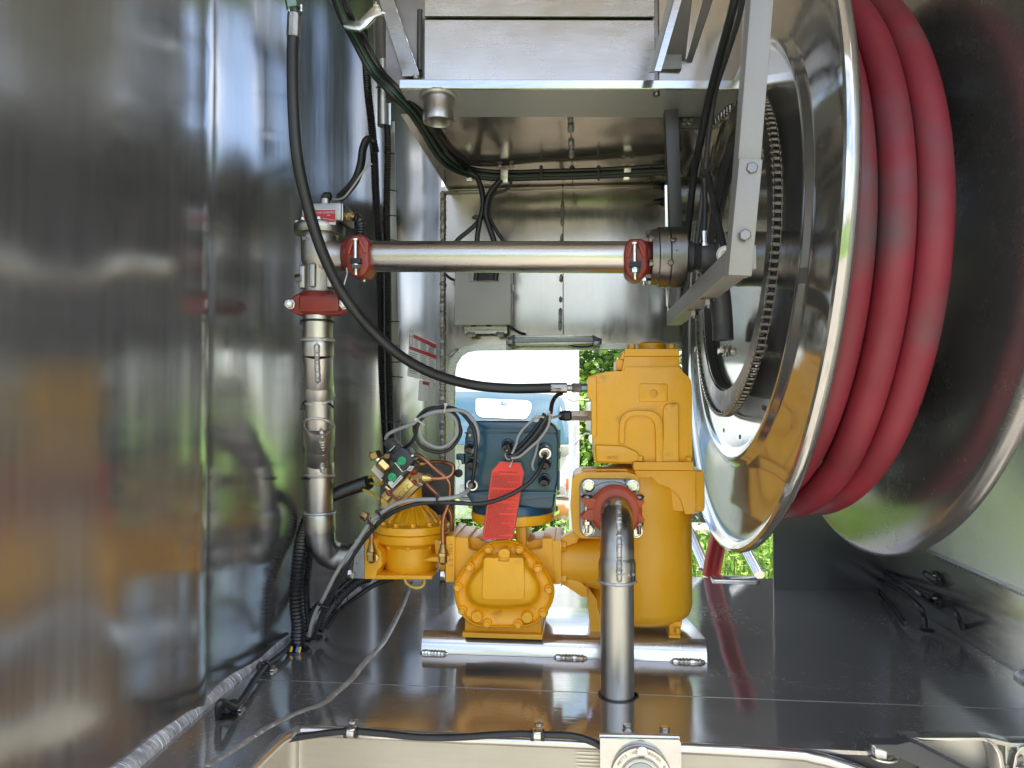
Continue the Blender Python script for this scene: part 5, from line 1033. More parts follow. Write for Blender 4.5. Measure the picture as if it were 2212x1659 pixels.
# cable ties on the arching pair
for x, y, a, Y, lab in ((945, 1082, PI/2, 1.338, 'black cable tie joining the two arching cables above the yellow bonnet'), (879-1, 0, 0, 0, None), (822, 1112, .8, 1.352, 'upper black cable tie left of the yellow bonnet'), (805, 1135, .75, 1.362, 'second black cable tie left of the yellow bonnet'), (700, 1308, .35, 1.428, 'black cable tie low on the arching pair near the floor')):
    if not lab: continue
    d = V((math.cos(a), 0, -math.sin(a)))*.009; c = P(x, y, Y); mb = MB(); mb.tube([c-d*1.1, c+V((0, -.005, 0)), c+d*1.1], .0022, 8); mb.box(c-d-V((.0035, .004, .0035)), c-d+V((.0035, .002, .0035)), .001); build('cable_tie', mb, M_blk, label=lab, category='cable tie')

# hydraulic / sensing hose
hs = thing('hydraulic_hose', 'thick black hose sweeping from the top left down to the yellow air eliminator lid', 'hose', P(1188, 838, 1.47))
hp = [(634, 70, 1.17), (632, 120, 1.17), (633, 200, 1.17), (636, 270, 1.175), (641, 330, 1.18), (650, 384, 1.19), (667, 453, 1.21), (684, 510, 1.23), (703, 560, 1.25), (732, 620, 1.28), (764, 668, 1.30), (802, 712, 1.33), (850, 757, 1.36), (900, 790, 1.39), (960, 816, 1.42), (1030, 833, 1.45), (1100, 839, 1.46), (1150, 839, 1.465), (1192, 838, 1.47)]
mb = MB(); mb.tube([P(*p) for p in hp], .0103, 20, 6); build('hose_body', mb, M_rub, hs)
mb = MB(); a, b = P(1188, 838, 1.47), P(1225, 838, 1.475); L = (b-a).length; mb.lathe(a, b-a, [(0, .0098), (.001, .0112), (L*.97, .0112), (L, .009)], 10); build('crimp_ferrule', mb, M_fit, hs, ang=20)
mb = MB(); a = P(1223, 838, 1.475); mb.lathe(a, (1, 0, 0), [(0, .0072), (.008, .0072), (.0082, .0062), (.0105, .0062), (.011, .008), (.013, .008)], 20); build('hose_nipple', mb, M_fit, hs)
mb = MB(); a = P(1236, 838, 1.476); mb.lathe(a, (1, 0, 0), [(0, .0095), (.002, .0115), (.018, .0115), (.019, .0095)], 6); build('swivel_nut', mb, M_steel, hs, ang=25)
mb = MB(); a = P(1254, 838, 1.477); mb.lathe(a, (1, 0, 0), [(0, .0088), (.016, .0088)], 20); build('thread_adaptor', mb, mat('green_plated', (.20, .27, .23), .4, .9), hs)
mb = MB(); a, b = P(634, 82, 1.17), P(636, 28, 1.17); L = (b-a).length; mb.lathe(a, b-a, [(0, .0110), (.001, .0122), (L*.92, .0120), (L, .009)], 10); build('crimp_ferrule', mb, M_fit, hs, ang=20)
mb = MB(); a = P(637, 30, 1.17); mb.lathe(a, (0, 0, 1), [(0, .0085), (.008, .0085), (.010, .012), (.022, .012)], 16); mb.hex(P(638, 18, 1.165), (-.1, -.25, 1), .016, .02, 0); build('top_fitting', mb, mat('green_plated_top', (.22, .30, .27), .42, .9), hs)
mb = MB(); mb.lathe(P(625, 26, 1.16), (0, 0, 1), [(0, .003), (.012, .003)], 10); mb.lathe(P(651, 26, 1.16), (0, 0, 1), [(0, .003), (.012, .003)], 10); build('locking_pin', mb, M_zinc, hs)

# corrugated conduits at lower left
def cd_(pts, r, lab, pitch=.0055): 
    mb = MB(); mb.corr([P(*p) for p in pts], r, pitch, 12, .2); return build('black_conduit', mb, M_corr, label=lab, category='conduit')
cd_([(644, 1404, 1.475), (644, 1380, 1.47), (645, 1350, 1.465), (641, 1315, 1.46), (640, 1276, 1.46), (643, 1236, 1.47), (648, 1196, 1.49), (655, 1157, 1.52), (668, 1120, 1.55), (695, 1085, 1.56), (730, 1066, 1.55), (766, 1052, 1.53), (799, 1041, 1.51)], .0160, 'thick black corrugated conduit standing in its floor hole at the lower left', .0078)
cd_([(665, 1362, 1.50), (661, 1310, 1.53), (661, 1270, 1.55), (665, 1235, 1.56), (671, 1190, 1.58), (680, 1150, 1.60)], .0095, 'thinner black corrugated conduit rising behind the thick one')
cd_([(689, 1362, 1.50), (703, 1334, 1.52), (722, 1306, 1.55), (745, 1280, 1.58), (775, 1256, 1.61), (800, 1248, 1.63)], .0110, 'black corrugated conduit slanting down under the grey flange', .006)
cd_([(661, 1345, 1.51), (680, 1318, 1.535), (707, 1294, 1.56), (735, 1275, 1.59), (760, 1254, 1.62), (790, 1246, 1.64)], .0105, 'black corrugated conduit crossing above the slanting one', .006)
tb('power_cable', [P(705, 1358, 1.55), P(730, 1322, 1.58), P(770, 1290, 1.62), (P(812, 1262, 1.64)), P(850, 1250, 1.66)], .0055, M_rub, 'black cable running on the floor below the slanting conduits', 'cable')
for x, y, Y, lab in ((743, 1292, 1.56, 'black tie round the slanting conduits under the grey flange'), (728, 1302, 1.545, 'black tie round the slanting conduits nearer the floor hole')):
    mb = MB(); c = P(x, y, Y); mb.sweep([c+V((math.cos(a)*.014, -.018+math.sin(a)*.004, math.sin(a)*.022)) for a in [2*PI*k/16 for k in range(16)]], .0013, 6, closed=True); build('cable_tie', mb, M_blk, label=lab, category='cable tie')
for x, y, r, lab in ((644, 1405, .024, 'black rubber grommet where the thick conduit enters the floor'), (676, 1379, .021, 'black rubber grommet where the grey and black cables enter the floor'), (722, 1324, .013, 'small black grommet on the floor under the slanting conduits'), (490, 1550, .018, 'black rubber grommet near the left floor weld')):
    c = PZ(x, y, 0); mb = MB(); mb.lathe((c.x, c.y, 0), (0, 0, 1), [(.0002, r), (.003, r), (.0045, r*.85), (.0045, r*.5), (.001, r*.5)], 28, cap0=False); build('grommet', mb, M_blk, label=lab, category='grommet')
for dx, m, nm in ((-.008, M_ywire, 'yellow'), (.0045, M_blue, 'blue'), (.010, M_ywire, 'yellow')):
    c = PZ(644, 1405, 0); mb = MB(); mb.tube([c+V((dx, -.0175, -.004)), c+V((dx, -.0185, .004)), c+V((dx, -.014, .012))], .0030, 8); build('wire', mb, m, label=nm+(' wire showing at the foot of the thick conduit' if dx != .010 else ' wire at the right foot of the thick conduit'), category='wire')
tb('yellow_wire', [P(785, 1058, 1.50), P(800, 1063, 1.49), P(815, 1074, 1.475), P(826, 1085, 1.46)], .0024, M_ywire, 'yellow wire running from the conduit end to the brass fittings', 'wire')
tb('yellow_wire', [P(800, 1044, 1.50), P(815, 1046, 1.47), P(828, 1044, 1.45)], .0022, M_ywire, 'short yellow wire between conduit end and solenoid', 'wire')
tb('yellow_wire', [P(797, 1032, 1.50), P(806, 1026, 1.47), P(812, 1020, 1.45)], .0022, M_ywire, 'yellow wire stub above the conduit end', 'wire')
tb('yellow_wire', [P(765+109, 1250, 1.46), P(880, 1262, 1.455), P(897, 1270, 1.45), P(912, 1267, 1.455), P(917, 1258, 1.46), P(916, 1248, 1.47)], .0026, M_ywire, 'yellow wire looped under the yellow valve', 'wire')

# cable along the left weld with clips
tb('floor_cable', [P(636, 1372, 1.52), PZ(622, 1398, .012), PZ(600, 1420, .012), PZ(572, 1440, .014), PZ(550, 1468, .013), PZ(530, 1500, .012), PZ(512, 1522, .014), PZ(500, 1527, .020), PZ(484, 1518, .034), PZ(474, 1520, .036), PZ(471, 1535, .022), PZ(474, 1552, .002)], .0058, M_rub, 'black cable clipped along the left floor weld', 'cable')
for x, y, lab in ((570, 1440, 'padded P-clip and screw half way along the left floor cable'), (498, 1526, 'padded P-clip and screw near the end of the left floor cable')):
    t = thing('cable_clip', lab, 'clip', PZ(x, y, 0)); c = PZ(x, y, .012); mb = MB(); 
    for dd in (-.004, .004): mb.sweep([c+V((math.cos(a)*.0085+dd*.7, dd, math.sin(a)*.0085)) for a in [2*PI*k/18 for k in range(18)]], .0026, 8, closed=True)
    build('rubber_loop', mb, M_corr, t); c = PZ(x+16, y+8, 0); mb = MB(); mb.box((c.x-.012, c.y-.007, .0006), (c.x+.010, c.y+.007, .003), .001); mb.hex((c.x, c.y, .003), (0, 0, 1), .007, .006, 1.4); build('screw', mb, M_zinc, t)

# front cable under the lip, with clips
fy = 1.095
tb('sill_cable', [P(300, 1700, 1.04), P(430, 1640, 1.07), P(548, 1600, fy), P(600, 1600, fy), P(660, 1590, fy), P(720, 1582, fy), P(765, 1580, fy), P(830, 1585, fy), P(900, 1592, fy), P(980, 1593, fy), P(1060, 1588, fy), P(1120, 1585, fy), P(1170, 1587, fy), P(1230, 1589, fy), P(1270, 1599, fy), P(1310, 1618, fy), P(1350, 1645, 1.11)], .0052, M_rub, 'black cable sagging between two clips below the bright floor lip', 'cable')
for x, y, lab in ((759, 1582, 'metal and rubber P-clip holding the front cable, left one'), (1161, 1588, 'metal and rubber P-clip holding the front cable, beside the gauge bracket')):
    t = thing('cable_clip', lab, 'clip', P(x, y+12, fy)); mb = MB()
    for dx in (-11, 11): a = P(x+dx, y, fy); mb.lathe(a-V((.0028, 0, 0)), (1, 0, 0), [(0, .007), (.0004, .0085), (.0052, .0085), (.0056, .007)], 24)
    build('rubber_loop', mb, M_blk, t); a = P(x, y, fy); mb = MB(); mb.lathe(a-V((.006, 0, 0)), (1, 0, 0), [(0, .0072), (.012, .0072)], 24); mb.box(P(x-9, y-3, fy-.004), P(x+9, y-9, fy+.01), .001); mb.lathe(P(x, y-8, fy-.002), (0, 0, 1), [(0, .008), (.002, .008), (.004, .005)], 18); build('metal_band', mb, M_zinc, t)
    mb = MB(); c = PZ(x+3, 1558+(x-760)*.012, 0); mb.lathe(c, (0, 0, 1), [(0, .0075), (.002, .0072), (.0035, .004)], 18); build('screw_head', mb, M_zinc, t)
for x, y in ((1356, 1573), (1436, 1576)):
    mb = MB(); c = PZ(x, y+2, 0); mb.hex(c, (0, 0, 1), .0078, .006, 1.2 if x < 1400 else 0); build('lip_bolt', mb, M_zinc, o_floor)

# gauge on its bracket
gb = thing('dial_gauge', 'round tank gauge face on a pale aluminium bracket under the front lip', 'gauge', P(1383, 1690, 1.07))
c8 = K(2300, 2800, 500)
mb = MB(); mb.prism([P(*c8(a, b), 1.075) for a, b in rpoly([(275, 470), (1660, 500), (1690, 560), (1720, 2200), (290, 2200)], [10, 10, 10, 0, 0])], (0, .006, 0), .001); br_ = build('bracket', mb, M_plate, gb)
mb = MB(); a, b = P(*c8(262, 420), 1.09), P(*c8(1655, 450), 1.09); mb.tube([P(*c8(268, 440), 1.085), P(*c8(960, 450), 1.085), P(*c8(1655, 470), 1.085)], .0058, 12); build('bracket_bend', mb, M_plate, gb)
gc = P(1384, 1674.5, 1.07); gr = px(63.5, 1.07)
mb = MB(); mb.lathe(gc, (0, -1, 0), [(-.004, gr*.97), (.0, gr), (.006, gr), (.008, gr*.97), (.0075, gr*.70), (.010, gr*.68), (.012, gr*.66), (.010, gr*.62), (.009, gr*.2)], 72); dial = build('dial_housing', mb, M_sill, gb)
mb = MB(); mb.lathe(gc, (0, -1, 0), [(.0095, gr*.60), (.0110, gr*.59), (.0110, gr*.56), (.0095, gr*.55)], 64, cap0=False, cap1=False); build('dial_ring', mb, M_white, gb)
mb = MB(); mb.lathe(gc, (0, -1, 0), [(.009, gr*.54), (.012, gr*.52), (.013, gr*.3), (.013, .001)], 48); build('dial_lens', mb, mat('lens_plastic', (.35, .37, .36), .2, 0), gb)
c = P(*c8(1010, 700), 1.06); mb = MB(); mb.lathe(c, (0, -1, 0), [(0, .0078), (.002, .0075), (.004, .004)], 20); build('screw', mb, M_zinc, gb)
for s0, txt, a0 in ((1, 'METTS IND.', 150), (1, 'WARREN, RI', 76)):
    for i, ch in enumerate(txt):
        a = math.radians(a0-i*6.1); u = V((math.cos(a), 0, math.sin(a))); text('embossed_text', ch, gc+V((0, -.0085, 0))+u*gr*.84, (math.sin(a), 0, -math.cos(a)), u, .0058, M_box, dial, .0003)
# right front brackets
fr_ = thing('frame_bracket', 'cast bright aluminium frame bracket at the lower right corner with bolts on the floor edge', 'bracket', P(2090, 1659, 1.08))
c5 = K(3300, 2800, 732)
def f5(l, Y): return [P(*c5(a, b), Y) for a, b in l]
mb = MB(); mb.prism(f5(rpoly([(730, 292), (1000, 320), (1750, 318), (1850, 330), (2060, 380), (2400, 380), (2400, 420), (2060, 430), (1850, 385), (1730, 355), (1000, 352), (880, 330)], 6), 1.075), (0, .02, 0), .0015); mb.prism(f5(rpoly([(480, 335), (900, 345), (1000, 380), (1065, 460), (980, 410), (860, 362), (720, 395)], 6), 1.07), (0, .02, 0), .0015); build('top_rim', mb, M_plate, fr_)
mb = MB(); mb.prism(f5([(1000, 350), (1900, 350), (2000, 420), (2400, 420), (2400, 1300), (1000, 1300)], 1.10), (0, .01, 0)); build('back_web', mb, M_sill, fr_, smooth=False)
mb = MB(); mb.prism(f5(rpoly([(1780, 350), (1880, 400), (1950, 500), (1985, 677), (1990, 1300), (1940, 1300), (1935, 680), (1900, 520), (1850, 420)], 20), 1.065), (0, .03, 0), .002); mb.prism(f5(rpoly([(1990, 410), (2110, 420), (2110, 1300), (2010, 1300)], 10), 1.085), (0, .012, 0), .003); mb.prism(f5(rpoly([(2250, 415), (2180, 470), (2130, 560), (2110, 700), (2110, 1300), (2080, 1300), (2085, 660), (2110, 520), (2170, 430)], 20), 1.07), (0, .03, 0), .002); build('vertical_rib', mb, M_plate, fr_)
mb = MB(); mb.prism(f5([(380, 395), (700, 398), (860, 362), (960, 400), (2700, 1300), (1900, 1300), (970, 677)], 1.045), (0, .02, 0), .003); build('dark_strut', mb, M_frdk, label='dark sloping strut at the lower right beside the curved lip', category='strut')
for a, b in ((568, 310), (2115, 325)):
    mb = MB(); c = P(*c5(a, b), 1.085); mb.hex((c.x, c.y+.012, .001), (0, 0, 1), .0145, .012, 1.45, rot=.5); build('bolt', mb, M_zinc, fr_)
# ================================================================ REAR WALL FITTINGS
cx2 = K(1300, 0, 1400)
bxo = thing('control_box', 'grey painted control box bracketed to the rear wall behind the horizontal pipe', 'control box', P(1045, 706, 2.0))
mb = MB(); mb.box(P(984, 700, 1.955), P(1109, 560, 2.035), .004, 2); hb = build('enclosure', mb, M_box, bxo)
mb = MB(); mb.box(P(982, 702, 1.945), P(1104, 556, 1.9545), .002, 2); ld = build('lid', mb, M_box, bxo)
for x, y in ((989, 693), (1096, 695), (989, 560)):
    mb = MB(); mb.lathe(P(x, y, 1.945), (0, -1, 0), [(0, .0058), (.0012, .0055), (.0016, .003)], 16); build('lid_screw', mb, M_box, ld)
mb = MB(); mb.box(P(1013, 608, 1.940), P(1080, 560, 1.9448), .001); lp = build('latch_plate', mb, M_box, ld)
mb = MB(); mb.box(P(1025, 606, 1.936), P(1068, 575, 1.9405), .001); build('display_window', mb, M_black, lp)
mb = MB(); mb.box(P(1104, 630, 1.95), P(1111, 616, 1.965), .001); build('hinge', mb, M_steel, bxo)
for k in range(4):
    mb = MB(); mb.box(P(982.5-.6, 610+k*18+12, 1.950), P(983.6, 610+k*18, 1.953)); build('gasket_piece', mb, M_black, bxo)
mb = MB(); mb.box(P(1003, 721, 2.0), P(1096, 706, 2.005), .001); mb.box(P(1001, 708, 1.985), P(1096, 702, 2.01), .001); br_ = build('mounting_bracket', mb, M_ledge, bxo, smooth=False)
for x in (1023, 1056):
    mb = MB(); mb.box(P(x-6, 705.5, 1.983), P(x+6, 702, 1.99), .001); build('slot_nut', mb, M_black, bxo)
for x in (1018, 1081):
    mb = MB(); a, b = P(x-12, 722, 2.0), P(x+12, 723, 2.0); mb.weld([a, (a+b)/2, b], .0075, .006, 8, rnd=.3); build('weld_bead', mb, M_weld, bxo)
tb('lamp_cable', [P(1094, 702, 2.0), P(1106, 709, 2.02), P(1122, 718, 2.03), P(1135, 722, 2.02)], .0035, M_rub, 'black cable from the control box to the strip light', 'cable')
tb('box_cable', [P(960, 590, 1.97), P(968, 598, 1.97), P(978, 604, 1.965), P(988, 607, 1.96)], .004, M_rub, 'short black cable entering the left side of the control box', 'cable')
lt = thing('strip_light', 'slim aluminium LED strip light above the hatch opening', 'strip light', P(1200, 750, 1.98))
mb = MB(); sec = rpoly([(0, 0), (.024, 0), (.024, .012), (.018, .019), (-.0, .019)], .002, 2)
a, b = P(1111, 727, 1.985), P(1281, 729, 1.985); mb.box((a.x, 1.985, b.z-.020), (b.x, 2.01, a.z+.0035), .003); mb.box((a.x, 1.980, b.z+.0015), (b.x, 1.986, a.z+.0015), .001); mb.box((a.x, 1.979, b.z-.018), (b.x, 1.986, b.z-.014), .001); hl = build('housing', mb, M_ledge, lt)
mb = MB(); mb.box((a.x, 1.977, b.z-.0125), (b.x, 1.986, b.z-.0015), .002); build('lens', mb, M_led, lt)
for k in range(30):
    mb = MB() if k == 0 else mb
    xx = a.x+(b.x-a.x)*(k+.5)/30; mb.box((xx-.0013, 1.9760, b.z-.0085), (xx+.0013, 1.9771, b.z-.006))
build('led_row', mb, M_white, lt, kind='stuff')
for x0_, x1_, o in ((1095, 1112, -1), (1280, 1300, 1)):
    mb = MB(); mb.prism(pp(rpoly([(1111, 722), (1098, 728), (1095, 740), (1098, 748), (1112, 747)] if o < 0 else [(1280, 723), (1292, 729), (1300, 731), (1300, 742), (1284, 748)], 2), 1.975), (0, .036, 0), .002, 2); build('end_cap', mb, M_frdk, lt)
for x, y0_, y1_ in ((1099, 734, 757), (1288, 737, 762)):
    mb = MB(); mb.prism(pp([(x-6, y0_), (x+8, y0_), (x+8, y0_+9), (x-6, y0_+9)], 1.97), (0, .05, 0), .001); mb.prism(pp([(x-6, y0_+9.2), (x+7, y0_+9.2), (x+7, y1_), (x-6, y1_)], 2.020), (0, .004, 0)); mb.hex(P(x, y1_-3, 2.02), (0, -1, 0), .003, .003, 1.2); build('mounting_clip', mb, M_steel, lt)
tb('lamp_lead', [P(1225, 744, 2.0), P(1245, 749, 2.0), P(1270, 749, 2.0), P(1290, 741, 2.0)], .0022, M_rub, 'thin black lead sagging under the right half of the strip light', 'cable')

# warning decal on the curved rear left corner (follows the wall)
def on_wall(pts_px, name, m, par, lift, z0px, z1px):
    pass
import mathutils
wall_bvh = mathutils.bvhtree.BVHTree.FromPolygons([v.co.copy() for v in o_left.data.vertices], [tuple(p.vertices) for p in o_left.data.polygons])
def cast(x, y, lift=.0012):
    d = (P(x, y, 2)-CAMP).normalized(); h = wall_bvh.ray_cast(CAMP, d)
    return h[0]-d*lift if h[0] else P(x, y, 2.04)
def decal(pts, m, name, par, lift, sub=10, **k):
    """quad given as 4 px corners, subdivided and laid on the wall"""
    (ax, ay), (bx, by), (cx, cy), (dx, dy) = pts; vs = []; fs = []
    for i in range(sub+1):
        for j in range(sub+1):
            u, v = i/sub, j/sub; x = (ax*(1-u)+bx*u)*(1-v)+(dx*(1-u)+cx*u)*v; y = (ay*(1-u)+by*u)*(1-v)+(dy*(1-u)+cy*u)*v
            vs.append(cast(x, y, lift))
    for i in range(sub):
        for j in range(sub): n_ = i*(sub+1)+j; fs.append((n_, n_+1, n_+sub+2, n_+sub+1))
    mb = MB(); mb.raw(vs, fs); return build(name, mb, m, par, **k)
dc = thing('warning_decal', 'white and red warning decal on the curved rear left wall', 'decal', cast(912, 860))
M_dec = mat("decal_film", (.72, .70, .66), .3, 0, coat=.3)
dk = decal([(884, 716), (942, 741), (941, 828), (880, 812)], M_dec, 'sheet', dc, .0015)
for l in ([(893, 722), (942, 744), (942, 753), (893, 730)], [(884, 747), (942, 767), (942, 776), (884, 754)]):
    decal(l, M_labr, 'red_band', dk, .0022, 6)
for x0_, x1_, ya, yb, n_ in ((895, 904, 733, 750, 5), (908, 922, 738, 758, 8), (926, 940, 744, 764, 8), (884, 902, 760, 806, 12), (908, 922, 766, 818, 14), (926, 940, 772, 822, 14)):
    vs = []
    mb = MB()
    for i in range(n_):
        y = ya+(yb-ya)*i/n_; s_ = (x1_-x0_)*.33; A = [cast(x0_, y, .0022), cast(x1_-(i % 3), y+s_, .0022), cast(x1_-(i % 3), y+s_+1.0, .0022), cast(x0_, y+1.0, .0022)]; mb.raw(A, [(0, 1, 2, 3)])
    build('small_print', mb, M_ink, dk, kind='stuff')
mb = MB()
for l in ([(885, 722), (885, 744)], [(891, 724), (891, 746)], [(885, 726), (891, 728)], [(885, 744), (891, 746)]): mb.sweep([cast(*l[0], .002), cast(*l[1], .002)], .0006, 4)
build('book_pictogram', mb, M_ink, dk)
dc2 = thing('warning_decal', 'small white decal with red strip under the large warning decal', 'decal', cast(915, 880))
dk = decal([(905, 820), (927, 825), (926, 869), (903, 865)], M_dec, 'sheet', dc2, .0015, 6)
decal([(913, 823), (927, 826), (927, 833), (913, 830)], M_labr, 'red_band', dk, .0022, 3)

# ================================================================ CONDUITS ON THE LEFT WALL
tbp = thing('cable_tube', 'vertical aluminium tube and angle strip carrying black conduits on the left wall', 'tube', P(848, 1005, 1.78))
mb = MB(); a, b = P(826, 122, 1.74), P(824, -80, 1.60); mb.lathe(a, b-a, [(0, .0205), ((b-a).length, .0215)], 28); build('upper_tube', mb, M_frame, tbp)
mb = MB(); a, b = P(830, 272, 1.75), P(828, 115, 1.74); mb.lathe(a, b-a, [(0, .0172), ((b-a).length, .0172)], 28); build('middle_tube', mb, M_alu, tbp)
mb = MB(); mb.prism([P(838, 262, 1.762), P(850, 262, 1.762), P(857, 600, 1.80), P(865, 1002, 1.84), P(852, 1002, 1.84), P(842, 600, 1.80)], (0, .003, 0), .0005); mb.prism([P(850, 262, 1.762), P(850.5, 262, 1.79), P(865.5, 1002, 1.87), P(865, 1002, 1.84)], (.002, 0, 0)); build('angle_strip', mb, M_alu, tbp, smooth=False)
cd_([(784, 60, 1.60), (790, 120, 1.66), (795, 200, 1.72), (802, 262, 1.745), (808, 330, 1.75), (812, 420, 1.755), (818, 520, 1.76), (822, 620, 1.77), (824, 760, 1.78), (829, 880, 1.78), (836, 985, 1.77)], .0110, 'left black conduit of the vertical bundle on the rear left wall', .006)
cd_([(837, 272, 1.735), (838, 330, 1.735), (836, 430, 1.74), (836, 520, 1.745), (838, 620, 1.76), (839, 760, 1.77), (843, 880, 1.775), (846, 985, 1.78)], .0098, 'right black conduit of the vertical bundle on the rear left wall', .006)
cd_([(812, 330, 1.72), (806, 306, 1.71), (793, 302, 1.69), (784, 322, 1.67), (780, 352, 1.64), (770, 385, 1.60), (752, 410, 1.55), (736, 426, 1.48)], .0100, 'black conduit arching left from the bundle to the flow control valve', .006)
tb('bundle_cable', [P(826, 500, 1.73), P(830, 600, 1.75), P(831, 760, 1.76), P(836, 960, 1.76), P(838, 1000, 1.75)], .004, M_rub, 'plain black cable between the two vertical conduits', 'cable')
tb('green_wire', [P(835, 960, 1.745), P(838, 985, 1.73), P(842, 1004, 1.70)], .0018, M_green, 'thin green wire at the bottom of the vertical conduits', 'wire')
tb('blue_wire', [P(843, 955, 1.745), P(845, 985, 1.73), P(846, 1002, 1.70)], .0018, M_blue, 'thin blue wire at the bottom of the vertical conduits', 'wire')
for i, (x, y, w2, Y) in enumerate(((832, 190, 19, 1.72), (842, 328, 12, 1.73), (846, 410, 12, 1.74), (848, 462, 10, 1.745), (842, 516, 14, 1.745), (848, 689, 14, 1.765), (848, 743, 14, 1.77), (852, 776, 16, 1.775), (853, 810, 16, 1.775), (845, 905, 20, 1.77))):
    mb = MB(); n_ = 12; mb.tube([P(x-math.cos(PI*k/n_)*w2, y+4*S(PI*k/n_)*(1 if i % 2 else .3)+k*.4, Y)+V((0, -.014*S(PI*k/n_), 0)) for k in range(n_+1)], .0017, 6, 2)
    o = build('cable_tie', mb, M_blk, label=['black cable tie round the top tube where the green wire passes', 'black tie just below the open end of the middle tube', 'black tie on the upper vertical conduits', 'black tie a little above the horizontal pipe', 'black tie directly above the horizontal pipe', 'first black tie below the horizontal pipe on the conduits', 'black tie on the conduits beside the warning decal top', 'black tie with long tail on the conduits beside the decal', 'black tie on the conduits where the big hose crosses', 'lowest black tie on the vertical conduits'][i], category='cable tie', group=None)
# diagonal ceiling bundle
def diag(dx, dy, dY, r, m, lab):
    L = [(716, -40, 1.20), (742, 30, 1.28), (772, 85, 1.36), (808, 150, 1.40), (850, 196, 1.385), (893, 240, 1.45), (922, 284, 1.56), (948, 325, 1.68), (975, 352, 1.77), (1010, 371, 1.83), (1060, 379, 1.855), (1110, 380, 1.855), (1180, 378, 1.85), (1260, 376, 1.85), (1330, 373, 1.84), (1400, 369, 1.83), (1470, 366, 1.82)]
    return tb('ceiling_cable', [P(x+dx*(1 if i < 9 else .25), y+dy*(1 if i > 6 else .5), Y+dY) for i, (x, y, Y) in enumerate(L)], r, m, lab, 'cable')
diag(0, 0, 0, .0060, M_rub, 'thick black cable in the middle of the ceiling bundle')
diag(9, -8, .008, .0065, M_corr, 'black cable along the top of the ceiling bundle')
diag(-8, 7, -.006, .0060, M_rub, 'black cable along the bottom of the ceiling bundle')
diag(17, 3, .012, .0045, M_rub, 'thin black cable on the right edge of the ceiling bundle')
diag(-2, 2, -.009, .0015, M_green, 'thin green wire lying on the black ceiling bundle')
tb('edge_rod', [P(700, -40, 1.22), P(735, 30, 1.32), P(780, 105, 1.45), P(815, 163, 1.46), P(852, 208, 1.40), P(900, 260, 1.52), P(938, 314, 1.67), P(962, 354, 1.79)], .0058, M_alu, 'pale metal rod running diagonally beside the ceiling cables', 'rod')
def clipb(pts, Y, th, lab):
    t = thing('cable_clip', lab, 'clip', P(*pts[0], Y)); mb = MB(); mb.prism(pp(rpoly(pts, 2), Y), (0, th, 0), .0015, 2); build('strap', mb, M_zinc, t); return t
ck = clipb([(741, 56), (752, 62), (775, 66), (790, 58), (810, 36), (826, 30), (820, 12), (804, 14), (796, 22), (776, 44), (762, 44), (744, 40)], 1.29, .008, 'bent bright metal clip holding cables at the top left')
mb = MB(); mb.lathe(P(812, 12, 1.285), (0, 0, 1), [(0, .005), (.006, .004)], 12); mb.lathe(P(827, 28, 1.285), (.6, 0, -.2), [(0, .004), (.005, .003)], 12); build('weld_nub', mb, M_zinc, ck)
for pts, lab, nub in (([(1081, 366), (1098, 366), (1097, 394), (1081, 394)], 'metal strap clip over the ceiling cables just right of the branch', (1080, 1104)), ([(1348, 362), (1365, 362), (1361, 388), (1346, 388)], 'metal strap clip over the ceiling cables near the rear reel post', (1347, 1366)), ([(1004, 370), (1016, 370), (1020, 391), (1007, 391)], 'metal strap clip at the left bend of the ceiling cables', None)):
    t = clipb(pts, 1.828, .012, lab)
    if nub:
        for nx in nub: mb = MB(); mb.weld([P(nx-5, pts[0][1]-4, 1.84), P(nx, pts[0][1]-7, 1.84), P(nx+5, pts[0][1]-3, 1.84)], .0055, .004, 8, rnd=.3); build('weld_nub', mb, M_weld, t)
for x, lab in ((1169, 'left upright black tie on the ceiling cables'), (1293, 'middle upright black tie on the ceiling cables'), (1405, 'right upright black tie on the ceiling cables')):
    mb = MB(); c = P(x, 376, 1.835); mb.box(c+V((-.003, -.004, -.018)), c+V((.003, .002, .022)), .001); mb.box(c+V((-.0045, -.006, .014)), c+V((.0045, .002, .020)), .001); build('cable_tie', mb, M_blk, label=lab, category='cable tie')
br1 = [('left strand of the cables dropping behind the horizontal pipe', [(1000, 366), (1016, 370), (1034, 390), (1045, 425), (1046, 462), (1020, 492), (984, 524), (975, 560)]),
       ('second strand of the cables dropping behind the horizontal pipe', [(1012, 372), (1030, 384), (1040, 412), (1043, 446), (1036, 480), (1030, 524), (1030, 580), (1028, 606)]),
       ('third strand of the cables dropping behind the horizontal pipe', [(1082, 388), (1060, 414), (1051, 440), (1050, 466), (1058, 494), (1068, 526), (1072, 580), (1070, 606)]),
       ('right strand of the cables dropping behind the horizontal pipe', [(1078, 392), (1062, 424), (1056, 448), (1058, 470), (1072, 498), (1090, 526), (1100, 560)]),
       ('small curl of black cable right of the branch', [(1104, 386), (1101, 402), (1088, 413), (1070, 418), (1056, 428)])]
for i, (lab, l) in enumerate(br1): tb('branch_cable', [P(x, y, 1.835+.012*(k_/8)-.006*(i % 3)) for k_, (x, y) in enumerate(l)], (.0060, .0068, .0075, .0050, .0040)[i], M_rub, lab, 'cable')
mb = MB(); mb.sweep([P(1030+9*math.cos(a), 470+3*math.sin(a), 1.83) for a in [2*PI*k/12 for k in range(12)]], .0022, 6, closed=True); mb.box(P(1023, 472, 1.82), P(1031, 466, 1.83), .001); build('cable_tie', mb, M_blk, label='black tie gathering the dropping cables above the horizontal pipe', category='cable tie')
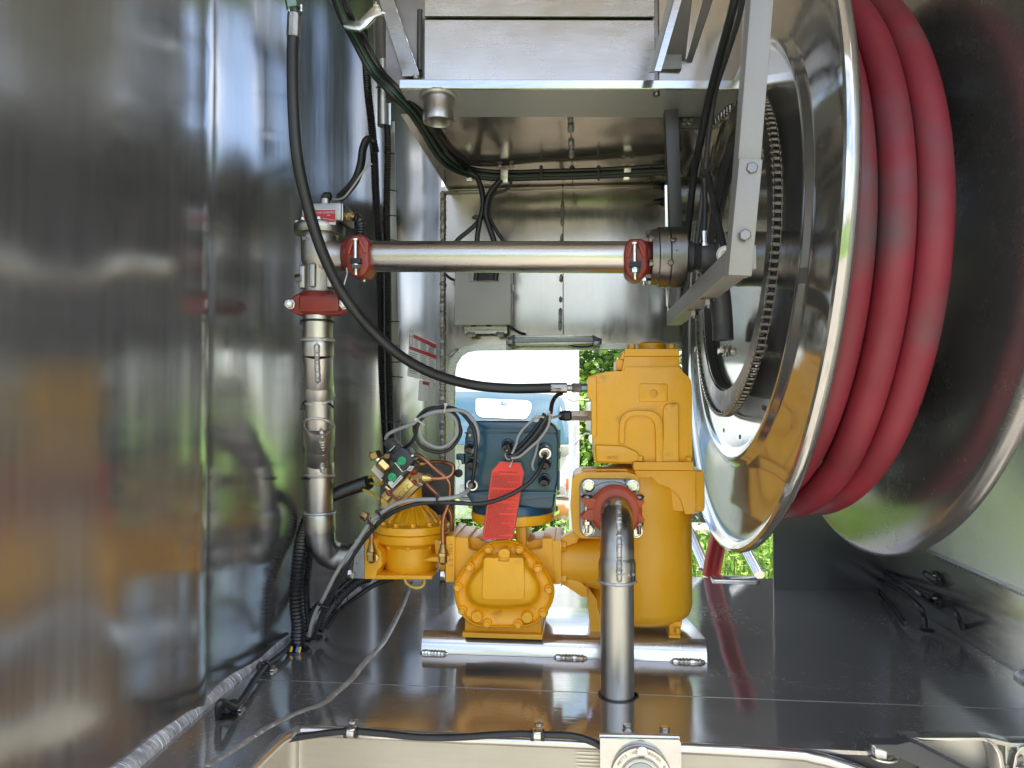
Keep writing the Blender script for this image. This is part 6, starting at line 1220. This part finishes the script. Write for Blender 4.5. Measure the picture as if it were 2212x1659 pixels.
# outlet stub under the ledge
stb = thing('outlet_stub', 'open aluminium pipe stub welded under the ledge beam', 'pipe', P(948, 265, 1.42))
sc_ = P(947, 264, 1.395); zt_ = ZC-.006; rs = px(33, 1.395)
mb = MB(); mb.lathe((sc_.x, 1.395, 0), (0, 0, 1), [(sc_.z+.03, rs*.86), (sc_.z+.002, rs*.90), (sc_.z, rs*.93), (sc_.z, rs*1.02), (sc_.z+.003, rs*1.04), (sc_.z+.022, rs*1.04), (sc_.z+.024, rs*1.0), (zt_, rs*1.0)], 48, cap0=True, cap1=False); build('pipe_wall', mb, M_alu, stb)
ring_weld((sc_.x, 1.395, zt_-.002), (0, 0, 1), rs*1.12, .0075, par=stb, seed=21)
# small dark glands on the right of the rear wall
for y, lab in ((402, 'upper dark gland on the rear wall beside the reel post'), (436, 'lower dark gland on the rear wall beside the reel post')):
    mb = MB(); c = P(1436, y, 1.95); mb.lathe(c, (-1, 0, 0), [(0, .012), (.010, .013), (.014, .009), (.03, .007), (.032, .004)], 12); build('cable_gland', mb, M_blk, label=lab, category='gland')

# ================================================================ HOSE REEL
RX1, RX2, RY, RZ, RR = .3155, .556, 1.4218, .8141, .566
reel = thing('hose_reel', 'large polished spun aluminium hose reel at the right with two dished flanges', 'hose reel', (0, RY, RZ)); RROT = (0, .0444, .0259); reel.rotation_euler = RROT
def flange(X, sgn, name):
    """sgn -1: dished face towards -X"""
    mb = MB(); o = V((X, RY, RZ)); s_ = sgn
    KR = RR/.596
    prof = [(0, .03), (0, .370), (.004*s_, .381), (.0095*s_, .387), (.0105*s_, .393), (.0085*s_, .400), (.001*s_, .405), (-.001*s_, .412), (-.001*s_, .52), (.0, .555), (.003*s_, .570), (.008*s_, .5785), (.014*s_, .5835), (.0185*s_, .589), (.0165*s_, .5945), (.0105*s_, .596), (.003*s_, .594), (-.003*s_, .587), (-.0075*s_, .578), (-.0075*s_, .42), (-.0075*s_, .03)]
    t = bmesh.new(); seg = 160; R = []
    for h, r in [(h, r*KR if r > .46 else r) for h, r in prof]: R.append([t.verts.new(o+V((h, math.cos(2*PI*k/seg)*r, math.sin(2*PI*k/seg)*r))) for k in range(seg)])
    for A, B in zip(R, R[1:]+R[:1]):
        for k in range(seg): t.faces.new([A[k], A[(k+1) % seg], B[(k+1) % seg], B[k]])
    mb.merge(t); return build(name, mb, M_flange, reel, ang=50)
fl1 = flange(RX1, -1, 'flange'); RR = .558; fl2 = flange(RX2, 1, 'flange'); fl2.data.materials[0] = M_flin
mb = MB(); mb.lathe((RX1+.006, RY, RZ), (1, 0, 0), [(0, .30), (RX2-RX1-.014, .30)], 96, False, False); build('drum', mb, M_steel, reel)
mb = MB(); mb.lathe((RX1-.03, RY, RZ), (1, 0, 0), [(-.005, .03), (-.005, .05), (.03, .055)], 48); hub = build('hub', mb, M_steel, reel)
mb = MB(); t = bmesh.new(); NT = 76; rs1 = .3025; o = V((RX1-.021, RY, RZ)); rings = [[], [], [], []]
for k in range(NT*2):
    a = 2*PI*k/(NT*2); r = rs1+(.0065 if k % 2 else -.003)
    for j, (x, r_) in enumerate(((-.0016, r), (.0016, r), (.0016, .262), (-.0016, .262))): rings[j].append(t.verts.new(o+V((x, math.cos(a)*r_, math.sin(a)*r_))))
for A, B in zip(rings, rings[1:]+rings[:1]):
    for k in range(NT*2): t.faces.new([A[k], A[(k+1) % (NT*2)], B[(k+1) % (NT*2)], B[k]])
mb.merge(t); build('sprocket', mb, M_steel, reel, ang=25)
mb = MB(); mb.lathe((RX1-.018, RY, RZ), (1, 0, 0), [(.016, .264), (0, .264), (0, .258), (.016, .258)], 96, False, False); build('sprocket_ring', mb, M_frdk, reel)
for a in (200, 236, 262, 284, 330, 20, 60):
    aa = math.radians(a); mb = MB(); mb.lathe((RX1-.0003, RY+math.cos(aa)*.352, RZ+math.sin(aa)*.352), (-1, 0, 0), [(0, .0045), (.0006, .0042)], 12); build('slot', mb, M_black, reel)
# chain
chn = thing('drive_chain', 'roller chain wrapped round the reel sprocket', 'chain', (0, RY, RZ)); chn.rotation_euler = RROT
rc_ = .309; NL = 153
mb = MB(); hh = .0058
mb.lathe((-.0045, 0, 0), (1, 0, 0), [(0, .0040), (.009, .0040)], 10)
mb.lathe((-.0085, 0, 0), (1, 0, 0), [(0, .0018), (.017, .0018)], 6)
for sx_ in (-1, 1): mb.box((sx_*.0062-.0008, -.0063, -.0038), (sx_*.0062+.0008, .0082, .0038), .0006, 1)
ll = build('link', mb, M_chain, chn); me0 = ll.data
for v in me0.vertices: v.co += ORG[chn.name]
lc = [ll]
def put(o, p, ang): o.location = p-ORG[chn.name]; o.rotation_euler = (ang, 0, 0)
top = math.radians(128); bot = math.radians(-232+0)
cnt = int(NL*.86)
for k in range(cnt):
    o = ll if k == 0 else ll.copy()
    if k: COL.objects.link(o)
    a = math.radians(58) - 2*PI*k/NL
    put(o, V((RX1-.021+(.0 if k % 2 else .0), RY+math.cos(a)*rc_, RZ+math.sin(a)*rc_)), a+PI/2)
# straight run to the drive motor at upper left
tl = thing('drive_chain', 'slack length of chain running up from behind the rear post to the drive motor', 'chain', P(1480, 370, 1.6))
run = resample(spline([P(1478, 372, 1.62), P(1500, 335, 1.55), P(1530, 285, 1.47), P(1556, 252, 1.42), P(1585, 226, 1.36)], 10), .0127)
for k in range(len(run)-1):
    d = (run[k+1]-run[k]); o = bpy.data.objects.new('link', me0); COL.objects.link(o); o.parent = tl
    o.location = run[k]-ORG[tl.name]; o.rotation_euler = d.to_track_quat('Y', 'X').to_euler()

# red hose
hz_ = thing('red_hose', 'red rubber delivery hose wound in coils on the reel, lowest loop hanging slack', 'hose', (0, RY, RZ)); hz_.rotation_euler = RROT; HZ = RZ-.030
rh = .0242
def coilpts(x0_, x1_, r0, r1, a0, a1, n=70):
    return [V((x0_+(x1_-x0_)*k/n, RY+math.cos(a0+(a1-a0)*k/n)*(r0+(r1-r0)*k/n), RZ+math.sin(a0+(a1-a0)*k/n)*(r0+(r1-r0)*k/n))) for k in range(n+1)]
R = random.Random(2)
def wind(xs, r, slack=0):
    L = []
    for i in range(len(xs)-1):
        for k in range(60):
            f = k/60; a = PI/2-2*PI*f; x = xs[i]+(xs[i+1]-xs[i])*max(0, (f-.75)/.25)
            rr_ = r+.003*S(a*2+i*2)+slack*(max(0, -S(a))**2)+(.055*max(0, S(a))**2 if r > .4 else 0); L.append(V((x+.003*S(a*1+i), RY+math.cos(a)*rr_, HZ+math.sin(a)*rr_)))
    return L
mb = MB(); mb.sweep(wind([.352, .398, .430], .388), rh, 18); build('inner_coils', mb, M_hose, hz_, ang=80)
L = []
for k in range(0, 95):
    f = k/94; a = PI*.35+1.9*PI*f; up = max(0, S(a))**2; sl_ = max(0, (a-1.25*PI)/(.5*PI))
    L.append(V((.4645-min(.034, .040*sl_**1.3), RY+math.cos(a)*.437, HZ+S(a)*(.437+.06*up))))
mb = MB(); mb.sweep(L, rh, 20); build('outer_coil', mb, M_hose, hz_, ang=80)
L = []
for k in range(0, 91):
    f = k/90; a = PI*.35+1.85*PI*f; dn = max(0, -S(a))**2; up = max(0, S(a))**2; sl_ = max(0, (a-1.28*PI)/(.5*PI))
    L.append(V((.4155-min(.076, .080*sl_**1.4), RY+math.cos(a)*.437, HZ+S(a)*(.437+.010*dn+.06*up))))
mb = MB(); mb.sweep(L, rh, 20); build('outer_coil', mb, M_hose, hz_, ang=80)
L = []
for k in range(0, 70):
    f = k/69; a = PI*.35+1.7*PI*f; up = max(0, S(a))**2
    L.append(V((.367, RY+math.cos(a)*(.435-.01*f), HZ+S(a)*(.433-.02*f+.06*up))))
mb = MB(); mb.sweep(L, rh, 20); build('outer_coil', mb, M_hose, hz_, ang=80)

# reel frame
fr = thing('reel_frame', 'grey powder coated channel frame with large hex bolts carrying the reel', 'frame', P(1500, 690, 1.2))
zb0, zb1 = P(0+1574, 593, .885).z, P(1574, 558, .885).z
mb = MB()
def P2(x, y, Y): return P(x, y, Y)
yb0, yb1 = .885, 1.53
xl_ = .184; zb = CAMP.z+.160; ht = .030; wd = .030
mb.box((xl_, yb0, zb), (xl_+wd, yb1, zb+ht), .0015, 2); lowb = build('lower_beam', mb, M_frame, fr)
for yy in (1.13, 1.27):
    mb = MB(); mb.hex((xl_+.016, yy, zb-.0005), (0, 0, -1), .0070, .009, 1.65, rot=.4, stud=.006); build('beam_nut', mb, M_steel, fr)
def post(p0, p1, p2, p3, Y0, Y1, th, m, name, bev=.0015):
    """bottom-left, bottom-right at Y0; top-right, top-left at Y1"""
    f = [P(*p0, Y0), P(*p1, Y0), P(*p2, Y1), P(*p3, Y1)]
    mb = MB(); mb.prism(f, (0, th, 0), bev, 2); return build(name, mb, m, fr)
post((1575, 590), (1625, 592), (1676, -60), (1626, -60), .880, .860, .030, M_frame, 'front_post')
post((1573, 594), (1624, 596), (1648, 344), (1597, 341), .874, .866, .006, M_frame, 'front_splice_plate')
for x, y in ((1622, 366), (1607, 510)):
    mb = MB(); mb.hex(P(x, y, .872), (0, -1, 0), .0072, .0065, 1.18, rot=.25 if y < 400 else .6); build('post_bolt', mb, M_steel, fr)
post((1448, 505), (1475, 505), (1462, 146), (1432, 146), 1.53, 1.50, .030, M_frdk, 'rear_post')
post((1440, 660), (1446, 660), (1441, 400), (1436, 400), 1.535, 1.525, .01, M_plate, 'edge_liner', 0)
post((1445, 690), (1448, 690), (1448, 600), (1445, 600), 1.535, 1.535, .03, M_zinc, 'beam_end', 0)
mb = MB(); mb.prism([P(1425, 150, 1.50), P(1478, 150, 1.50), P(1500, -40, 1.34), P(1470, -40, 1.34)], (0, .004, 0), .001); mb.box(P(1426, 150, 1.47), P(1464, 144, 1.53), .001); build('top_gusset', mb, M_frame, fr)
mb = MB(); mb.prism([P(1478, 150, 1.50), P(1490, 150, 1.50), P(1560, -60, 1.30), P(1535, -60, 1.30)], (0, .02, 0), .001); build('diagonal_brace', mb, M_frame, fr)
mb = MB(); mb.hex(P(1450, 118, 1.485), (0, -1, .3), .0085, .010, 1.5, rot=.3); build('post_bolt', mb, M_zinc, fr)
mb = MB(); mb.prism(pp([(1466, 170), (1530, 170), (1526, 278), (1466, 276)], 1.56), (0, .006, 0), .001); mp_ = build('motor_plate', mb, M_frdk, fr)
for x, y in ((1478, 192), (1492, 192), (1478, 262), (1492, 262)):
    mb = MB(); mb.hex(P(x, y, 1.559), (0, -1, 0), .006, .006, 1.3); build('plate_bolt', mb, M_steel, mp_)
mb = MB(); mb.box(P(1472, 165, 1.57), P(1535, 155, 1.575), .0005); build('plate_flange', mb, M_plate, mp_)
# swivel joint
sw = thing('swivel_joint', 'dark steel swivel joint between the horizontal pipe and the reel hub', 'swivel', P(1440, 625, 1.36))
c = P(1400, 557, 1.355)
mb = MB(); k_ = 1.355/FPX; mb.lathe(c, (1, 0, 0), [(0, 36*k_), (5*k_, 58*k_), (18*k_, 61*k_), (20*k_, 64*k_), (40*k_, 64.5*k_), (42*k_, 62*k_), (44*k_, 64*k_), (74*k_, 64*k_), (77*k_, 60*k_)], 56); build('body', mb, M_steel, sw)
mb = MB(); mb.lathe(c, (1, 0, 0), [(76*k_, 33*k_), (92*k_, 33*k_), (93*k_, 27*k_)]+[(93*k_+i*1.7*k_, (29 if i % 2 else 27)*k_) for i in range(10)]+[(112*k_, 30*k_), (130*k_, 32*k_), (140*k_, 26*k_)], 40); build('threaded_neck', mb, M_frdk, sw)
for i in range(6):
    a = i*PI/3+.4; mb = MB(); mb.hex(c+V((6*k_, math.cos(a)*52*k_, math.sin(a)*52*k_)), (-1, 0, 0), .0065, .007, 1.2); build('flange_bolt', mb, M_steel, sw)
for x, y in ((1455, 521), (1460, 540), (1449, 566)):
    mb = MB(); o_ = P(x, y, 1.30); mb.lathe(o_+V((0, .008, 0)), (0, -1, (558-y)/60), [(0, .0058), (.008, .0058), (.0095, .004), (.0095, .0025), (.007, .0022)], 14); build('port_screw', mb, M_steel, sw)
mb = MB(); mb.tube([P(1512, 560, 1.36), P(1530, 575, 1.37), P(1552, 620, 1.40), P(1560, 690, 1.42), P(1562, 735, 1.42)], .020, 18); build('hub_elbow', mb, M_frdk, label='dark curved hub pipe passing below the lower frame beam', category='pipe')
for x, y in ((1527, 742), (1576, 744), (1581, 740)):
    mb = MB(); mb.hex(PX(x, y, RX1-.004), (-1, 0, 0), .0080, .010, 1.4, rot=x*.1); build('flange_nut', mb, M_zinc, reel)
tb('drop_rod', [P(1445, 624, 1.36), P(1445, 655, 1.37), P(1446, 665, 1.38)], .0022, M_steel, 'thin steel rod between the swivel joint and the lower beam', 'rod')
# motor cables and hydraulic lines between the posts
def hy(name, pts, r, m, lab, cat='hose'): return tb(name, [P(*p) for p in pts], r, m, lab, cat, 14)
hy('grease_line', [(1596, -40, 1.10), (1580, 30, 1.14), (1553, 130, 1.22), (1530, 220, 1.30), (1514, 300, 1.36), (1500, 370, 1.42), (1492, 440, 1.46), (1484, 520, 1.50)], .0072, M_rub, 'glossy black line curving down just right of the rear post')
hy('grease_line', [(1612, -40, 1.12), (1595, 40, 1.18), (1570, 120, 1.26), (1545, 200, 1.34), (1530, 300, 1.40), (1520, 400, 1.44), (1508, 500, 1.46), (1500, 560, 1.46)], .0050, M_frdk, 'second dark line beside the glossy one')
hy('brake_hose', [(1518, 378, 1.30), (1526, 372, 1.28), (1534, 400, 1.25), (1546, 460, 1.20), (1558, 510, 1.16), (1566, 545, 1.13)], .0055, M_rub, 'short black hose looping down to a bright ring nut at the beam')
hy('brake_hose', [(1522, 392, 1.33), (1523, 440, 1.34), (1522, 480, 1.34), (1521, 506, 1.34)], .0048, M_rub, 'short black hose dropping straight into a steel ferrule')
mb = MB(); a = P(1521, 500, 1.34); mb.lathe(a, (0, 0, -1), [(0, .0060), (.022, .0060), (.023, .0085), (.028, .0085)], 14); build('ferrule', mb, M_zinc, label='steel ferrule under the straight black hose', category='ferrule')
mb = MB(); c = P(1567, 550, 1.10); n_ = (CAMP-c).normalized(); mb.lathe(c, n_, [(0, .0120), (.006, .0120), (.008, .011), (.008, .0065), (.002, .0060)], 24); mb.lathe(c-n_*.006, n_, [(0, .0135), (.006, .0135)], 24); build('ring_nut', mb, M_white, label='bright ring nut at the front end of the lower beam', category='nut')
mb = MB(); mb.box(P(1565, 575, 1.0)-V((.002, 0, 0)), P(1568, 562, 1.0)+V((.002, .004, 0)), .001); build('brass_tab', mb, M_brass, label='small pale tab below the bright ring nut', category='tab')
mb = MB(); mo = P(1492, 430, 1.60); mb.lathe(mo-V((.03, 0, 0)), (1, 0, 0), [(0, .03), (.002, .045), (.05, .045), (.052, .03), (.07, .03)], 32)
for k in range(12): mb.lathe(mo+V((-.026+k*.004, 0, 0)), (1, 0, 0), [(0, .0475), (.0016, .0475)], 32)
build('drive_motor', mb, M_steel, label='finned dark drive motor half hidden behind the rear post', category='motor')

# ================================================================ RIGHT WALL CABLES
def zr(l): return [PZ(x, y, z) for x, y, z in l]
tb('floor_cable', zr([(1715, 1100, .05), (1745, 1125, .04), (1790, 1165, .015), (1840, 1205, .012), (1870, 1230, .014), (1905, 1254, .03), (1950, 1280, .05), (1985, 1310, .045), (1998, 1335, .02), (2002, 1362, .001)]), .0062, M_rub, 'black cable from the tied bundle down to the first right floor grommet', 'cable')
tb('floor_cable', zr([(1720, 1095, .05), (1755, 1122, .04), (1800, 1160, .03), (1850, 1200, .025), (1880, 1224, .03), (1930, 1245, .06), (1985, 1280, .085), (2018, 1296, .085)])[:-1]+[PX(2008, 1297, .825)], .0060, M_rub, 'black cable rising to the lower bulkhead fitting', 'cable')
tb('floor_cable', [PX(2040, 1300, .822), PX(2058, 1315, .81), PX(2072, 1335, .80), PZ(2084, 1368, .002)], .0062, M_rub, 'short black cable from the lower bulkhead fitting to the second floor grommet', 'cable')
tb('floor_cable', zr([(1862, 1228, .008), (1880, 1250, .007), (1900, 1275, .006), (1930, 1310, .006), (1955, 1345, .006)]), .0035, M_corr, 'thin dark cable lying on the floor at the right', 'cable')
for x, y, lab in ((2003, 1364, 'black grommet on the floor left of the right weld seam'), (2086, 1368, 'black grommet at the foot of the kick panel')):
    mb = MB(); c = PZ(x, y, .0005); mb.lathe(c, (0, 0, 1), [(.0002, .016), (.003, .016), (.0045, .013), (.0045, .007)], 24); build('grommet', mb, M_blk, label=lab, category='grommet')
for x, y, lab in ((1868, 1226, 'tie and bright nut where the right floor cables are bundled'), (1828, 1166, 'small tie on the right floor cables under the reel')):
    mb = MB(); c = PZ(x, y, .022); mb.sweep([c+V((math.cos(a)*.013, 0, math.sin(a)*.016)) for a in [2*PI*k/14 for k in range(14)]], .0024, 6, closed=True); mb.box(c+V((-.024, -.003, -.006)), c+V((-.012, .004, .004)), .001); build('cable_tie', mb, M_blk, label=lab, category='cable tie')
for x, y, lab in ((2023, 1249, 'upper black bulkhead fitting on the kick panel'), (2024, 1298, 'lower black bulkhead fitting on the kick panel')):
    t = thing('bulkhead_fitting', lab, 'fitting', PX(x, y, .80)); c = PX(x, y, .828); ax_ = V((-1, -.0, .0)); n_ = V((0, -1, 0))
    mb = MB(); mb.lathe(c, ax_, [(-.002, .017), (.003, .017), (.0035, .014)], 24); build('disc_flange', mb, M_blk, t)
    mb = MB(); mb.hex(c, ax_, .0105, .012, 0); build('hex_nut', mb, M_steel, t)
    mb = MB(); e = c+V((-.010, 0, 0)); mb.sweep([e+V((0, -.034, -.004)), e+V((0, -.020, -.002))], .0062, 12); build('end_barb', mb, M_blk, t); mb = MB(); mb.sweep([e+V((0, .020, .002)), e+V((0, .034, .004))], .0062, 12); build('end_barb', mb, M_blk, t); mb = MB(); mb.sweep([e+V((0, -.022, -.002)), e+V((0, .022, .002))], [.0080, .0080], 6); build('cross_body', mb, M_steel, t, ang=25)
